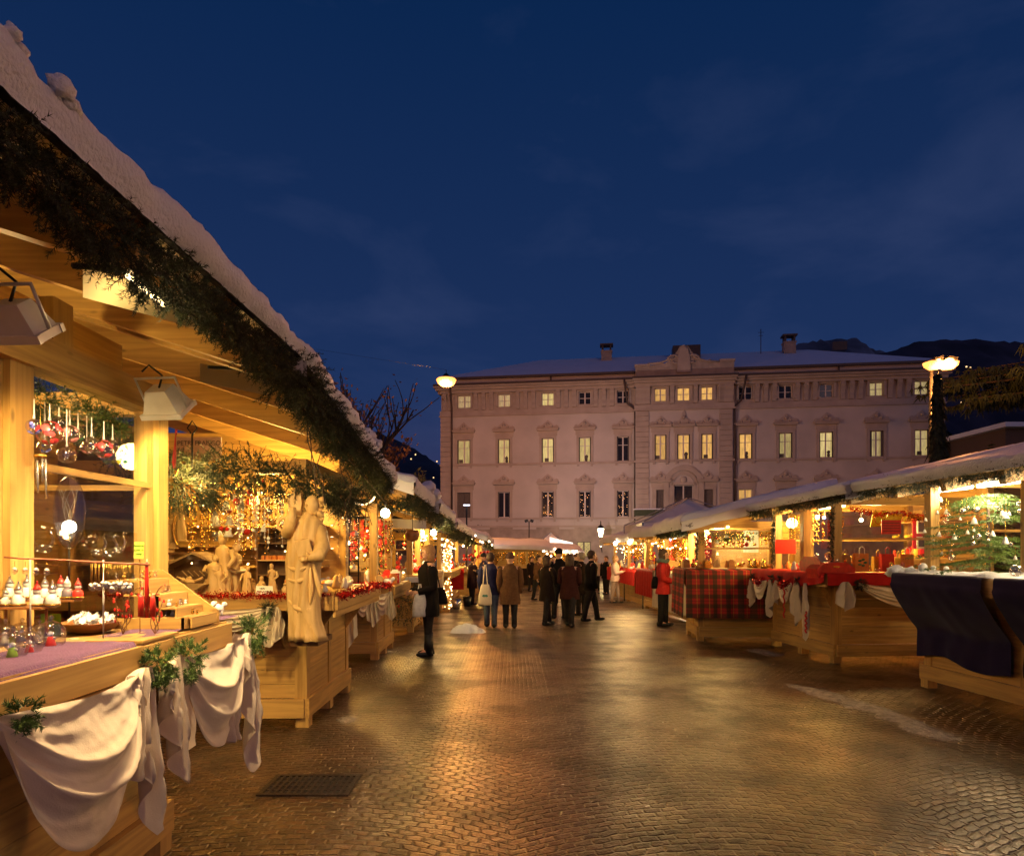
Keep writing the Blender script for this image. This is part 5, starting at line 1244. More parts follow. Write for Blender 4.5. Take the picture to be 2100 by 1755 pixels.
# white sheep
def sheep(p, s, label, rz):
    t = thing('sheep_figure', label, 'figurine', p, rz, 'white sheep figures on the purple cloth'); q = Vector(p)
    mb = MB().sph((0, 0, .030 * s), .017 * s, 12, sc=(1.5, 1, 1), lump=.4, seed=s * 9).sph((.026 * s, 0, .046 * s), .010 * s, 10, sc=(1.2, .8, 1)).tube([(.016 * s, 0, .036 * s), (.024 * s, 0, .044 * s)], .008 * s, 6)
    mb.sph((.030 * s, .008 * s, .052 * s), .004 * s, 5).sph((.030 * s, -.008 * s, .052 * s), .004 * s, 5)
    mb.build('body', porcelain, t, world=False)
    for a in (-1, 1):
        for b in (-1, 1): MB().tube([(a * .014 * s, b * .008 * s, .022 * s), (a * .015 * s, b * .008 * s, 0)], .0035 * s, 5).build('leg', porcelain, t, world=False)
sheep(on1(408, 1268, 1.278), 1.25, 'white sheep lying leftmost of the three', .3); sheep(on1(425, 1263, 1.278), 1.5, 'white sheep standing in the middle of the three', .9); sheep(on1(447, 1261, 1.278), 1.35, 'white sheep standing at the right end of the three', .5)
# little bits along the edge
for i in range(16):
    q = on1(R.uniform(232, 345), R.uniform(1262, 1278), 1.276); m_ = R.choice((porcelain, red_p, goldshiny, crystal))
    single(MB().sph(q + Vector((0, 0, .006)), .007, 7, sc=(1.2, 1, .8)), 'glass_bead', m_, {'white_china': 'small white bead in front of the candles', 'red_paint': 'small red bead in front of the candles', 'gold_foil': 'small gold bead in front of the candles', 'crystal_glass': 'small clear bead in front of the candles'}[m_.name], 'bead', q, 'beads scattered in front of the candles')

# glass globes hanging behind the pane
cols = [('blue', (.10, .12, .55)), ('red', (.70, .05, .06)), ('pink', (.75, .25, .25)), ('green', (.10, .32, .16)), ('clear', None)]
def painted(nm, c):
    k = 'painted_glass_' + nm
    if k in MATS: return MATS[k]
    m = glass(k, refl=1.4, base=.18, rough=.06); nt = m.node_tree
    mx = [n for n in nt.nodes if n.type == 'MIX_SHADER'][0]; out = [n for n in nt.nodes if n.type == 'OUTPUT_MATERIAL'][0]
    tc = N(nt, 'ShaderNodeTexCoord'); vo = N(nt, 'ShaderNodeTexVoronoi'); vo.inputs['Scale'].default_value = 22; nt.links.new(tc.outputs['Object'], vo.inputs['Vector'])
    rp = ramp(nt, [(.34, (.85, .85, .85)), (.40, (0, 0, 0))]); nt.links.new(vo.outputs['Distance'], rp.inputs[0])
    df = N(nt, 'ShaderNodeBsdfPrincipled'); df.inputs['Base Color'].default_value = c4(c); df.inputs['Roughness'].default_value = .3
    m2 = N(nt, 'ShaderNodeMixShader'); nt.links.new(rp.outputs[0], m2.inputs[0]); nt.links.new(mx.outputs[0], m2.inputs[1]); nt.links.new(df.outputs[0], m2.inputs[2]); nt.links.new(m2.outputs[0], out.inputs[0])
    return m
for i, (px, py, rpx, c, d) in enumerate(((70, 875, 16, 0, 2.95), (102, 888, 25, 1, 3.0), (121, 868, 14, 4, 3.2), (143, 890, 18, 2, 3.15), (92, 915, 13, 0, 3.3), (137, 933, 18, 4, 3.1), (160, 893, 12, 3, 3.3), (188, 912, 17, 4, 3.3), (213, 921, 19, 1, 3.3), (231, 914, 12, 4, 3.45), (178, 918, 12, 2, 3.5), (66, 912, 9, 4, 3.4))):
    c_ = P(px, py, d); r = rpx * d / F; nm, cc = cols[c]
    t = thing('glass_bauble', {0: 'clear bauble painted blue', 1: 'clear bauble painted with a red flower', 2: 'clear bauble painted pink', 3: 'clear bauble painted green', 4: 'unpainted clear bauble'}[c] + ' in the nearest window ' + ['at the far left', 'largest on the left', 'behind the largest', 'right of the largest', 'low behind the largest', 'hanging lowest', 'small beside the pane joint', 'right of the pane joint', 'largest on the right', 'rightmost', 'small at the back right', 'half hidden at the left post'][i], 'bauble', c_, 0, 'glass baubles hanging in the nearest window')
    MB().sph(c_, r, 20).build('glass_ball', painted(nm, cc) if cc else crystal, t)
    top = P(px, 815 + (px - 60) * .32, d)
    MB().tube([c_ + Vector((0, 0, r)), c_ + Vector((0, 0, r + .02)), (c_.x, c_.y, max(top.z, c_.z + r + .04))], [.006, .003, .002], 6).build('hanger', porcelain, t)
# greenery behind the glass top
mb = MB(); garland(mb, [(-2.38, 2.9, 2.40), (-2.38, 3.3, 2.40), (-2.38, 3.7, 2.39), (-2.38, 4.2, 2.38)], .11, 420, .10, 14, .03, .003, seed=12)
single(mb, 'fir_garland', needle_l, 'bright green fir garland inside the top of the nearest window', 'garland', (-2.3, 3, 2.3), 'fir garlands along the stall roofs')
# wind chime
p = P(83, 935, 2.95); t = thing('wind_chime', 'brass wind chime hanging at the left of the nearest window', 'wind chime', p)
MB().lathe(p, [(.024, -.006), (.026, 0), (.024, .006), (0, .006)], 14).tube([p, p + Vector((0, 0, .25))], .0015, 4).build('disc', goldshiny, t)
for i, (dx, ln) in enumerate(((-.02, .12), (-.008, .15), (.004, .10), (.013, .09), (.019, .17))): MB().tube([p + Vector((dx, .006 * (-1) ** i, -.012)), p + Vector((dx, .006 * (-1) ** i, -.012 - ln))], .0042, 8).build('chime_tube', silver, t)
# oval etched glass disc
p = P(142, 1050, 3.62); t = thing('glass_disc', 'tall oval etched glass disc lit by the bare bulb', 'glass disc', p)
MB().lathe((0, 0, 0), [(.001, -.003), (.088, -.002), (.093, 0), (.088, .002), (.001, .003)], 28, sx=.95, sy=2.1).build('disc', crystal, t, world=False)
t.children[0].rotation_euler = (pi / 2, 0, 0)
mb = MB()
for i in range(7): mb.tube([p + Vector((.05 * sin(i * 1.9 + k * .35) * (k / 8), -.006, -.12 + .03 * k)) for k in range(9)], .0012, 4, caps=False)
mb.build('etching', porcelain, t)
single(MB().box2((-2.9, 3.2, 1.57), (-2.34, 4.3, 1.585)), 'glass_shelf', crystal, 'glass shelf behind the nearest window carrying glass swans', 'shelf', (-2.6, 3.7, 1.57))
# second glass swan shapes
for i, (px, py, d) in enumerate(((222, 1100, 3.9), (200, 1110, 4.0), (240, 1105, 4.1), (90, 1115, 3.6))):
    b_ = P(px, py, d); b_.z = 1.60 + i * .01
    single(MB().sph(b_ + Vector((0, 0, .03)), .030, 12, sc=(1.4, .8, .8)).tube([b_ + Vector((.03, 0, .04)), b_ + Vector((.05, 0, .08)), b_ + Vector((.03, 0, .12)), b_ + Vector((.045, 0, .135)), b_ + Vector((.065, 0, .125))], [.012, .008, .006, .008, .003], 6), 'glass_swan', crystal, ['glass swan right of the bare bulb', 'glass swan closest to the pane joint', 'glass swan nearest the corner post', 'glass swan left of the oval disc'][i], 'figurine', b_, 'glass swans behind the nearest window')
# stained diamond suncatcher
p = P(250, 940, 3.9); t = thing('suncatcher', 'diamond suncatcher of blue and yellow glass squares', 'ornament', p)
for i in range(3):
    for j in range(3):
        c_ = p + Vector(((i - j) * .019, 0, (2 - i - j) * .019)); mm = [painted('sun_blue', (.06, .08, .55)), painted('sun_yellow', (.65, .6, .05)), painted('sun_green', (.05, .3, .2))][(i * 2 + j) % 3]
        MB().box(c_, (.022, .003, .022), rot=(0, pi / 4, 0)).build('glass_square', mm, t)
MB().tube([p + Vector((0, 0, .05)), p + Vector((0, 0, .16))], .001, 4).build('string', goldshiny, t)
# inner shelf and dim goods behind glass
t = thing('inner_shelf', 'dark shelf unit inside the nearest stall', 'shelf', (-3.3, 3.4, .9))
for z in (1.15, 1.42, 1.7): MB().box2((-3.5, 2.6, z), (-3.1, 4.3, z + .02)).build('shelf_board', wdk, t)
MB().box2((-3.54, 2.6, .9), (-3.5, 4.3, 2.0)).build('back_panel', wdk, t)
for i in range(40):
    z = R.choice((1.17, 1.44, 1.72)); q = Vector((R.uniform(-3.4, -3.15), R.uniform(2.7, 4.2), z)); r = R.uniform(.018, .035)
    m_ = R.choice((crystal, porcelain, red_p, goldshiny))
    single(MB().lathe(q, [(r * .5, 0), (r, r * .8), (r * .8, r * 2), (r * .3, r * 2.5), (r * .35, r * 3)], 10), 'small_vase', m_, {'crystal_glass': 'small clear vase on the dark inner shelf', 'white_china': 'small white vase on the dark inner shelf', 'red_paint': 'small red vase on the dark inner shelf', 'gold_foil': 'small gold vase on the dark inner shelf'}[m_.name], 'vase', q, 'small vases on the dark inner shelf')

# drapes of the nearest stall
def c1(px, z=1.19): d = 1.57 * F / (CX - px); return Vector((-1.548, d, z))
nx = (1, 0, 0)
swag(c1(-40, 1.18), c1(264, 1.175), .56, nx, 'large cream swag sagging deepest on the nearest counter', amp=.020, folds=3, out_=.12, seed=1, nu=60, nv=50)
tail(c1(268, 1.17), .72, .27, nx, (0, 1, 0), 'long cream tail hanging right of the deepest swag', 3, .55, seed=2, pt=.75)
tail(c1(246, 1.15), .42, .12, nx, (0, 1, 0), 'short folded cream tail tucked under the deepest swag', 2, .2, seed=6)
tail(c1(335, 1.18), .60, .22, nx, (0, 1, 0), 'bright cream tail between the two fir bunches', 3, .45, seed=3, pt=.7)
swag(c1(350, 1.175), c1(480, 1.18), .52, nx, 'narrower cream swag at the far end of the nearest counter', amp=.018, folds=3, out_=.08, seed=5, nu=44, nv=40)
tail(c1(487, 1.18), .84, .26, nx, (0, 1, 0), 'long pointed cream tail at the far corner of the nearest counter', 3, .6, seed=4, pt=.85)
tail(c1(452, 1.15), .55, .16, nx, (0, 1, 0), 'mauve shaded tail behind the narrower swag', 2, .1, seed=8)
bunch(c1(292, 1.17) + Vector((.05, 0, 0)), .085, 'fir bunch left of the counter joint', 60, L_=.06); bunch(c1(357, 1.16) + Vector((.05, 0, -.01)), .075, 'fir bunch right of the counter joint', 50, L_=.06, stretch=(1, 1, 2)); bunch(c1(492, 1.20) + Vector((.05, 0, -.03)), .085, 'fir bunch at the far corner of the nearest counter', 56, L_=.07, stretch=(1, 1, 1.8)); bunch(c1(3, 1.17) + Vector((.04, 0, -.02)), .05, 'fir bunch cut by the left edge of the picture', 26, L_=.05)

# ================================================================ SECOND LEFT STALL
# inner wooden walls and shelves
t = thing('shelf_wall', 'wooden shelf wall closing the back of the nativity stall', 'shelf', (-2.9, 7.9, 0))
mb = MB(); z = 1.0
while z < 2.9: mb.box2((-4.6, 7.86, z), (-2.0, 7.88, z + .13)); z += .133
mb.build('panel', wx, t)
for z in (1.45, 1.68, 1.9): MB().box2((-3.9, 7.55, z), (-2.1, 7.86, z + .02)).build('shelf_board', wx, t)
mb = MB(); z = .9
while z < 3.0: mb.box2((-4.24, 3.9, z), (-4.22, 7.86, z + .13)); z += .133
single(mb, 'board_wall', wy, 'plank wall behind the nativity figures', 'wall', (-4.23, 6, 1))
counter2 = 1.252; E2 = 5.98
tinsel([(-3.6, E2 - .02, 1.25), (-2.9, E2 - .03, 1.25), (-2.2, E2 - .03, 1.25), (-1.75, E2 - .03, 1.25), (-1.56, E2 + .05, 1.22)], .032, 2600, 'sparkling red tinsel along the nativity counter', redshiny, sz=.013)
tinsel([(-1.53, E2 + .05, 1.24), (-1.53, 7.0, 1.24), (-1.53, 8.1, 1.24)], .035, 1400, 'red tinsel along the street side of the nativity counter', redshiny, sz=.016)
# nativity hut
hp = P(402, 1178, 6.25); hp.z = counter2
t = thing('nativity_hut', 'dark wooden nativity hut with sloping roof', 'nativity hut', hp)
w_, h_ = .30, .20
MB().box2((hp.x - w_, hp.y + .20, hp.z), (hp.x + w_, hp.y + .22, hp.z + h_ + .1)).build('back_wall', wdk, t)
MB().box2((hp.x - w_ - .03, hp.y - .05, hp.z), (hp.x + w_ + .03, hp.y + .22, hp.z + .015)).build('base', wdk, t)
for s in (-1, 1): MB().beam((hp.x + s * (w_ - .02), hp.y, hp.z), (hp.x + s * (w_ - .02), hp.y, hp.z + h_), .025, .025).build('post', carve, t)
for s in (-1, 1): MB().add([(hp.x, hp.y - .08, hp.z + h_ + .16), (hp.x + s * (w_ + .1), hp.y - .08, hp.z + h_ - .02), (hp.x + s * (w_ + .1), hp.y + .24, hp.z + h_ - .02), (hp.x, hp.y + .24, hp.z + h_ + .16), (hp.x, hp.y - .08, hp.z + h_ + .18), (hp.x + s * (w_ + .1), hp.y - .08, hp.z + h_), (hp.x + s * (w_ + .1), hp.y + .24, hp.z + h_), (hp.x, hp.y + .24, hp.z + h_ + .18)], [(0, 1, 2, 3), (4, 7, 6, 5), (0, 4, 5, 1), (1, 5, 6, 2), (2, 6, 7, 3)]).build('roof', wood('thatch_board', (.34, .22, .10), (.18, .10, .04), 1), t)
for k in range(9): MB().beam((hp.x - .22 + k * .055, hp.y + .19, hp.z + .20), (hp.x - .17 + k * .055, hp.y + .19, hp.z + .15), .008, .008).build('lattice_stick', carve, t)
# dish with lying child
dp = P(390, 1178, 6.02); dp.z = counter2 + .05
t = thing('carved_cradle', 'carved child lying in a boat-shaped wooden cradle', 'carving', dp)
MB().box((dp.x, dp.y, dp.z - .025), (.10, .08, .05)).build('foot', carve, t)
MB().add([(dp.x - .07, dp.y - .04, dp.z), (dp.x + .07, dp.y - .04, dp.z), (dp.x + .07, dp.y + .04, dp.z), (dp.x - .07, dp.y + .04, dp.z), (dp.x - .16, dp.y - .06, dp.z + .05), (dp.x + .16, dp.y - .06, dp.z + .05), (dp.x + .16, dp.y + .06, dp.z + .05), (dp.x - .16, dp.y + .06, dp.z + .05)], [(0, 1, 5, 4), (1, 2, 6, 5), (2, 3, 7, 6), (3, 0, 4, 7), (0, 3, 2, 1)]).build('cradle', carve, t)
q = dp + Vector((0, -.01, .06))
MB().sph(q + Vector((-.06, 0, .025)), .022, 10).sph(q + Vector((.0, 0, .01)), .03, 10, sc=(1.8, .9, .8)).tube([q + Vector((-.04, 0, .02)), q + Vector((-.07, -.02, .04)), q + Vector((-.10, -.03, .05))], .009, 6).tube([q + Vector((.04, 0, .01)), q + Vector((.09, -.01, .03)), q + Vector((.12, 0, .045))], .011, 6).build('child', carve, t)
# carved figures
def carved(p, H, label, seed, mat=carve, group='carved wooden figures on the nativity counter', fat=1.0, lean=0, flat=1):
    rr = random.Random(seed); p = Vector(p); t = thing('carved_figure', label, 'carving', p, 0, group); s = H
    MB().lathe(p, [(.20 * s * fat, 0), (.20 * s * fat, .03 * s), (.17 * s * fat, .035 * s)], 14).build('base', mat, t)
    mb = MB(); n = 22; rows_ = [(.15, .03), (.165, .12), (.14, .3), (.125, .42), (.115, .52), (.135, .64), (.15, .74), (.12, .80), (.05, .84), (.04, .87)]
    v = []
    for (r, z) in rows_:
        for j in range(n):
            a = 2 * pi * j / n; f = 1 + (.16 * sin(a * 5 + z * 4 + seed) if z < .6 else .05 * sin(a * 4)); v.append(p + Vector((r * s * fat * cos(a) * f + lean * z * s * .1, r * s * fat * .8 * sin(a) * f * flat, z * s)))
    mb.add(v, [(i * n + j, i * n + (j + 1) % n, (i + 1) * n + (j + 1) % n, (i + 1) * n + j) for i in range(len(rows_) - 1) for j in range(n)], 0, True)
    mb.sph(p + Vector((lean * s * .1, 0, .925 * s)), .068 * s, 12, sc=(.9, .95, 1.15)).sph(p + Vector((lean * s * .1, -.065 * s, .92 * s)), .012 * s, 6)
    for sg in (-1, 1):
        hy = rr.uniform(-.20, -.10); hz = rr.uniform(.45, .78)
        mb.tube([p + Vector((sg * .12 * s * fat, 0, .76 * s)), p + Vector((sg * .19 * s * fat, -.03 * s, .60 * s)), p + Vector((sg * rr.uniform(.04, .22) * s, hy * s, hz * s))], [.05 * s, .045 * s, .025 * s], 7)
    mb.build('robed_body', mat, t)
    MB().sph(p + Vector((lean * s * .1, .02 * s, .95 * s)), .078 * s, 10, sc=(1, 1, 1.1), lump=.6, seed=seed).build('hair', mat, t)
    return t
figs = [(436, 1196, .34, 'carved kneeling figure right of the cradle', 1.5), (462, 1200, .52, 'carved woman with raised arm in the middle of the counter', 1.0), (478, 1198, .44, 'carved man bending beside the woman with raised arm', 1.1), (450, 1200, .26, 'small crouching carved figure at the counter front', 1.6), (505, 1200, .24, 'small carved shepherd left of the white card', 1.2), (560, 1198, .26, 'small carved figure with round hair beside the statue', 1.1), (345, 1150, .40, 'carved figure in shadow near the corner post', 1.0), (372, 1110, .42, 'tall carved madonna in front of a curved golden moon', .9), (355, 1125, .30, 'carved old man on the left of the hut roof', 1.0)]
for i, (px, py, H, lb, fat) in enumerate(figs):
    d = 6.1 + (i % 3) * .1; p = P(px, py, d); p.z = counter2 if i < 6 else (1.45 if i != 7 else 1.52)
    if i >= 6: p = P(px, py, 6.6); 
    carved(p, H, lb, i + 3, fat=fat * .82, lean=(-1) ** i * .6)
t = thing('wall_ledge', 'narrow ledge carrying carved figures above the hut', 'shelf', P(360, 1128, 6.65))
p = P(360, 1130, 6.65); MB().box2((p.x - .25, p.y - .15, p.z - .03), (p.x + .35, p.y + .15, p.z - .01)).build('board', wdk, t)
p = P(377, 1085, 6.5); mb = MB(); mb.tube([p + Vector((-.04 + .07 * (1 - cos(a)) * .9 - .06, 0, .16 * sin(a))) for a in [(-1.3 + 2.6 * i / 12) for i in range(13)]], [.003 + .012 * sin(pi * i / 12) for i in range(13)], 6); single(mb, 'crescent_moon', goldshiny, 'golden crescent behind the tall carved madonna', 'ornament', p)
# hanging ornaments in the middle: many small glass things
first = None; PAL = [(crystal, 'clear glass bauble'), (porcelain, 'white china bell'), (silver, 'silver bauble'), (red_p, 'red bauble'), (goldshiny, 'gold bauble'), (carve, 'carved wooden pendant')]
protos = {}
def hanger(p, r, mi, where, group):
    m_, nm = PAL[mi]; p = Vector(p)
    if (mi,) not in protos:
        t = thing('hanging_ornament', nm + ' ' + where, 'ornament', p, 0, group)
        if mi == 1: MB().lathe((0, 0, 0), [(1.0, -1.0), (.75, -.6), (.5, .3), (.2, .9), (0, 1)], 10).build('bell', m_, t, world=False)
        elif mi == 5: MB().prism([(cos(a) * (1 if k % 2 else .45), sin(a) * (1 if k % 2 else .45)) for k, a in enumerate([2 * pi * q / 10 + .3 for q in range(10)])], .25, ((0, -.12, 0), (1, 0, 0), (0, 0, 1), (0, 1, 0))).build('star', m_, t, world=False)
        else: MB().sph((0, 0, 0), 1, 12).build('ball', m_, t, world=False)
        MB().lathe((0, 0, .95), [(.28, 0), (.28, .25), (.1, .3)], 8).tube([(0, 0, 1.2), (0, 0, 5)], .05, 4).build('hanger', goldshiny, t, world=False)
        protos[(mi,)] = t; t.scale = (r,) * 3
        return t
    return dup(protos[(mi,)], p, R.uniform(0, 6), r, nm + ' ' + where, group)
for i in range(72):
    px, py = R.uniform(425, 560), R.uniform(985, 1100); hanger(P(px, py, R.uniform(5.9, 7.0)), R.uniform(.014, .034), R.choice((0, 0, 0, 1, 2, 2, 4, 3)), 'hanging among many above the carved figures', 'ornaments hanging above the carved figures')
for i in range(18):
    px, py = R.uniform(340, 425), R.uniform(990, 1090); hanger(P(px, py, R.uniform(6.4, 7.4)), R.uniform(.012, .03), R.choice((4, 5, 5, 0)), 'hanging in the shade beside the corner post', 'ornaments hanging beside the corner post')
# big ones singled out
for i, (px, py, r, mi, lb) in enumerate(((437, 990, .030, 0, 'clear bauble hanging apart under the round fir bunch'), (413, 1000, .034, 1, 'cream angel-shaped bell at the left of the hanging ornaments'), (477, 998, .026, 2, 'silver bauble with blue glint under the fir bunch'))):
    t = hanger(P(px, py, 5.75), r, mi, '', ''); t['label'] = lb; t['group'] = 'larger ornaments under the round fir bunch'
t = thing('glass_bell_cluster', 'cluster of white porcelain bells and a wooden disc', 'ornament', P(480, 1070, 6.2))
for i in range(7): MB().lathe(P(455 + R.uniform(-25, 50), 1060 + R.uniform(-40, 50), 6.2 + .04 * i), [(.045, -.05), (.03, -.02), (.02, .03), (0, .05)], 10).build('bell', porcelain, t)
# orange paper bag on wall, sign
p = P(398, 988, 7.2); t = thing('paper_bag', 'plain orange paper bag pinned under the name board', 'bag', p)
MB().box(p, (.26, .05, .42)).build('bag_body', orange_p, t); MB().tube([p + Vector((-.05, -.03, .21)), p + Vector((0, -.03, .30)), p + Vector((.05, -.03, .21))], .005, 5).build('handle', orange_p, t)
p = P(408, 923, 6.6); t = thing('name_board', 'pinkish name board with dark lettering half hidden by fir', 'sign', p)
MB().box(p, (.44, .02, .25)).build('board', plain('pinkish_board', (.50, .33, .28), .6), t)
text_part('lettering', 'PETRI FRANCO', .062, (p.x - .205, p.y - .013, p.z + .065), (pi / 2, 0, 0), ink, t, 'LEFT'); text_part('lettering', 'Segonzano TN', .058, (p.x - .195, p.y - .013, p.z - .055), (pi / 2, 0, 0), ink, t, 'LEFT')
p = P(360, 930, 5.4); t = thing('ribbon_tassel', 'red ribbon tassel with a small gold star beside the corner post', 'ornament', p)
mb = MB()
for i in range(7):
    k = [P(360 + i * .6, 880, 5.4)]; 
    for j in range(5): k.append(P(360 + (i - 3) * .9 * (j / 3) - j * .8, 880 + (j + 1) * (14 + i % 3), 5.4))
    mb.tube(k, .0045, 4, caps=False)
mb.build('ribbon', red_p, t)
MB().prism([(.028 * cos(a) * (1 if k % 2 else .42), .028 * sin(a) * (1 if k % 2 else .42)) for k, a in enumerate([2 * pi * q / 10 + .31 for q in range(10)])], .006, (P(361, 968, 5.4), (1, 0, 0), (0, 0, 1), (0, 1, 0))).build('star', goldshiny, t)
# shelf case
p = P(548, 1130, 6.55); t = thing('display_case', 'dark open wooden case with orange soaps left of the statue', 'display', (p.x, p.y, counter2))
a, b = P(525, 0, 6.5).x, P(590, 0, 6.5).x
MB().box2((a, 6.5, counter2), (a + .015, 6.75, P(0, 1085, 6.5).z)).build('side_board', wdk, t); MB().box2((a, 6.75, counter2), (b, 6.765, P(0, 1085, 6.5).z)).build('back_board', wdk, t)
for zpx, m_ in ((1085, wdk), (1115, wdk), (1150, carve), (1180, wdk)):
    z = P(0, zpx, 6.5).z
    if z > counter2: MB().box2((a + .016, 6.5, z), (b, 6.745, z + .012)).build('shelf_board', m_, t)
for i in range(9):
    q = Vector((a + .05 + i * .03, 6.55 + .02 * (i % 2), P(0, 1150, 6.5).z + .012)); single(MB().box(q + Vector((0, 0, .02)), (.026, .03, .04), rot=(0, 0, i * .3)), 'soap_block', orange_p, 'orange soap block in the dark open case', 'soap', q, 'orange soaps in the open case')
# white card
p = P(540, 1190, 5.98); t = thing('counter_sign', 'white handwritten card leaning on the red tinsel', 'sign', p)
o_ = Vector((p.x - .085, p.y, 1.262)); MB().add([o_ + Vector((.02, 0, 0)), o_ + Vector((.17, 0, 0)), o_ + Vector((.15, .05, .07)), o_ + Vector((0, .05, .07)), o_ + Vector((.02, .004, 0)), o_ + Vector((.17, .004, 0)), o_ + Vector((.15, .054, .07)), o_ + Vector((0, .054, .07))], [(0, 1, 2, 3), (7, 6, 5, 4), (0, 4, 5, 1), (1, 5, 6, 2), (2, 6, 7, 3), (3, 7, 4, 0)]).build('card', paper, t)
for i, s in enumerate(('VERI', 'CICLAMINI')): text_part('lettering', s, .026, (o_.x + .085 - (.02 if i == 0 else 0), o_.y + .028 - i * .02, 1.262 + .048 - i * .026), (radians(54), 0, 0), ink, t)
# tall saint statue
def saint():
    d = 5.86; s = d / F; cx = P(625, 0, d).x
    base = Vector((cx, d, P(0, 1312, d).z)); t = thing('saint_statue', 'tall honey-coloured carved saint holding a book, against the counter corner', 'statue', base)
    rows_ = [(1312, 594, 672), (1300, 591, 668), (1270, 592, 658), (1240, 589, 656), (1215, 589, 656), (1190, 587, 656), (1165, 585, 657), (1145, 585, 660), (1125, 588, 661), (1105, 590, 662), (1085, 594, 662), (1070, 600, 661), (1062, 612, 655), (1056, 622, 650), (1048, 628, 648)]
    n = 40; v = []
    for k, (py, xa, xb) in enumerate(rows_):
        c_ = P((xa + xb) / 2, py, d); hw = (xb - xa) / 2 * s; dp_ = min(hw, .12) * .95
        for j in range(n):
            a = 2 * pi * j / n; low = max(0, (py - 1130) / 180)
            f = 1 + .09 * low * sin(a * 9 + py * .02) + .05 * sin(a * 5 - py * .045)
            fr_ = .030 * max(0, -sin(a)) * (sin((c_.x + hw * cos(a)) * 75 + py * .05) + .5 * sin(py * .16 + hw * cos(a) * 30)) * (.4 + low)
            v.append(c_ + Vector((hw * cos(a) * (1 + .03 * sin(a * 7)), dp_ * sin(a) * f + fr_, 0)))
    mb = MB().add(v, [(i * n + j, i * n + (j + 1) % n, (i + 1) * n + (j + 1) % n, (i + 1) * n + j) for i in range(len(rows_) - 1) for j in range(n)] + [tuple(range(n - 1, -1, -1))], 0, True)
    h = P(640, 1036, d - .02); mb.sph(h, .075, 16, sc=(.78, .9, 1.15)).sph(h + Vector((-.03, -.065, -.005)), .013, 8).tube([P(640, 1062, d), P(640, 1045, d)], .042, 8)
    # arm across holding the book
    mb.tube([P(655, 1080, d), P(660, 1120, d - .05), P(652, 1140, d - .12), P(630, 1143, d - .17)], [.055, .07, .065, .028], 10)
    mb.tube([P(600, 1082, d), P(590, 1092, d - .10), P(597, 1065, d - .16), P(602, 1040, d - .15)], [.055, .058, .045, .022], 10)
    for k in range(4): mb.tube([P(632, 1140 + k * 2.2, d - .17), P(622, 1142 + k * 2.4, d - .19), P(612, 1141 + k * 2.4, d - .18)], [.010, .009, .006], 6)
    mb.tube([P(634, 1137, d - .18), P(628, 1132, d - .19)], [.01, .007], 6)
    # diagonal folds in front
    for (x0_, y0_, x1_, y1_, x2_, y2_) in ((588, 1160, 612, 1178, 634, 1158), (588, 1186, 610, 1197, 630, 1185), (632, 1160, 622, 1215, 610, 1262), (636, 1160, 640, 1205, 636, 1240), (642, 1155, 652, 1195, 658, 1228), (592, 1230, 612, 1260, 640, 1246)):
        A_, B_, C_ = P(x0_, y0_, d - .085), P(x1_, y1_, d - .115), P(x2_, y2_, d - .09); k = [A_ * (1 - q) ** 2 + B_ * 2 * q * (1 - q) + C_ * q * q for q in [j / 8 for j in range(9)]]
        mb.tube(k, [.006 + .017 * sin(pi * j / 8) for j in range(9)], 7)
    mb.build('robed_body', carve, t)
    mb = MB(); 
    for k in range(16):
        a = k * .55; q = h + Vector((.055 * cos(a) + .02, .03 * sin(a) + .02, .05 - .012 * k)); mb.sph(q, .026, 8, lump=.4, seed=k)
    for k in range(6): mb.sph(P(655 + (k % 2) * 4, 1030 + k * 7, d), .020, 8, lump=.5, seed=k)
    mb.build('curly_hair', carve, t)
    b = P(622, 1122, d - .17); MB().box(b, (.12, .045, .13), rot=(.15, -.25, .35)).build('book', carve, t)
    mb = MB(); c_ = P(583, 1075, d - .12); mb.tube([c_ + Vector((.055 * cos(a), 0, .055 * sin(a))) for a in [2 * pi * i / 20 for i in range(21)]], .015, 8, caps=False); mb.build('ring', carve, t)
    MB().prism([(-.05, 0), (.05, 0), (.065, .10), (.055, .19), (.02, .16), (.0, .23), (-.03, .15), (-.055, .17)], .05, (P(603, 1056, d - .06), (1, 0, 0), (0, 0, 1), (0, 1, 0))).build('mitre_cloth', carve, t)
    MB().box2((cx - .12, d - .02, base.z - .05), (cx + .12, 6.3, base.z)).build('wall_bracket', wdk, t)
saint()
# cloths of the second stall
f_e = E2 - .04
swag((-2.75, f_e, 1.16), (-2.12, f_e, 1.17), .22, (0, -1, 0), 'cream swag under the nativity counter', amp=.02, folds=5, out_=.05, seed=11)
tail((-2.10, f_e, 1.16), .36, .26, (0, -1, 0), (1, 0, 0), 'cream tail under the white card', 3, .3, seed=12)
tail((-2.04, f_e, 1.16), .30, .10, (0, -1, 0), (1, 0, 0), 'narrow cream tail beside the card', 2, .2, seed=13)
bunch((-2.10, f_e - .03, 1.14), .05, 'dark fir bunch under the white card', 30, mat=needle)
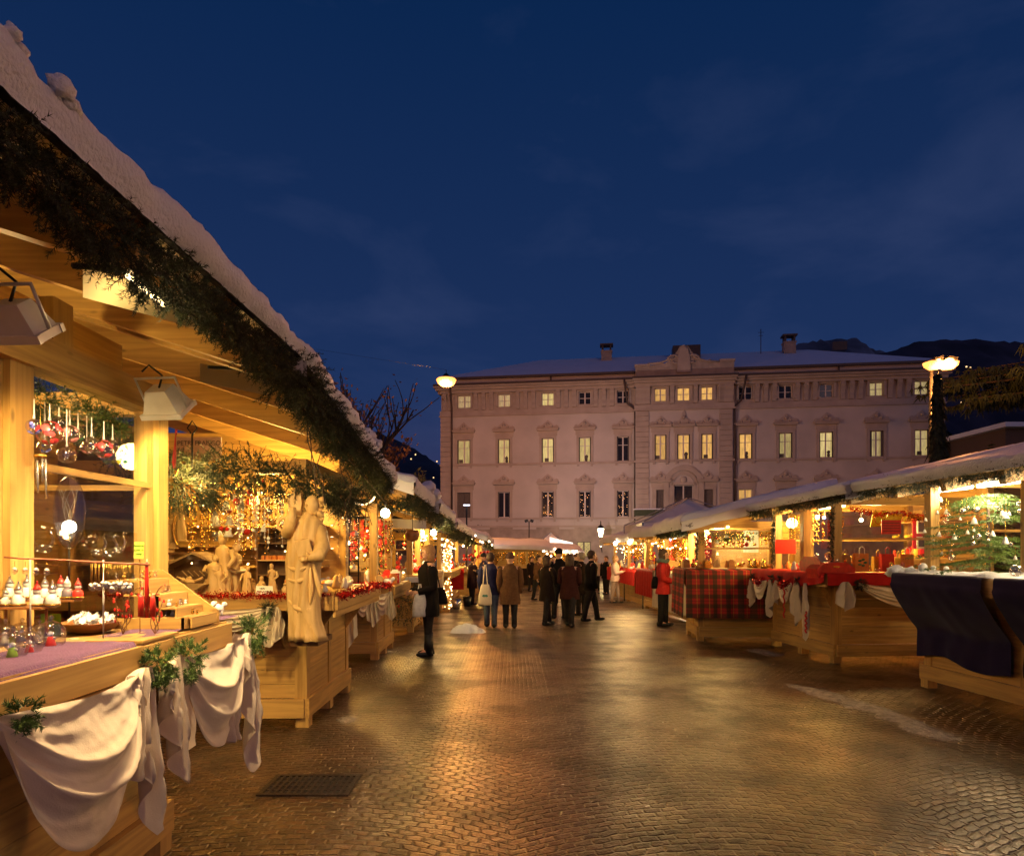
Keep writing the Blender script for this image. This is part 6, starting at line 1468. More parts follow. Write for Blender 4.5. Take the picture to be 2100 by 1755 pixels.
# toy counter of stall 3
E3 = 9.85
tinsel([(-2.75, E3, 1.13), (-2.3, E3, 1.13), (-1.75, E3, 1.13)], .045, 1700, 'red tinsel on the edge of the third stall counter', redshiny, sz=.022)
for i, (x, ln, w_, lb) in enumerate(((-2.36, .98, .28, 'longest cream tail hanging at the left of the third stall'), (-2.0, .60, .20, 'pleated cream tail in the middle of the third stall'), (-1.74, .50, .16, 'cream tail at the street corner of the third stall'))):
    tail((x, E3 - .02, 1.05), ln * .86, w_, (0, -1, 0), (1, 0, 0), lb, 3, .25, seed=20 + i)
swag((-2.26, E3 - .02, 1.04), (-2.02, E3 - .02, 1.05), .36, (0, -1, 0), 'small cream swag left of the pleated tail', amp=.02, folds=4, out_=.04, seed=25, nu=20, nv=20)
swag((-1.96, E3 - .02, 1.04), (-1.76, E3 - .02, 1.05), .34, (0, -1, 0), 'small cream swag right of the pleated tail', amp=.02, folds=4, out_=.04, seed=26, nu=20, nv=20)
for x, lb in ((-2.25, 'dark fir bunch left on the third stall counter'), (-1.98, 'dark fir bunch in the middle of the third stall counter')): bunch((x, E3 - .05, 1.05), .09, lb, 36, mat=needle, L_=.1)
# wooden toys and loaves on counters of stalls 2 (street side) and 3
def box_goods(pts, label, group, mats, s=.06, name='wooden_toy', cat='toy'):
    for i, p in enumerate(pts):
        p = Vector(p); m_ = R.choice(mats); k = R.choice((0, 1, 2)); ss = s * R.uniform(.7, 1.3); mb = MB()
        if k == 0: mb.box(p + Vector((0, 0, ss * .6)), (ss, ss * .6, ss * 1.2), rot=(0, 0, R.uniform(-.5, .5))).box(p + Vector((0, 0, ss * 1.3)), (ss * .6, ss * .4, ss * .2))
        elif k == 1: mb.lathe(p, [(ss * .5, 0), (ss * .55, ss * .4), (ss * .3, ss * 1.0), (ss * .35, ss * 1.4), (0, ss * 1.7)], 10)
        else: mb.sph(p + Vector((0, 0, ss * .45)), ss * .5, 9, sc=(1.5, 1, .9)).sph(p + Vector((ss * .7, 0, ss * .8)), ss * .28, 8)
        single(mb, name, m_, label + ', ' + m_.name.replace('_', ' '), cat, p, group)
box_goods([(R.uniform(-2.2, -1.62), R.uniform(6.3, 8.0), 1.252) for _ in range(24)], 'small object on the street side of the nativity counter', 'small objects on the nativity counter', [carve, carve, orange_p, porcelain], .07)
box_goods([(R.uniform(-2.7, -1.8), R.uniform(9.95, 11.2), 1.122) for _ in range(28)], 'small toy on the third stall counter', 'small toys on the third stall counter', [carve, carve, orange_p, porcelain], .09)
p = Vector((-2.32, 9.95, 1.125)); t = thing('crate', 'dark wooden crate on the third stall counter', 'crate', p); MB().box2((p.x - .14, p.y - .08, p.z), (p.x + .14, p.y + .1, p.z + .20)).build('body', wdk, t); MB().lathe(p + Vector((0, 0, .2)), [(.12, 0), (.11, .05), (.06, .09), (0, .1)], 12).build('lid', carve, t)
# ribbons, hearts and lit tube in the window of stall 2
for i, (px, py0, py1, m_, lb) in enumerate(((707, 1030, 1095, red_p, 'long red ribbon hanging in the second stall window'), (720, 1025, 1090, yellow_p, 'long yellow-green ribbon hanging in the second stall window'), (700, 1040, 1150, carve, 'string of wooden hearts in the second stall window'))):
    a, b = P(px, py0, 9.2), P(px, py1, 9.2); mb = MB().add([a + Vector((-.03, 0, 0)), a + Vector((.03, 0, 0)), b + Vector((.035, .01, 0)), b + Vector((-.035, .01, 0)), a + Vector((-.03, .012, 0)), a + Vector((.03, .012, 0)), b + Vector((.035, .022, 0)), b + Vector((-.035, .022, 0))], [(0, 1, 2, 3), (7, 6, 5, 4), (0, 4, 5, 1), (1, 5, 6, 2), (2, 6, 7, 3), (3, 7, 4, 0)])
    single(mb, 'ribbon', m_, lb, 'ribbon', a)
t = thing('tube_lamp', 'upright glowing tube lamp right of the statue', 'lamp', P(680, 1080, 8.2)); MB().tube([P(680, 1015, 8.2), P(681, 1132, 8.2)], .014, 8).build('tube', glow('tube_bright', (1, .75, .42), 14), t)
t = thing('wire_grid', 'black wire grid stand beside the tube lamp', 'rack', P(665, 1130, 8.0))
mb = MB()
for px in (664, 690, 716, 735): mb.tube([P(px, 1050, 8.3), P(px, 1200, 8.3)], .008, 4)
for py in (1060, 1090, 1120, 1150, 1180): mb.tube([P(664, py, 8.3), P(735, py, 8.3)], .006, 4)
mb.build('grid', blackm, t)
for i in range(22):
    px, py = R.uniform(670, 735), R.uniform(1050, 1170); hanger(P(px, py, 8.2), R.uniform(.025, .045), R.choice((5, 5, 4, 3, 1)), 'on the wire grid beside the tube lamp', 'ornaments on the wire grid')
p = P(742, 1010, 9.0); single(MB().tube([p + Vector((.18 * cos(a), 0, .16 * sin(a))) for a in [pi + pi * i / 12 * .9 for i in range(13)]], .010, 6), 'lit_ring', glow('ring_glow', (1, .7, .35), 8), 'glowing half ring under the second left roof', 'lamp', p)

# curtains of beads and tinsel strands filling the back of the left stalls
def bead_curtain(pts_top, ln, n, m_, label, seed, group='glittering bead strings in the left stalls', r=.010):
    rr = random.Random(seed); a, b = Vector(pts_top[0]), Vector(pts_top[1]); mb = MB()
    for i in range(n):
        p = a.lerp(b, rr.random()) + Vector((0, rr.uniform(-.08, .08), 0)); l = ln * rr.uniform(.4, 1); z = 0
        mb.tube([p, p + Vector((0, 0, -l))], .0015, 3, caps=False)
        while z < l: mb.sph(p + Vector((0, 0, -z)), r * rr.uniform(.6, 1.7), 6); z += rr.uniform(.03, .09)
    return single(mb, 'bead_strings', m_, label, 'bead strings', a, group)
bead_curtain(((-3.1, 6.5, 2.15), (-2.2, 6.5, 2.15)), .62, 34, goldshiny, 'gold bead strings behind the glass ornaments of the nativity stall', 1)
bead_curtain(((-3.0, 6.8, 2.2), (-2.0, 6.8, 2.2)), .66, 30, crystal, 'clear bead strings at the back of the nativity stall', 2)
bead_curtain(((-2.7, 6.3, 2.12), (-2.0, 6.3, 2.12)), .5, 16, porcelain, 'white bead strings left of the statue', 3)
bead_curtain(((-3.6, 6.7, 2.2), (-3.0, 6.7, 2.2)), .7, 20, goldshiny, 'gold bead strings in the shade by the corner post', 4)
bead_curtain(((-2.0, 7.8, 2.2), (-1.75, 7.8, 2.2)), .8, 12, crystal, 'clear bead strings right of the statue', 5)
bead_curtain(((-2.8, 10.9, 2.1), (-1.95, 10.9, 2.1)), .75, 24, red_p, 'red bead strings in the third left stall', 6, r=.016)
bead_curtain(((-2.8, 11.1, 2.1), (-1.95, 11.1, 2.1)), .75, 24, goldshiny, 'gold bead strings in the third left stall', 7, r=.016)
for i in range(40):
    p = Vector((R.uniform(-3.3, -1.8), R.uniform(6.2, 7.6), R.uniform(1.5, 2.15))); single(MB().sph(p, .007, 6), 'fairy_light', bulb_f, 'tiny fairy light glinting among the glass ornaments of the nativity stall', 'fairy light', p, 'fairy lights in the nativity stall')
for i in range(26):
    x, y = R.uniform(-3.3, -1.75), R.uniform(6.05, 6.4); q = Vector((x, y, 1.252)); H_ = R.uniform(.07, .16)
    single(MB().lathe(q, [(H_ * .3, 0), (H_ * .28, H_ * .5), (H_ * .16, H_ * .72), (H_ * .1, H_ * .78)], 10).sph(q + Vector((0, 0, H_ * .9)), H_ * .15, 8).tube([q + Vector((-H_ * .25, -.01, H_ * .55)), q + Vector((0, -H_ * .22, H_ * .5)), q + Vector((H_ * .25, -.01, H_ * .55))], H_ * .05, 5), 'crib_figure', carve, 'small carved crib figure standing among many on the nativity counter', 'carving', q, 'small crib figures on the nativity counter')
# ================================================================ RIGHT ROW GOODS
def L2(f, x, y, z): return f.p(x, y, z)
def cloth_over(f, x0, x1, ye, z, drop, label, mat, seed=0, wav=.02, top=.45, sag=0, group=None, name='counter_cloth', side=None):
    "cloth lying on a counter and hanging over its street edge; local x0..x1, edge at y=ye"
    mb = MB(); tot = top + drop
    def fn(u, v):
        x = x0 + (x1 - x0) * u; s = v * tot
        dr = drop * (1 + (.10 * sin(u * 9 + seed) if sag else 0))
        if s < top: return f.p(x, ye + top - s, z + .008 + .004 * nz(x * 9, s * 9, seed))
        h = (s - top) / drop
        return f.p(x, ye - .012 - wav * (h ** .5) * (1 + sin(x * 21 + seed + 2 * nz(x * 3, seed))) * .5 - .01 * h, z + .006 - h * dr - (sag * (1 - abs(2 * u - 1)) ** .5 * h if sag else 0))
    mb.grid(fn, int(max(20, (x1 - x0) * 26)), 16)
    return single(mb, name, mat, label, 'cloth', f.p((x0 + x1) / 2, ye, z), group)
def end_cloth(f, xe, y0, y1, z, drop, label, mat, seed=0, wav=.02, name='counter_cloth', top=.3, slope=0):
    mb = MB(); tot = top + drop
    def fn(u, v):
        y = y0 + (y1 - y0) * u; s = v * tot
        if s < top: return f.p(xe - top + s, y, z + .009 + .004 * nz(y * 9, s * 9, seed))
        h = (s - top) / drop; return f.p(xe + .012 + wav * h ** .5 * (1 + sin(y * 24 + seed)) * .5, y, z + .006 - h * (drop + slope * u))
    mb.grid(fn, 40, 14)
    return single(mb, name, mat, label, 'cloth', f.p(xe, (y0 + y1) / 2, z))
# tartan
def tartan_mat():
    m, nt, b, out = newmat('tartan'); tc = N(nt, 'ShaderNodeTexCoord'); sp = N(nt, 'ShaderNodeSeparateXYZ'); nt.links.new(tc.outputs['Object'], sp.inputs[0])
    def band(o, per, w_, off=0):
        a = N(nt, 'ShaderNodeMath', operation='MULTIPLY_ADD'); a.inputs[1].default_value = 1 / per; a.inputs[2].default_value = off + 50; nt.links.new(o, a.inputs[0])
        fr_ = N(nt, 'ShaderNodeMath', operation='FRACT'); nt.links.new(a.outputs[0], fr_.inputs[0])
        l = N(nt, 'ShaderNodeMath', operation='LESS_THAN'); l.inputs[1].default_value = w_; nt.links.new(fr_.outputs[0], l.inputs[0]); return l.outputs[0]
    sm = N(nt, 'ShaderNodeMath', operation='ADD'); nt.links.new(sp.outputs[0], sm.inputs[0]); nt.links.new(sp.outputs[1], sm.inputs[1])
    def mixc(fac, c1_, c2, f_=1):
        n = N(nt, 'ShaderNodeMix', data_type='RGBA')
        mu = N(nt, 'ShaderNodeMath', operation='MULTIPLY'); mu.inputs[1].default_value = f_; nt.links.new(fac, mu.inputs[0]); nt.links.new(mu.outputs[0], n.inputs[0])
        if isinstance(c1_, tuple): n.inputs[6].default_value = c4(c1_)
        else: nt.links.new(c1_, n.inputs[6])
        n.inputs[7].default_value = c4(c2); return n.outputs[2]
    c = mixc(band(sm.outputs[0], .20, .42), (.42, .025, .018), (.012, .03, .012), .72)
    c = mixc(band(sp.outputs[2], .17, .42), c, (.012, .03, .012), .66)
    c = mixc(band(sm.outputs[0], .20, .04, .3), c, (.5, .35, .05), .6); c = mixc(band(sp.outputs[2], .17, .05, .3), c, (.01, .01, .01), .6)
    nt.links.new(c, b.inputs['Base Color']); b.inputs['Roughness'].default_value = .85
    return m
tart = tartan_mat()
# navy cloths of R1: from the flap edge down to the body
def navy_skirt(x0, x1, label, seed):
    mb = MB()
    def fn(u, v):
        x = x0 + (x1 - x0) * u
        if v < .12: return h1.p(x, .1 - (v / .12) * .50, 1.374 + .004 * nz(x * 5, v, seed))
        k = (v - .12) / .88
        if k < .16: q = k / .16; return h1.p(x, -.402 - .01 * q, 1.37 - .13 * q)
        k = (k - .16) / .84; zz = 1.24 - k * .87; yy = -.41 + .36 * min(1, k / .62) ** 1.3
        return h1.p(x, yy - .012 - .02 * abs(sin(x * 5 + seed)) * k - .012 * nz(x * 6, k * 5, seed), zz + .05 * k * nz(x * 1.5, seed) * 2)
    mb.grid(fn, 50, 34); return single(mb, 'navy_cloth', navy, label, 'cloth', h1.p(x0, -.37, 1.3), 'navy cloths wrapping the nearest right stall')
navy_skirt(-.02, 1.36, 'dark navy cloth over the far half of the nearest right stall', 1); navy_skirt(1.50, 3.7, 'dark navy cloth over the near half of the nearest right stall', 4)
# white fleece on R1
mb = MB()
mb.grid(lambda u, v: h1.p(-.25 + 3.6 * u, .1 - .44 * v, 1.375 + .05 * abs(nz(u * 14, v * 3)) + .055 * (nz(u * 6, v * 2.5, 5) + .3) * sin(pi * v) + (0 if v < .95 else -.03)), 110, 12)
single(mb, 'white_fleece', snowm, 'white fleece spread like snow on the nearest right counter', 'fleece', h1.p(1, -.2, 1.38))
single(MB().sph(h1.p(-.12, -.28, 1.385), .085, 14, lump=.5, sc=(1.1, 1, .9)).sph(h1.p(.1, -.25, 1.39), .06, 12, lump=.5), 'fleece_roll', snowm, 'rolled end of the white fleece at the far corner', 'fleece', h1.p(-.1, -.28, 1.38))
for i, (x, r) in enumerate(((.25, .05), (.42, .03), (.62, .028), (1.55, .06), (1.95, .085))):
    p = h1.p(x, -.2, 1.43); single(MB().sph(p + Vector((0, 0, r * .3)), r, 14).lathe(p, [(r * .7, -r * .6), (r * .6, -r * .4)], 12), 'glass_dome', crystal if i > 2 else porcelain, ['white ball lying at the far end of the fleece', 'small white ball in the middle of the fleece', 'second small white ball on the fleece', 'clear glass dome with a tiny village', 'largest glass dome beside the near post'][i], 'ornament', p)
# fir tree branches with white baubles inside R1
t = thing('christmas_tree', 'bright lit fir tree hung with white baubles in the nearest right stall', 'christmas tree', h1.p(.42, .48, 0))
c0 = h1.p(.42, .48, 0)
MB().tube([c0, c0 + Vector((0, 0, 2.3))], [.04, .015], 8).build('trunk', barkm, t)
mb = MB()
for i in range(80):
    z = R.uniform(1.38, 2.3); rl = (2.7 - z) * .82 * R.uniform(.7, 1.0); a = R.uniform(0, 2 * pi); d = Vector((cos(a), sin(a), -.12)); o = c0 + Vector((0, 0, z))
    for q in range(34):
        s = R.random(); p = o + d * rl * s; side = Vector((-d.y, d.x, 0)) * R.choice((-1, 1)); sprig(mb, p, d + side * .7 + Vector((0, 0, R.uniform(-.2, .1))), .14 * (1.2 - s * .5), 12, .032, .0034)
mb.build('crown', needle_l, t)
for i in range(58):
    u = R.random() ** 1.5; y = R.uniform(-.12, .35); zt = R.choice((2.18, 2.2, 1.9, 1.7, 1.95)); hanger(h1.p(.02 + 2.6 * u, y, zt - R.uniform(.06, .2)), R.uniform(.018, .042), R.choice((1, 1, 2, 0, 1)), 'hanging in the lit fir of the nearest right stall', 'baubles hanging in the nearest right stall')
for i, (x, zz, ln) in enumerate(((.35, 2.36, .5), (1.05, 2.36, .7), (2.0, 2.36, .6), (2.7, 2.36, .7))):
    t = thing('tube_lamp', ['tube lamp at the far post of the nearest right stall', 'second bright tube lamp of the nearest right stall', 'bright tube lamp beyond the near post', 'tube lamp at the right edge of the picture'][i], 'lamp', h1.p(x, .12, zz), 0, 'bright tube lamps of the nearest right stall')
    a, b = h1.p(x - ln / 2, .12, zz), h1.p(x + ln / 2, .12, zz); MB().tube([a, b], .028, 10).build('tube', glow('tube_white', (1, .80, .44), 34), t); MB().beam(a + Vector((0, 0, .045)), b + Vector((0, 0, .045)), .07, .03).build('housing', whitepaint, t)
# R2: red cloth, shelves, bags
cloth_over(h2, -.05, 2.17, -.345, 1.31, .13, 'red cloth hanging in peaks along the front of the second right stall', redcl, 2, sag=.10)
end_cloth(h2, 2.195, -.34, 1.9, 1.31, .17, 'red cloth over the end counter facing the viewer', redcl, 3)
dr = h2.d(0, -1, 0); al = h2.d(1, 0, 0); dx = h2.d(1, 0, 0)
for i, (xa, xb) in enumerate(((.1, .55), (.95, 1.35))):
    swag(h2.p(xa, -.37, 1.16), h2.p(xb, -.37, 1.16), .34, dr, ['cream swag at the far end of the second right stall', 'cream swag in the middle of the second right stall front'][i], amp=.018, folds=3, out_=.04, seed=40 + i, nu=24, nv=20)
for i, (x, ln, w_) in enumerate(((.02, .50, .14), (.66, .62, .20), (.86, .40, .1), (1.5, .66, .24), (1.75, .85, .16))):
    tail(h2.p(x, -.37, 1.16), ln, w_, dr, al, 'cream tail on the second right stall front, ' + ['leftmost', 'wide one second from left', 'shortest', 'wide one near the red box', 'longest one with a red-striped ribbon'][i], 2, .35, seed=50 + i)
for i, x in enumerate((.05, .7, 1.0, 1.5)): bunch(h2.p(x, -.38, 1.18), .05, 'dark fir bunch on the second right stall, ' + ['first from the far end', 'second from the far end', 'third from the far end', 'nearest the post'][i], 24, mat=needle, L_=.07)
for i, x in enumerate((.3, 1.15)): tinsel([h2.p(x - .15, -.42, 1.15), h2.p(x, -.42, 1.06), h2.p(x + .15, -.42, 1.15)], .05, 260, ['red foil bow at the far swag of the second right stall', 'red foil bow at the middle swag of the second right stall'][i], redshiny, 'foil_bow', 'red foil bows on the second right stall', .03)
for i, (x, z0_, z1_) in enumerate(((1.22, 1.15, .6), (1.85, .75, .45))):
    mb = MB(); mb.tube([h2.p(x + .02 * sin(q * 1.3), -.45, z0_ + (z1_ - z0_) * q / 20) for q in range(21)], .014, 6); single(mb, 'twisted_ribbon', red_p, ['red and white twisted ribbon down the second right stall front', 'short red ribbon end dangling near the stall corner'][i], 'ribbon', h2.p(x, -.45, z0_))
end_n = h2.d(1, 0, 0); end_a = h2.d(0, 1, 0)
swag(h2.p(2.23, .1, 1.2), h2.p(2.23, 1.9, 1.14), .36, end_n, 'cream swag stretched under the red end cloth', amp=.02, folds=4, out_=.05, seed=60, top=.08)
tail(h2.p(2.23, -.08, 1.2), .42, .30, end_n, end_a, 'white forked tail at the left of the end cloth', 2, .3, seed=61); bunch(h2.p(2.26, .12, 1.18), .07, 'dark fir bunch on the end cloth', 36, mat=needle, L_=.08)
def bag(p, w_, h_, m_, label, rz, figure=None, hm=None):
    t = thing('gift_bag', label, 'bag', p, rz, 'gift bags on the second right stall')
    MB().add([(-w_ / 2, -.04, 0), (w_ / 2, -.04, 0), (w_ / 2, .04, 0), (-w_ / 2, .04, 0), (-w_ / 2 * .98, -.03, h_), (w_ / 2 * .98, -.03, h_), (w_ / 2 * .98, .03, h_), (-w_ / 2 * .98, .03, h_)], [(0, 1, 5, 4), (1, 2, 6, 5), (2, 3, 7, 6), (3, 0, 4, 7), (0, 3, 2, 1)]).build('bag_body', m_, t, world=False)
    MB().tube([(-w_ * .2, -.03, h_ - .01), (-w_ * .18, -.03, h_ + .07), (0, -.03, h_ + .10), (w_ * .18, -.03, h_ + .07), (w_ * .2, -.03, h_ - .01)], .006, 6, caps=False).build('handle', hm or m_, t, world=False)
    if figure: 
        mb = MB(); 
        for k in range(5): a = 2 * pi * k / 5; mb.sph((.045 * cos(a), -.042, h_ * .5 + .045 * sin(a)), .022, 6, sc=(1.4, .2, .8))
        mb.build('printed_leaves', figure, t, world=False)
zc2 = 1.325
rzv = radians(6)
for i, (px, w_, h_, m_, lb, fg, hm) in enumerate(((1765, .21, .27, orange_p, 'orange gift bag with green holly print and wire handle', plain('holly_green', (.05, .14, .04), .5), whitepaint), (1798, .13, .22, yellow_p, 'plain yellow box bag behind the tinsel', None, None), (1818, .20, .26, red_p, 'red gift bag with tall red handle', None, None), (1858, .20, .26, orange_p, 'orange gift bag with white handle next to the fir branches', None, whitepaint), (1733, .14, .24, brownbowl, 'brown box bag at the left end of the bag row', None, None), (1840, .12, .2, yellow_p, 'yellow box bag half hidden by the red bag', None, None))):
    d = 9.95 + (i % 2) * .12; p = P(px, 1125, d); p.z = zc2; bag(p, w_, h_, m_, lb, rzv, fg, hm)
# hanging boards and yellow pictures in R2
for i, (px0, px1, py0, py1, d, m_, lb, nm) in enumerate(((1808, 1848, 1066, 1095, 9.9, red_p, 'red card hanging in the second right stall window', 'hanging_card'), (1785, 1815, 1047, 1080, 10.3, plain('acid_yellow', (.75, .70, .03), .5), 'tilted acid yellow picture in the second right stall', 'picture'), (1816, 1848, 1053, 1066, 10.3, MATS['acid_yellow'] if 'acid_yellow' in MATS else yellow_p, 'flat acid yellow panel beside the tilted picture', 'picture'), (1872, 1905, 1055, 1125, 10.6, red_p, 'red door panel with framed prints', 'panel'), (1604, 1618, 1080, 1135, 11.9, plain('ochre_card', (.60, .40, .08), .6), 'ochre notice with lines of writing on the tartan stall end', 'notice'), (1698, 1708, 1066, 1100, 10.4, red_p, 'narrow red banner beside the corner post', 'banner'), (1590, 1632, 1106, 1135, 11.2, red_p, 'red board standing behind the books', 'board'))):
    a, b = P(px0, py1, d), P(px1, py0, d); t = thing(nm, lb, nm.replace('_', ' '), a); tilt = .03 if 'tilted' in lb else 0
    MB().add([a, (b.x, d, a.z), (b.x + tilt, d, b.z), (a.x + tilt * 1.5, d, b.z), a + Vector((0, .015, 0)), (b.x, d + .015, a.z), (b.x + tilt, d + .015, b.z), (a.x + tilt * 1.5, d + .015, b.z)], [(0, 1, 2, 3), (7, 6, 5, 4), (0, 4, 5, 1), (1, 5, 6, 2), (2, 6, 7, 3), (3, 7, 4, 0)]).build('panel', m_, t)
    if 'framed' in lb:
        for z0_, z1_ in ((1094, 1067), (1125, 1100)):
            q, r_ = P(1881, z0_, d - .02), P(1900, z1_, d - .02); f_ = MB().box2(q, (r_.x, d - .005, r_.z)).build('framed_print', paper, t); MB().box2(q + Vector((.02, -.004, .03)), (r_.x - .02, d - .021, r_.z - .03)).build('print', shutterm, f_)
    if 'writing' in lb or 'red card' in lb:
        for k in range(4): z = a.z + (b.z - a.z) * (.2 + .19 * k); MB().box2((a.x + .02, d - .004, z), (b.x - .02, d - .001, z + .008)).build('text_line', ink, t)
    if i == 1:
        MB().tube([a.lerp(b, .5) + Vector((.05 * cos(q), -.01, .08 * sin(q))) for q in [k * .5 for k in range(13)]], .008, 5).build('drawing', goldshiny, t)
tinsel([h2.p(1.9, .2, 2.25), h2.p(1.9, .6, 2.16), h2.p(1.9, 1.0, 2.18), h2.p(1.9, 1.3, 2.12), h2.p(1.9, 1.7, 2.14)], .04, 900, 'red beaded tinsel swagged across the top of the second right stall', redshiny, group='tinsel inside the right stalls', sz=.022)
tinsel([h2.p(1.95, 1.1, 2.12), h2.p(1.95, 1.4, 2.08)], .05, 300, 'green and gold tinsel beside the red one', goldshiny, group='tinsel inside the right stalls', sz=.022)
box_goods([h2.p(R.uniform(1.75, 2.1), R.uniform(-.1, 1.7), 1.325) for _ in range(18)], 'small wrapped sweet on the end counter of the second right stall', 'wrapped sweets on the second right stall', [goldshiny, goldshiny, crystal, red_p], .07, 'wrapped_sweet', 'sweets')
box_goods([h2.p(R.uniform(0, 1.5), R.uniform(-.25, .3), 1.325) for _ in range(16)], 'small item on the front counter of the second right stall', 'small items on the second right stall', [orange_p, yellow_p, porcelain, red_p], .08, 'boxed_gift', 'gift')
p = h2.p(1.72, -.1, 1.325); t = thing('tray_box', 'red tray box with a slotted handle full of glittering bags', 'box', p, radians(-84))
MB().prism([(-.26, 0), (.26, 0), (.29, .13), (.16, .22), (-.16, .22), (-.29, .13)], .02, ((0, -.22, 0), (1, 0, 0), (0, 0, 1), (0, 1, 0))).box((0, -.1, .03), (.52, .22, .06)).build('box_body', red_p, t, world=False)
MB().prism([(-.26, 0), (.26, 0), (.29, .13), (.16, .22), (-.16, .22), (-.29, .13)], .3, ((.05, -.02, -.08), (0, 1, 0), (0, 0, 1), (1, 0, 0))).build('box_end', red_p, t, world=False)
MB().box((.352, -.02, .08), (.006, .10, .02)).build('handle_slot', goldshiny, t, world=False)
for i in range(22):
    q = h2.p(1.4 + R.uniform(0, .5), .05 + R.uniform(-.1, .3), 1.5 + R.uniform(-.05, .08)); single(MB().sph(q, R.uniform(.03, .05), 7, lump=.8, seed=i), 'cellophane_bag', R.choice((crystal, goldshiny)), 'glittering cellophane bag above the red tray box', 'sweets', q, 'cellophane bags above the red box')
for i, (px, py, d, m_, nm) in enumerate(((1676, 1060, 10.8, 0, 'glowing bulb in the window left of the corner post'), (1766, 1066, 10.8, 0, 'glowing bulb in the window right of the corner post'), (1533, 1056, 12.2, 0, 'glowing bulb over the sweets of the tartan stall'), (1395, 1085, 15, 0, 'left glowing bulb above the red jacket'), (1413, 1083, 15, 0, 'right glowing bulb above the red jacket'), (1690, 1061, 10.8, 1, 'blue star bulb left of the corner post'), (1557, 1054, 12.2, 1, 'blue star bulb at the tartan stall corner'), (1496, 1075, 12.4, 1, 'blue star bulb in the middle of the tartan stall'), (1370, 1096, 16, 1, 'blue star bulb beside the left glowing bulb'), (1375, 1106, 16, 1, 'lower blue star bulb above the red jacket'), (1262, 1114, 24, 2, 'dazzling lamp over the person in pink'), (1291, 1112, 22, 2, 'most dazzling lamp of the far right stalls'), (790, 1052, 9.6, 2, 'dazzling lamp under the third left roof'), (889, 1092, 14.5, 2, 'dazzling lamp above the woman in black'), (917, 1108, 18.2, 0, 'bulb at the top of the light-wrapped post'), (925, 1122, 18.2, 0, 'second bulb on the light-wrapped post'), (1009, 1117, 27.5, 0, 'bulb hanging from the far left tarpaulin'), (950, 1119, 20, 0, 'small bulb over the red counter'), (714, 1113, 8.0, 0, 'small candle-like bulb among the ornaments'), (1232, 1120, 40, 0, 'faint bulb beneath the palace lantern'))):
    p = P(px, py, d); r = (.030, .022, .065)[m_] * (1 if d > 9 else .7)
    t = thing('light_bulb', nm, 'light bulb', p); MB().sph(p, r, 10).build('bulb', (blob_l, bulb_b, glow('dazzling_bulb', (1, .74, .42), 70))[m_], t); MB().tube([p + Vector((0, 0, r)), p + Vector((0, 0, r + .10))], .012, 6).build('socket', blackm, t)
point('bulb_light', P(1291, 1122, 21.6), WARMW, 160, .1); point('bulb_light', P(889, 1102, 14.2), WARMW, 70, .1); point('bulb_light', P(790, 1062, 9.3), WARMW, 30, .1)
# lanterns and garlands of R3 (tartan)
end_cloth(h3, 1.4, -.285, 1.45, 1.31, .86, 'red tartan cloth over the end of the third right stall', tart, 4, wav=.03)
cloth_over(h3, -.02, 1.385, -.29, 1.31, .86, 'red tartan cloth along the street side of the third right stall', tart, 6, wav=.03)
mb = MB(); garland(mb, [h3.p(1.15, .0, 1.86), h3.p(1.15, .45, 1.88), h3.p(1.15, 1.0, 1.92)], .08, 130, .09, 10, .035, .005, seed=19)
single(mb, 'fir_garland', needle_l, 'lit fir garland with gold trinkets at the tartan stall end', 'garland', h3.p(1.15, .5, 1.9), 'fir garlands along the stall roofs')
for i in range(22): hanger(h3.p(R.uniform(.8, 1.25), R.uniform(0, 1.2), R.uniform(1.68, 1.92)), R.uniform(.022, .04), R.choice((4, 4, 3, 1, 0)), 'hanging at the end of the tartan stall', 'trinkets hanging at the tartan stall')
for i in range(14): hanger(h3.p(R.uniform(-.5, .7), R.uniform(.05, .5), R.uniform(1.55, 1.95)), R.uniform(.025, .045), R.choice((4, 3, 5, 4, 1)), 'hanging along the street side of the tartan stall', 'trinkets hanging at the tartan stall')
box_goods([h3.p(R.uniform(.8, 1.35), R.uniform(-.2, 1.3), 1.325) for _ in range(26)], 'small sweet on the tartan end counter', 'sweets on the tartan stall', [goldshiny, carve, brownbowl, orange_p], .085, 'sweet', 'sweets')
box_goods([h3.p(R.uniform(.0, .8), R.uniform(-.22, .3), 1.325) for _ in range(26)], 'small sweet on the street side of the tartan counter', 'sweets on the tartan stall', [goldshiny, carve, porcelain, red_p], .09, 'sweet', 'sweets')
MBp = P(1540, 1110, 13.2); single(MB().box(MBp, (.28, .04, .42)), 'poster', plain('pale_blue_poster', (.55, .62, .66), .5), 'pale blue poster behind the tartan stall sweets', 'poster', MBp)
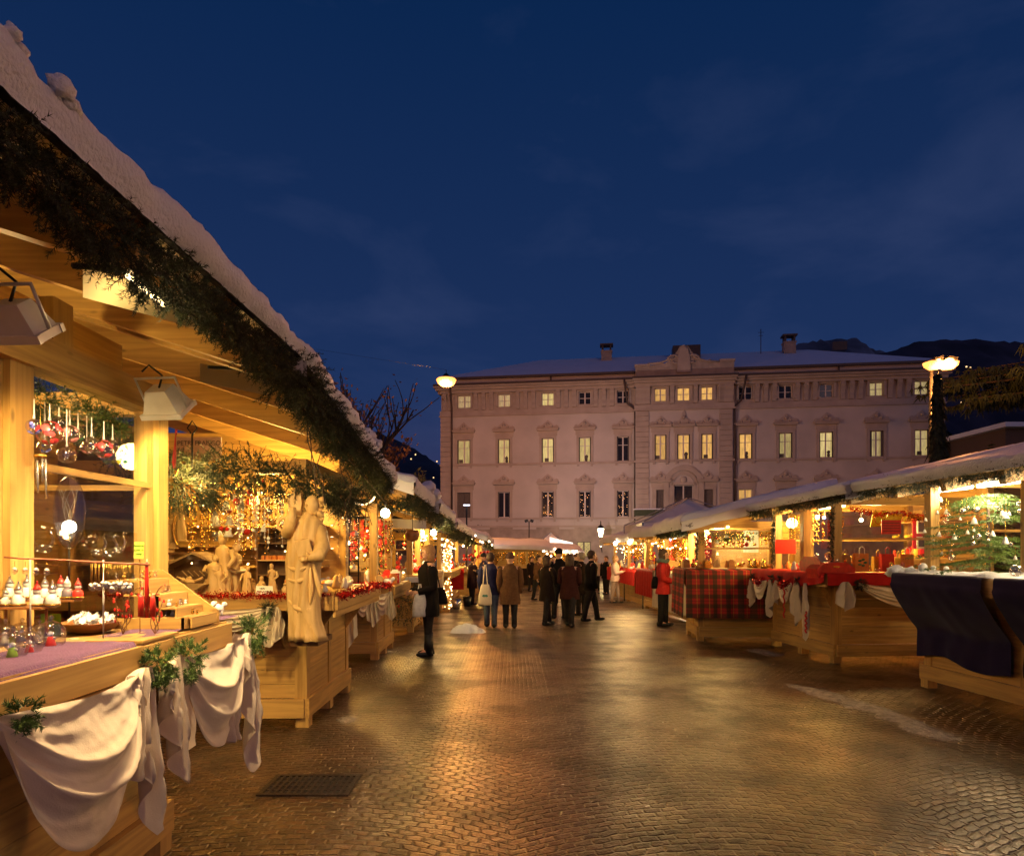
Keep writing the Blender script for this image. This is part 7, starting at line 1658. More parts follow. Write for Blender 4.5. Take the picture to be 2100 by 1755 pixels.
# R4/R5 cloths
cloth_over(h4, .0, 2.1, -.29, 1.2, .75, 'plain red cloth on the far half of the fourth right stall', redcl, 9); cloth_over(h4, 2.3, 4.66, -.29, 1.2, .95, 'pleated cream cloth on the near half of the fourth right stall', muslin, 10, wav=.06)
end_cloth(h4, 4.69, -.28, 1.0, 1.2, .95, 'cream cloth over the end of the fourth right stall', muslin, 12, wav=.05)
cloth_over(h5, .2, 5.4, -.29, 1.2, .5, 'red cloth along the farthest right stall', redcl, 14)
for f_, Ls, z, lb, g in ((h4, 4.3, 1.9, 'in the fourth right stall', 'ornaments hanging in the fourth right stall'), (h5, 5.4, 1.9, 'in the farthest right stall', 'ornaments hanging in the farthest right stall'), (f3, 1.3, 1.9, 'in the third left stall', 'ornaments hanging in the third left stall'), (f4, 2.8, 1.8, 'in the fourth left stall', 'ornaments hanging in the fourth left stall'), (f5, 6.0, 1.75, 'in the fifth left stall', 'ornaments hanging in the fifth left stall')):
    for i in range(12): hanger(f_.p(R.uniform(.1, Ls), R.uniform(0, .5), z - R.uniform(0, .4)), R.uniform(.03, .055), R.choice((4, 3, 3, 1, 4, 2)), 'hanging ' + lb, g)
    box_goods([f_.p(R.uniform(.1, Ls), R.uniform(-.2, .3), (1.215 if f_ in (h4, h5) else 1.165 if f_ is not f3 else 1.122)) for _ in range(20)], 'small item on the counter ' + lb, 'items on the counter ' + lb, [goldshiny, carve, red_p, porcelain], .12, 'boxed_gift', 'gift')
# decorated tree, light-wrapped post, red counter, greens on the left row
t = thing('christmas_tree', 'slim fir tree crowded with red and gold ornaments left of the orange post', 'christmas tree', (-2.35, 11.6, 0)); c0 = Vector((-2.3, 11.6, 0))
MB().tube([c0, c0 + Vector((0, 0, 2.2))], [.04, .01], 6).build('trunk', barkm, t)
mb = MB()
for i in range(60):
    z = R.uniform(.9, 2.15); rl = (2.35 - z) * .38; a = R.uniform(0, 2 * pi); d = Vector((cos(a), sin(a), -.25))
    for q in range(7): sprig(mb, c0 + Vector((0, 0, z)) + d * rl * R.random(), d + Vector((R.uniform(-.5, .5), R.uniform(-.5, .5), 0)), .13, 10, .04, .006)
mb.build('crown', needle, t)
for i in range(28):
    z = R.uniform(.95, 2.05); rl = (2.45 - z) * .40; a = R.uniform(pi, 2 * pi); hanger(c0 + Vector((cos(a) * rl, sin(a) * rl, z)), R.uniform(.03, .05), R.choice((3, 3, 4, 1, 5)), 'on the slim fir tree', 'ornaments on the slim fir tree')
for i in range(14):
    z = R.uniform(1.1, 2.1); rl = (2.45 - z) * .42; a = R.uniform(pi, 2 * pi); p = c0 + Vector((cos(a) * rl, sin(a) * rl, z)); single(MB().sph(p, .018, 6), 'fairy_light', bulb_f, 'fairy light on the slim fir tree', 'fairy light', p, 'fairy lights on the slim fir tree')
bp2 = P(918, 1246, 19.2); bp2.z = zg(19.2); t = thing('light_post', 'wooden post wrapped in hundreds of tiny lights behind the woman in black', 'post', bp2)
MB().box(bp2 + Vector((0, 0, 1.0)), (.12, .12, 2.0)).build('post', wz, t); mb = MB()
for i in range(150): a = R.uniform(0, 2 * pi); mb.sph(bp2 + Vector((.12 * cos(a) * R.uniform(.7, 1.1), .12 * sin(a), .06 + 1.9 * R.random() ** .8)), .013, 4)
mb.build('light_string', bulb_f, t)
end_cloth(f5, -.27, -.28, 1.6, 1.15, -.001, 'x', redcl) if False else None
def box_cloth(a, b, z0_, z1_, label, mat, seed, pleat=.03, name='table_cloth'):
    a, b = Vector(a), Vector(b); d = (b - a).normalized(); nrm = Vector((d.y, -d.x, 0)); mb = MB()
    mb.grid(lambda u, v: a.lerp(b, u) + nrm * (pleat * v ** .5 * (.5 + .5 * sin(u * (b - a).length * 26 + seed))) + Vector((0, 0, z1_ + (z0_ - z1_) * v)), int((b - a).length * 60) + 20, 8)
    mb.add([a + Vector((0, 0, z1_)), b + Vector((0, 0, z1_)), b - nrm * .5 + Vector((0, 0, z1_)), a - nrm * .5 + Vector((0, 0, z1_))], [(0, 1, 2, 3)])
    return single(mb, name, mat, label, 'cloth', a + Vector((0, 0, z1_)))
box_cloth((-2.45, 17.2, 0), (-1.72, 17.2, 0), .25, 1.12, 'cream cloth table behind the woman in black', muslin, 1)
box_cloth((-2.2, 22.0, 0), (-1.55, 22.0, 0), .35, 1.0, 'red cloth counter between the light-wrapped post and the couple', redcl, 2, .015)
single(MB().box2((-2.5, 13.0, 1.02), (-1.75, 13.35, 1.12)), 'white_tray', porcelain, 'white tray table behind the greens', 'tray', (-2.1, 13.1, 1.05))
t = thing('valance', 'white cloth band across the gap between the third and fourth left stalls', 'cloth', (-2.0, 12.7, 2.1)); MB().grid(lambda u, v: (-2.75 + 1.15 * u, 12.7 + .02 * sin(u * 20), 2.24 - .17 * v - .05 * u), 20, 2).build('cloth_band', tarp, t)
mb = MB()
for i in range(260): x, z = R.uniform(-2.75, -1.75), R.uniform(.30, 1.1); sprig(mb, (x, 13.2 - R.uniform(0, .1), z), (R.uniform(-.6, .6), -.6, -1), .16, 9, .05, .007)
single(mb, 'fir_screen', needle, 'hanging curtain of fir and dried flowers on the fourth left stall', 'greenery', (-2.2, 13.2, .3))
for i in range(44): p = Vector((R.uniform(-2.75, -1.75), 13.05, R.uniform(.4, 1.05))); m_ = R.choice((red_p, goldshiny, goldshiny)); single(MB().sph(p, R.uniform(.015, .03), 7, sc=(1, .6, 1.2)), 'dried_flower', m_, 'red dried flower in the fir curtain' if m_ is red_p else 'gold dried flower in the fir curtain', 'dried flower', p, 'dried flowers in the fir curtain')
# hanging kettle-like lantern
p = P(846, 1096, 12.4); t = thing('hanging_basket', 'round dark basket hung by the white band', 'basket', p); MB().lathe(p, [(.02, -.13), (.10, -.10), (.13, 0), (.10, .08)], 14).build('basket', brownbowl, t); MB().tube([p + Vector((0, 0, .08)), p + Vector((0, 0, .45))], .006, 4).build('cord', blackm, t)
# string lights on far stalls
for i, (px, py) in enumerate(((1138, 1125), (1148, 1128), (1155, 1132), (1168, 1136), (1178, 1134), (1187, 1138), (1162, 1130), (1172, 1142), (1122, 1136), (1130, 1140), (1141, 1141), (1150, 1142), (1115, 1130), (1175, 1130), (1182, 1130), (1168, 1146))):
    p = P(px, py, 35.9); single(MB().sph(p, .05, 7), 'fairy_light', glow('fairy_far', (1, .72, .45), 20), 'pinkish fairy light strung before the farthest stalls', 'fairy light', p, 'fairy lights of the farthest stalls')
for i, (px, py) in enumerate(((975, 1098), (990, 1112), (1003, 1110), (968, 1104), (985, 1110))): p = P(px, py, 26 + i * .2); single(MB().sph(p, .035, 6), 'fairy_light', MATS['fairy_far'], 'fairy light on the far left tarpaulin', 'fairy light', p, 'fairy lights on the far left roof')
# red baubles over the red cloth counter
for i in range(16):
    px = R.uniform(950, 1002); p = P(px, R.uniform(1128, 1150), 22 + R.random()); single(MB().sph(p, .05, 7), 'bauble', red_p, 'red bauble over the red cloth counter', 'bauble', p, 'red baubles over the red counter')

# ================================================================ PEOPLE
def person(label, px, foot, d, H, rz, coat, coat_len, legs, hairc, hair='short', arms='down', stance=.10, legc2=None, female=False, lean=0, skirt=False, boots=None, hood=None, z0=None):
    base = P(px, foot, d) if z0 is None else Vector((P(px, 0, d).x, d, z0)); base.z = zg(d) if z0 is None else z0
    t = thing('person', label, 'person', base, rz); h = H
    J = {'pel': Vector((0, 0, .53 * h)), 'wst': Vector((0, 0, .61 * h)), 'chs': Vector((0, -lean * .3, .74 * h)), 'nck': Vector((0, -lean * .5, .845 * h)), 'hed': Vector((0, -lean * .6 - .01, .93 * h))}
    verts, edges, rad = [], [], []
    def nd(p, r, par=None): verts.append(tuple(p)); rad.append(r); i = len(verts) - 1; (edges.append((par, i)) if par is not None else None); return i
    a = nd(J['pel'], .085 * h / 1.0 * .95); b = nd(J['wst'], .075 * h, a); c = nd(J['chs'], .085 * h, b); n = nd(J['nck'], .032 * h, c); nd(J['hed'] - Vector((0, 0, .03 * h)), .045 * h, n)
    sw = (.105 if female else .12) * h; hands = []
    for s in (-1, 1):
        hip = nd((s * .05 * h, 0, .49 * h), .055 * h, a); st = stance * (1 if s > 0 else -1)
        kn = nd((s * .055 * h, -st * .3, .28 * h), .036 * h, hip); an = nd((s * .055 * h, -st * .5 + .01, .05 * h), .024 * h, kn); nd((s * .06 * h, -st * .5 - .09 * h, .018 * h), .018 * h, an)
        sh = nd((s * sw, J['chs'].y, .80 * h), .038 * h, c)
        if arms == 'down': e, w_ = Vector((s * (sw + .025 * h), .01, .62 * h)), Vector((s * (sw + .01 * h), -.04 * h, .47 * h))
        elif arms == 'fold': e, w_ = Vector((s * (sw + .03 * h), -.03 * h, .63 * h)), Vector((s * .03 * h, -.15 * h, .66 * h))
        elif arms == 'hold': e, w_ = (Vector((s * (sw + .02 * h), .0, .62 * h)), Vector((s * (sw - .02 * h), -.13 * h, .58 * h)))
        else: e, w_ = (Vector((s * (sw + .02 * h), -.02 * h, .63 * h)), Vector((s * .06 * h, -.18 * h, .70 * h)) if s < 0 else Vector((s * (sw + .02 * h), -.05 * h, .48 * h)))
        el = nd(e, .028 * h, sh); wr_ = nd(w_, .018 * h, el); hv = (w_ - e).normalized(); pm = nd(w_ + hv * .035 * h, .017 * h, wr_); hands.append((w_ + hv * .03 * h, hv, s))
    me = bpy.data.meshes.new('body'); me.from_pydata(verts, edges, []); ob = bpy.data.objects.new('body', me); col.objects.link(ob)
    md = ob.modifiers.new('sk', 'SKIN'); md.use_smooth_shade = True
    for i, r in enumerate(rad): me.skin_vertices[0].data[i].radius = (r, r)
    me.skin_vertices[0].data[0].use_root = True
    m2 = ob.modifiers.new('su', 'SUBSURF'); m2.levels = 2; m2.render_levels = 2
    dg = bpy.context.evaluated_depsgraph_get(); nm = bpy.data.meshes.new_from_object(ob.evaluated_get(dg)); bpy.data.objects.remove(ob)
    V = [v.co.copy() for v in nm.vertices]; Fc = [tuple(p.vertices) for p in nm.polygons]
    mb = MB().add(V, Fc, 0, True)
    hd = J['hed']; R0 = .062 * h   # head
    mb.sph(hd, R0, 18, sc=(.80, .95, 1.16)).sph(hd + Vector((0, -R0 * .35, -R0 * .6)), R0 * .62, 12, sc=(.95, .9, .75))
    mb.tube([hd + Vector((0, -R0 * .88, R0 * .2)), hd + Vector((0, -R0 * 1.12, -R0 * .14)), hd + Vector((0, -R0 * .9, -R0 * .22))], [R0 * .09, R0 * .16, R0 * .12], 6)
    for s in (-1, 1): mb.sph(hd + Vector((s * R0 * .82, 0, -R0 * .05)), R0 * .2, 8, sc=(.4, .8, 1.3))
    mb.tube([hd + Vector((-R0 * .28, -R0 * .86, -R0 * .55)), hd + Vector((0, -R0 * .95, -R0 * .55)), hd + Vector((R0 * .28, -R0 * .86, -R0 * .55))], R0 * .07, 6, m=1)
    for s in (-1, 1): mb.sph(hd + Vector((s * R0 * .32, -R0 * .80, R0 * .12)), R0 * .12, 8, m=2)
    for (p, hv, s) in hands:
        sd = hv.cross(Vector((0, 1, 0))).normalized() if abs(hv.y) < .9 else Vector((1, 0, 0)); fw = Vector((0, -1, 0)) if abs(hv.y) < .8 else Vector((0, 0, -1)); cc = .0105 * h
        for k in range(4):
            o = p + fw * (k - 1.5) * cc * 1.05; l = (.040, .045, .043, .034)[k] * h; mb.tube([o, o + hv * l * .6, o + hv * l * .95 + sd * (-s) * l * .2], [cc * .48, cc * .42, cc * .3], 6)
        o = p + fw * -2.0 * cc - hv * cc; mb.tube([o, o + (hv + Vector((0, -.9, 0))).normalized() * .028 * h], [cc * .5, cc * .35], 6)
    # legs coloured as trousers through a second mesh; body stays one skin
    mb.build('body', [skinm, plain('lips', (.45, .12, .09), .5), plain('eye_dark', (.03, .02, .02), .2)], t, world=False)
    # trousers
    tb = MB()
    for s in (-1, 1):
        st = stance * (1 if s > 0 else -1); tb.tube([(s * .045 * h, 0, .52 * h), (s * .052 * h, -st * .1, .42 * h), (s * .055 * h, -st * .3, .28 * h), (s * .056 * h, -st * .4, .16 * h), (s * .056 * h, -st * .5 + .005, .022 * h)], [x * h for x in ((.068, .062, .047, .038, .037) if not skirt else (.06, .05, .038, .034, .033))], 14)
    tb.build('trousers' if not skirt else 'tights', legs, t, world=False)
    for s in (-1, 1):
        st = stance * (1 if s > 0 else -1); o = Vector((s * .057 * h, -st * .5, 0)); bm_ = MB().sph(o + Vector((0, -.035 * h, .022 * h)), .05 * h, 12, sc=(.62, 1.5, .48)).sph(o + Vector((0, .02 * h, .03 * h)), .032 * h, 10, sc=(.9, 1, 1.0))
        if boots: bm_.tube([o + Vector((0, .012, .03 * h)), o + Vector((0, .01 + st * .1, .20 * h))], [.036 * h, .040 * h], 12).box(o + Vector((0, .035 * h, .012 * h)), (.03 * h, .03 * h, .024 * h))
        bm_.build('shoe', boots or blackm, t, world=False)
    # coat: one shell with sleeves
    cl_ = coat_len * h; n_ = 28; prof = [(cl_, .125 if not skirt else .115), (cl_ + .06 * h / 1, .122), (.50 * h, .112), (.56 * h, .108), (.62 * h, .098), (.70 * h, .108), (.765 * h, .110), (.81 * h, .085), (.838 * h, .050), (.86 * h, .042)]
    prof = sorted(prof); v = []
    for k, (z, r) in enumerate(prof):
        for j in range(n_):
            a_ = 2 * pi * j / n_; f = 1 + (.05 * sin(a_ * 6 + z * 9) + .03 * sin(a_ * 3 - z * 14)) * (1.0 if z < .8 * h else .2)
            rx_ = r * h * (1.12 if z < .79 * h else 1.15) * f; ry = r * h * (.80) * f
            y = -lean * max(0, (z / h - .6)) * 1.4
            v.append((rx_ * cos(a_), y + ry * sin(a_), z))
    cm_ = MB().add(v, [(i * n_ + j, i * n_ + (j + 1) % n_, (i + 1) * n_ + (j + 1) % n_, (i + 1) * n_ + j) for i in range(len(prof) - 1) for j in range(n_)], 0, True)
    for s in (-1, 1):
        i0 = [q for q in hands if q[2] == s][0]; e = None
        if arms == 'down': e, w_ = Vector((s * (sw + .025 * h), .01, .62 * h)), Vector((s * (sw + .01 * h), -.04 * h, .47 * h))
        elif arms == 'fold': e, w_ = Vector((s * (sw + .03 * h), -.03 * h, .63 * h)), Vector((s * .03 * h, -.15 * h, .66 * h))
        elif arms == 'hold': e, w_ = Vector((s * (sw + .02 * h), .0, .62 * h)), Vector((s * (sw - .02 * h), -.13 * h, .58 * h))
        else: e, w_ = (Vector((s * (sw + .02 * h), -.02 * h, .63 * h)), Vector((s * .06 * h, -.18 * h, .70 * h)) if s < 0 else Vector((s * (sw + .02 * h), -.05 * h, .48 * h)))
        S_ = Vector((s * sw * .8, J['chs'].y, .80 * h)); cm_.tube([S_ * 1.0 + Vector((0, 0, .01)), Vector((s * sw * 1.06, J['chs'].y, .765 * h)), S_.lerp(e, .6) + Vector((s * .012, 0, 0)), e, e.lerp(w_, .5), w_], [.038 * h, .047 * h, .044 * h, .042 * h, .036 * h, .030 * h], 12)
    cm_.build('coat', coat, t, world=False)
    if hood: MB().tube([(0.09 * h * cos(a_), -lean * .5 + .06 * h * sin(a_), .85 * h + .01 * h * sin(a_ * 3)) for a_ in [2 * pi * q / 16 for q in range(17)]], .026 * h, 8, caps=False).build('scarf', hood, t, world=False)
    hb_ = MB(); v = R0
    if hair == 'cap': hb_.sph(hd + Vector((0, .004, R0 * .38)), R0 * 1.0, 14, sc=(.95, 1.05, .95)).tube([hd + Vector((R0 * .98 * cos(a_) * .93, R0 * 1.04 * sin(a_), R0 * .32)) for a_ in [2 * pi * q / 16 for q in range(17)]], R0 * .14, 6, caps=False)
    else:
        hb_.sph(hd + Vector((0, R0 * .24, R0 * .20)), R0 * 1.04, 16, sc=(.92, .92, 1.08), lump=.15, seed=px)
        hb_.sph(hd + Vector((0, R0 * .1, R0 * .55)), R0 * .9, 14, sc=(.92, 1.05, .75), lump=.15, seed=px + 3)
        if hair in ('bob', 'long'):
            for s in (-1, 1): hb_.sph(hd + Vector((s * R0 * .62, R0 * .25, -R0 * .5)), R0 * .75, 12, sc=(.55, .85, 1.2 if hair == 'bob' else 1.7), lump=.3, seed=s + 5)
            hb_.sph(hd + Vector((0, R0 * .62, -R0 * .6)), R0 * .8, 12, sc=(1, .55, 1.3 if hair == 'bob' else 1.9), lump=.3, seed=9)
    hb_.build('hair' if hair != 'cap' else 'woolly_hat', hairc, t, world=False)
    return t
blackcl = plain('black_coat_cloth', (.009, .007, .007), .8, var=.2, bump=.15, bscale=90); darkcl = plain('dark_brown_coat_cloth', (.022, .014, .011), .85, var=.2); plumcl = plain('plum_coat_cloth', (.028, .013, .02), .85, var=.2)
bluecl = plain('navy_coat_cloth', (.03, .03, .08), .85, var=.2); tancl = plain('tan_coat_cloth', (.13, .065, .03), .85, var=.2); redj = plain('red_jacket_cloth', (.58, .035, .03), .6, var=.12, bump=.2, bscale=30); pinkc = plain('pale_pink_jacket_cloth', (.70, .48, .42), .7, var=.1)
jeans = plain('blue_jeans', (.10, .13, .17), .85, var=.2); greyt = plain('dark_trousers', (.025, .022, .022), .8, var=.2); pinkt = plain('pale_trousers', (.40, .28, .24), .8, var=.15); greyj = plain('pale_grey_jacket_cloth', (.45, .42, .36), .8, var=.1)
blond = plain('blond_hair', (.38, .20, .08), .6, var=.3, scale=60); brown = plain('brown_hair', (.06, .03, .015), .6, var=.3, scale=60); grey = plain('grey_hair', (.28, .24, .2), .6, var=.3, scale=60); knit = plain('brown_knit', (.12, .06, .04), .9, var=.3, scale=90)
greens = plain('green_scarf', (.12, .16, .14), .9)
w1 = person('woman with blond bob in a black coat looking at the left stalls', 878, 1345, 10.66, 1.71, radians(-62), blackcl, .36, greyt, blond, 'bob', 'hold', .10, female=True, skirt=True, boots=blackm)
person('woman in a dark plum coat bending over her hands in front of the red counter', 968, 1240, 22.6, 1.62, radians(120), plumcl, .34, greyt, brown, 'short', 'fold', .06, lean=.08, female=True)
person('man in a navy coat and cap standing with the stooping woman', 992, 1240, 22.3, 1.70, radians(-70), bluecl, .40, greyt, blackm, 'cap', 'fold', .06)
person('person in blue jeans and dark jacket carrying the cream tote bag', 1006, 1283, 14.8, 1.60, radians(175), bluecl, .44, jeans, brown, 'short', 'down', .18)
person('person in a long tan coat seen from behind in the middle of the street', 1046, 1284, 14.6, 1.60, radians(180), tancl, .32, greyt, knit, 'cap', 'down', .08)
for i, (px, ft, d, H, rz, m_, hr, hc, lb, ar, st, cl, lc) in enumerate((
    (1122, 1278, 15.4, 1.56, 130, darkcl, 'bob', brown, 'woman in a dark brown coat at the left of the dark group', 'fold', .30, .34, greyt),
    (1147, 1262, 17.0, 1.74, 200, blackcl, 'cap', greyt, 'tall man in black with a dark cap in the dark group', 'down', .22, .46, greyt),
    (1168, 1282, 15.0, 1.58, 160, plain('maroon_coat_cloth', (.04, .012, .011), .85, var=.2), 'long', brown, 'woman in a maroon coat in front of the dark group', 'hold', .34, .38, greyt),
    (1192, 1256, 18.0, 1.66, 240, darkcl, 'short', grey, 'grey-haired person in a brown coat turned sideways in the dark group', 'phone', .10, .36, greyt),
    (1212, 1268, 16.4, 1.68, 100, blackcl, 'short', brown, 'man in black striding at the right of the dark group', 'down', .40, .44, greyt),
    (1136, 1236, 23.0, 1.62, 350, plumcl, 'bob', brown, 'woman in plum facing the viewer behind the dark group', 'fold', .15, .38, greyt),
    (1182, 1230, 25.0, 1.72, 20, blackcl, 'cap', knit, 'man with a brown cap facing the viewer behind the dark group', 'down', .2, .46, greyt),
    (1104, 1230, 25.5, 1.66, 60, tancl, 'short', brown, 'person in a tan jacket walking behind the dark group', 'down', .34, .46, greyt))):
    person(lb, px, ft, d, H, radians(rz), m_, cl, lc, hc, hr, ar, st, lean=.03 * (i % 3))
person('person in a pale grey jacket beyond the dark group', 1222, 1212, 31, 1.66, radians(10), greyj, .48, greyt, grey, 'short', 'down', .12)
person('person in black beside the pale grey jacket', 1243, 1216, 30, 1.68, radians(-40), blackcl, .42, greyt, brown, 'short', 'down', .1)
person('person in dark clothes standing far back near the lattice windows', 1090, 1205, 33, 1.66, radians(40), darkcl, .4, greyt, brown, 'short', 'down', .1)
person('person in a pale pink jacket and light trousers at the far right stalls', 1262, 1236, 23.6, 1.64, radians(70), pinkc, .46, pinkt, blond, 'bob', 'fold', .2, female=True)
person('person in a red jacket and dark trousers at the tartan stall', 1360, 1279, 15.1, 1.69, radians(78), redj, .42, greyt, brown, 'bob', 'hold', .12, hood=greens)
# carried bags
def carry(label, p, w_, h_, m_, rz=0, dp_=.06, handle=True, flare=.1, name='shopping_bag', hl=.14, hm=None, emblem=None):
    t = thing(name, label, 'bag', p, rz); f = 1 + flare
    mb = MB(); n = 12
    def ring(z, s): return [(w_ / 2 * s * cos(2 * pi * j / 16) * (1.0 + .12 * abs(sin(4 * pi * j / 16))), dp_ * s * sin(2 * pi * j / 16), z) for j in range(16)]
    rows_ = [(-h_, .96 * f), (-h_ * .92, 1.04 * f), (-h_ * .5, 1.0 * f), (-h_ * .15, .85), (0, .68)]; v = []
    for z, s in rows_: v += ring(z, s)
    mb.add(v, [(i * 16 + j, i * 16 + (j + 1) % 16, (i + 1) * 16 + (j + 1) % 16, (i + 1) * 16 + j) for i in range(4) for j in range(16)] + [tuple(range(15, -1, -1))], 0, True); mb.build('bag_body', m_, t, world=False)
    if handle: MB().tube([(-w_ * .2, 0, -.01), (-w_ * .05, 0, hl), (w_ * .05, 0, hl), (w_ * .2, 0, -.01)], .010, 6, caps=False).build('handle', hm or m_, t, world=False)
    if emblem: MB().sph((0, -dp_ * 1.02, -h_ * .55), w_ * .28, 10, sc=(1, .12, .6)).build('emblem', emblem, t, world=False)
carry('white plastic shopping bag held by the woman in black', P(861, 1216, 10.45), .20, .36, plain('white_plastic', (.60, .58, .55), .35, trans=.1, bump=.4, bscale=14), radians(30), .05)
carry('black handbag on the arm of the woman in black', P(895, 1205, 10.75), .30, .26, blackcl, radians(20), .09, hl=.2, name='handbag')
carry('cream tote bag with a green emblem on a long strap', P(995, 1198, 14.6), .24, .44, muslin, 0, .05, hl=.42, flare=.15, name='tote_bag', emblem=plain('teal_emblem', (.05, .22, .18), .6))
carry('black shoulder bag behind the red jacket', P(1345, 1182, 15.15), .26, .26, blackcl, radians(80), .09, hl=.42, name='shoulder_bag')
carry('striped red and white bag hanging from the red jacket arm', P(1380, 1185, 14.95), .16, .34, plain('pale_red_bag', (.45, .20, .16), .6), radians(60), .05, hl=.1)

# ================================================================ GROUND THINGS
g0 = P(643, 1610, 4.78); t = thing('drain_grate', 'cast-iron drain grate set in the setts', 'drain grate', (-1.39, 4.78, 0)); x0, x1, y0, y1 = -1.72, -1.10, 4.58, 5.0
iron = plain('rusty_iron', (.035, .022, .016), .35, var=.4, metal=.7, bump=.5, bscale=60)
MB().box2((x0, y0, -.03), (x1, y0 + .035, .012)).box2((x0, y1 - .035, -.03), (x1, y1, .012)).box2((x0, y0 + .035, -.03), (x0 + .035, y1 - .035, .012)).box2((x1 - .035, y0 + .035, -.03), (x1, y1 - .035, .012)).build('rim', iron, t)
mb = MB()
for k in range(12): mb.box2((x0 + .06 + k * .044, y0 + .035, -.03), (x0 + .078 + k * .044, y1 - .035, .0105))
for k in range(4): mb.box2((x0 + .035, y0 + .10 + k * .078, -.03), (x1 - .035, y0 + .122 + k * .078, .008))
mb.build('bars', iron, t)
MB().box2((x0 + .036, y0 + .036, .0025), (x1 - .036, y1 - .036, .0045)).build('pit_shade', plain('pit_shade_black', (.002, .002, .002), .9), t)  # black sheet laid in for the shade down the drain
def slush(path, wd, h_, label, seed, nm='snow_patch', mat=None, cut=.35, rough=1.0, en=7):
    "heap of snow whose ragged rim sinks into the setts; path: centre line [(x, y)]"
    path = [Vector((x, y, 0)) for x, y in path]; nu = int(14 + 34 * sum((b_ - a_).length for a_, b_ in zip(path, path[1:]))); nv = int(16 + wd * 30); mb = MB()
    def fn(u, v):
        t_ = u * (len(path) - 1); k = min(int(t_), len(path) - 2); c_ = path[k].lerp(path[k + 1], t_ - k); d_ = (path[k + 1] - path[k]).normalized(); sd = Vector((d_.y, -d_.x, 0))
        q = (v - .5) * 2; p_ = c_ + sd * q * wd * (1 + .3 * nz(u * 9, seed)); prof_ = (1 - abs(q) ** 1.7) * min(1, u * en, (1 - u) * en) ** (.5 if en < 3 else .8)
        z = h_ * (prof_ * 1.5 - cut + rough * (.55 * nz(p_.x * 4, p_.y * 4, seed) + .35 * nz(p_.x * 12, p_.y * 12, seed) + .2 * nz(p_.x * 34, p_.y * 34, seed)))
        return (p_.x, p_.y, zg(p_.y) + max(z, -.012))
    mb.grid(fn, nu, nv)
    return single(mb, nm, mat or snowm, label, 'snow', (path[0].x, path[0].y, zg(path[0].y)), 'leftover snow on the setts')
slm = plain('dirty_slush', (.34, .27, .20), .45, var=.5, scale=14, bump=1.0, bscale=40)
def gp(px, py): d = EYE * F / (py - YH); return ((px - CX) * d / F, d)
slush([(-1.24, 13.8), (-.90, 13.75), (-.52, 13.8)], .34, .17, 'rounded white snow heap in the middle of the street', 3, cut=.25, rough=.5, en=1.6)
slush([gp(1335, 1289), gp(1382, 1291)], .2, .03, 'flat snow patch at the feet of the red jacket', 5, mat=slm)
slush([gp(1610, 1400), gp(1690, 1422), gp(1760, 1446), gp(1830, 1468), gp(1900, 1498), gp(1960, 1522)], .20, .024, 'long ragged slush ridge in front of the right stalls', 11, 'slush_ridge', slm, cut=.62, rough=1.5)
slush([gp(690, 1478), gp(740, 1470)], .12, .02, 'thin slush film left of the drain grate', 17, 'slush_film', slm, cut=.6)
slush([gp(800, 1338), gp(750, 1330)], .16, .02, 'thin slush film below the woman in black', 18, 'slush_film', slm, cut=.5)
slush([gp(1540, 1330), gp(1600, 1345)], .22, .02, 'thin slush film before the tartan stall', 19, 'slush_film', slm, cut=.6)
for px, py, lb in ((936, 1245, 'small metal bucket by the light-wrapped post'), (958, 1238, 'dark bucket under the red counter')):
    d = (EYE + .1) * F / (py - YH); p = P(px, py, d); p.z = zg(d); t = thing('bucket', lb, 'bucket', p); MB().lathe(p, [(.10, 0), (.14, .30), (.135, .30), (.095, .02), (0, .02)], 14).build('bucket', silver if 'metal' in lb else blackm, t); MB().tube([p + Vector((-.14, 0, .3)), p + Vector((0, -.05, .36)), p + Vector((.14, 0, .3))], .006, 5).build('handle', blackm, t)
# litter and twigs on the setts
for i in range(40):
    d = R.uniform(3.9, 12); x = R.uniform(-1.2, 4) if d > 5 else R.uniform(-1.0, 2.5); p = Vector((x, d, zg(d) + .004)); single(MB().box(p, (R.uniform(.01, .03), R.uniform(.006, .012), .004), rot=(0, 0, R.uniform(0, 3))), 'leaf_scrap', R.choice((paper, barkm, brownbowl)), 'tiny scrap lying on the wet setts', 'litter', p, 'scraps on the setts')

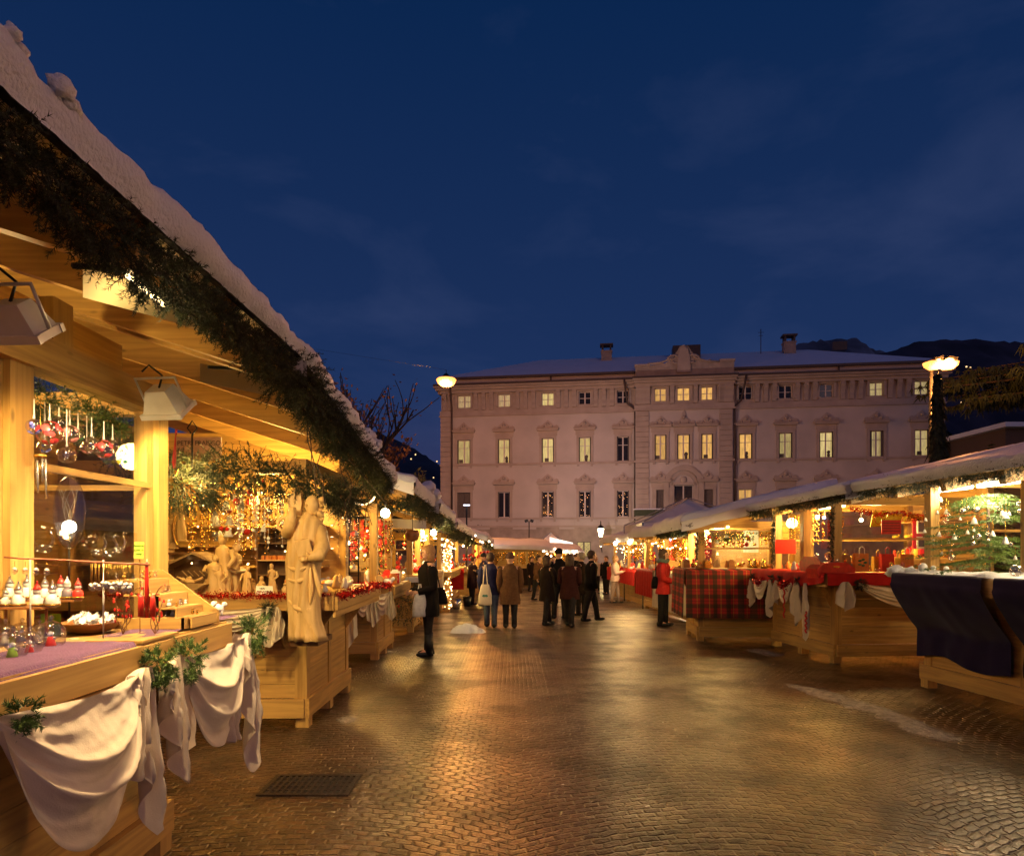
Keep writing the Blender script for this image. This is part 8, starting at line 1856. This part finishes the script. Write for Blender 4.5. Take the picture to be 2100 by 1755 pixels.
bead_curtain((h2.p(.1, .25, 2.2), h2.p(1.7, .25, 2.2)), .5, 26, goldshiny, 'gold bead strings in the second right stall', 11, 'glittering bead strings in the right stalls', .012)
bead_curtain((h3.p(1.0, .2, 1.95), h3.p(1.1, 1.4, 1.95)), .34, 26, goldshiny, 'gold bead strings at the tartan stall end', 12, 'glittering bead strings in the right stalls', .014)
bead_curtain((h4.p(.2, .3, 2.0), h4.p(4.2, .3, 2.0)), .6, 60, goldshiny, 'gold bead strings in the fourth right stall', 13, 'glittering bead strings in the right stalls', .022)
bead_curtain((h5.p(.2, .3, 2.0), h5.p(5.4, .3, 2.0)), .6, 60, goldshiny, 'gold bead strings in the farthest right stall', 14, 'glittering bead strings in the right stalls', .028)
bead_curtain((h4.p(.2, .6, 2.0), h4.p(4.2, .6, 2.0)), .6, 40, red_p, 'red bead strings in the fourth right stall', 15, 'glittering bead strings in the right stalls', .022)
for j, (f_, Ls, z_, y_, lb) in enumerate(((h3, 1.1, 1.98, .1, 'tartan stall'), (h4, 4.3, 2.0, .05, 'fourth right stall'), (h5, 5.4, 2.0, .05, 'farthest right stall'), (f4, 2.9, 2.05, .05, 'fourth left stall'), (f5, 6.0, 2.0, .05, 'fifth left stall'))):
    for i in range(14): p = f_.p(Ls * (i + R.random()) / 14, y_, z_ - R.uniform(0, .25)); single(MB().sph(p, .014 + .006 * (j > 0), 6), 'fairy_light', bulb_f, 'fairy light strung along the front of the ' + lb, 'fairy light', p, 'fairy lights of the ' + lb)

bead_curtain((f7.p(.1, .4, 1.95), f7.p(2.5, .4, 1.95)), .8, 50, goldshiny, 'gold bead strings in the far stall facing the street', 16, 'glittering bead strings in the far stalls', .03)
bead_curtain((f8.p(.1, .4, 1.95), f8.p(1.6, .4, 1.95)), .8, 34, goldshiny, 'gold bead strings in the farthest middle stall', 17, 'glittering bead strings in the far stalls', .03)
cloth_over(f7, 0, 2.6, -.36, 1.1, .85, 'dark cloth over the counter of the far stall facing the street', darkcl, 30); cloth_over(f8, 0, 1.7, -.36, 1.1, .85, 'dark cloth over the counter of the farthest middle stall', blackcl, 31)

for (f_, xa, xb, yb, lb, ms) in ((h2, .15, 1.7, 1.9, 'second right stall', [red_p, yellow_p, orange_p, goldshiny]), (h1, .2, 2.8, 1.8, 'nearest right stall', [red_p, needle_l, goldshiny, red_p])):
    t = thing('shelf', 'wall shelf at the back of the ' + lb, 'shelf', f_.p(xa, yb, 1.5), f_.a)
    for z in (1.50, 1.80, 2.08): MB().box2((0, 0, z - 1.5), (xb - xa, .28, z - 1.48)).build('shelf_board', wx, t, world=False)
    box_goods([f_.p(R.uniform(xa + .05, xb - .05), yb + R.uniform(.08, .2), R.choice((1.52, 1.82, 2.10))) for _ in range(34)], 'small gift on the back shelf of the ' + lb, 'gifts on the back shelf of the ' + lb, ms, .10, 'boxed_gift', 'gift')
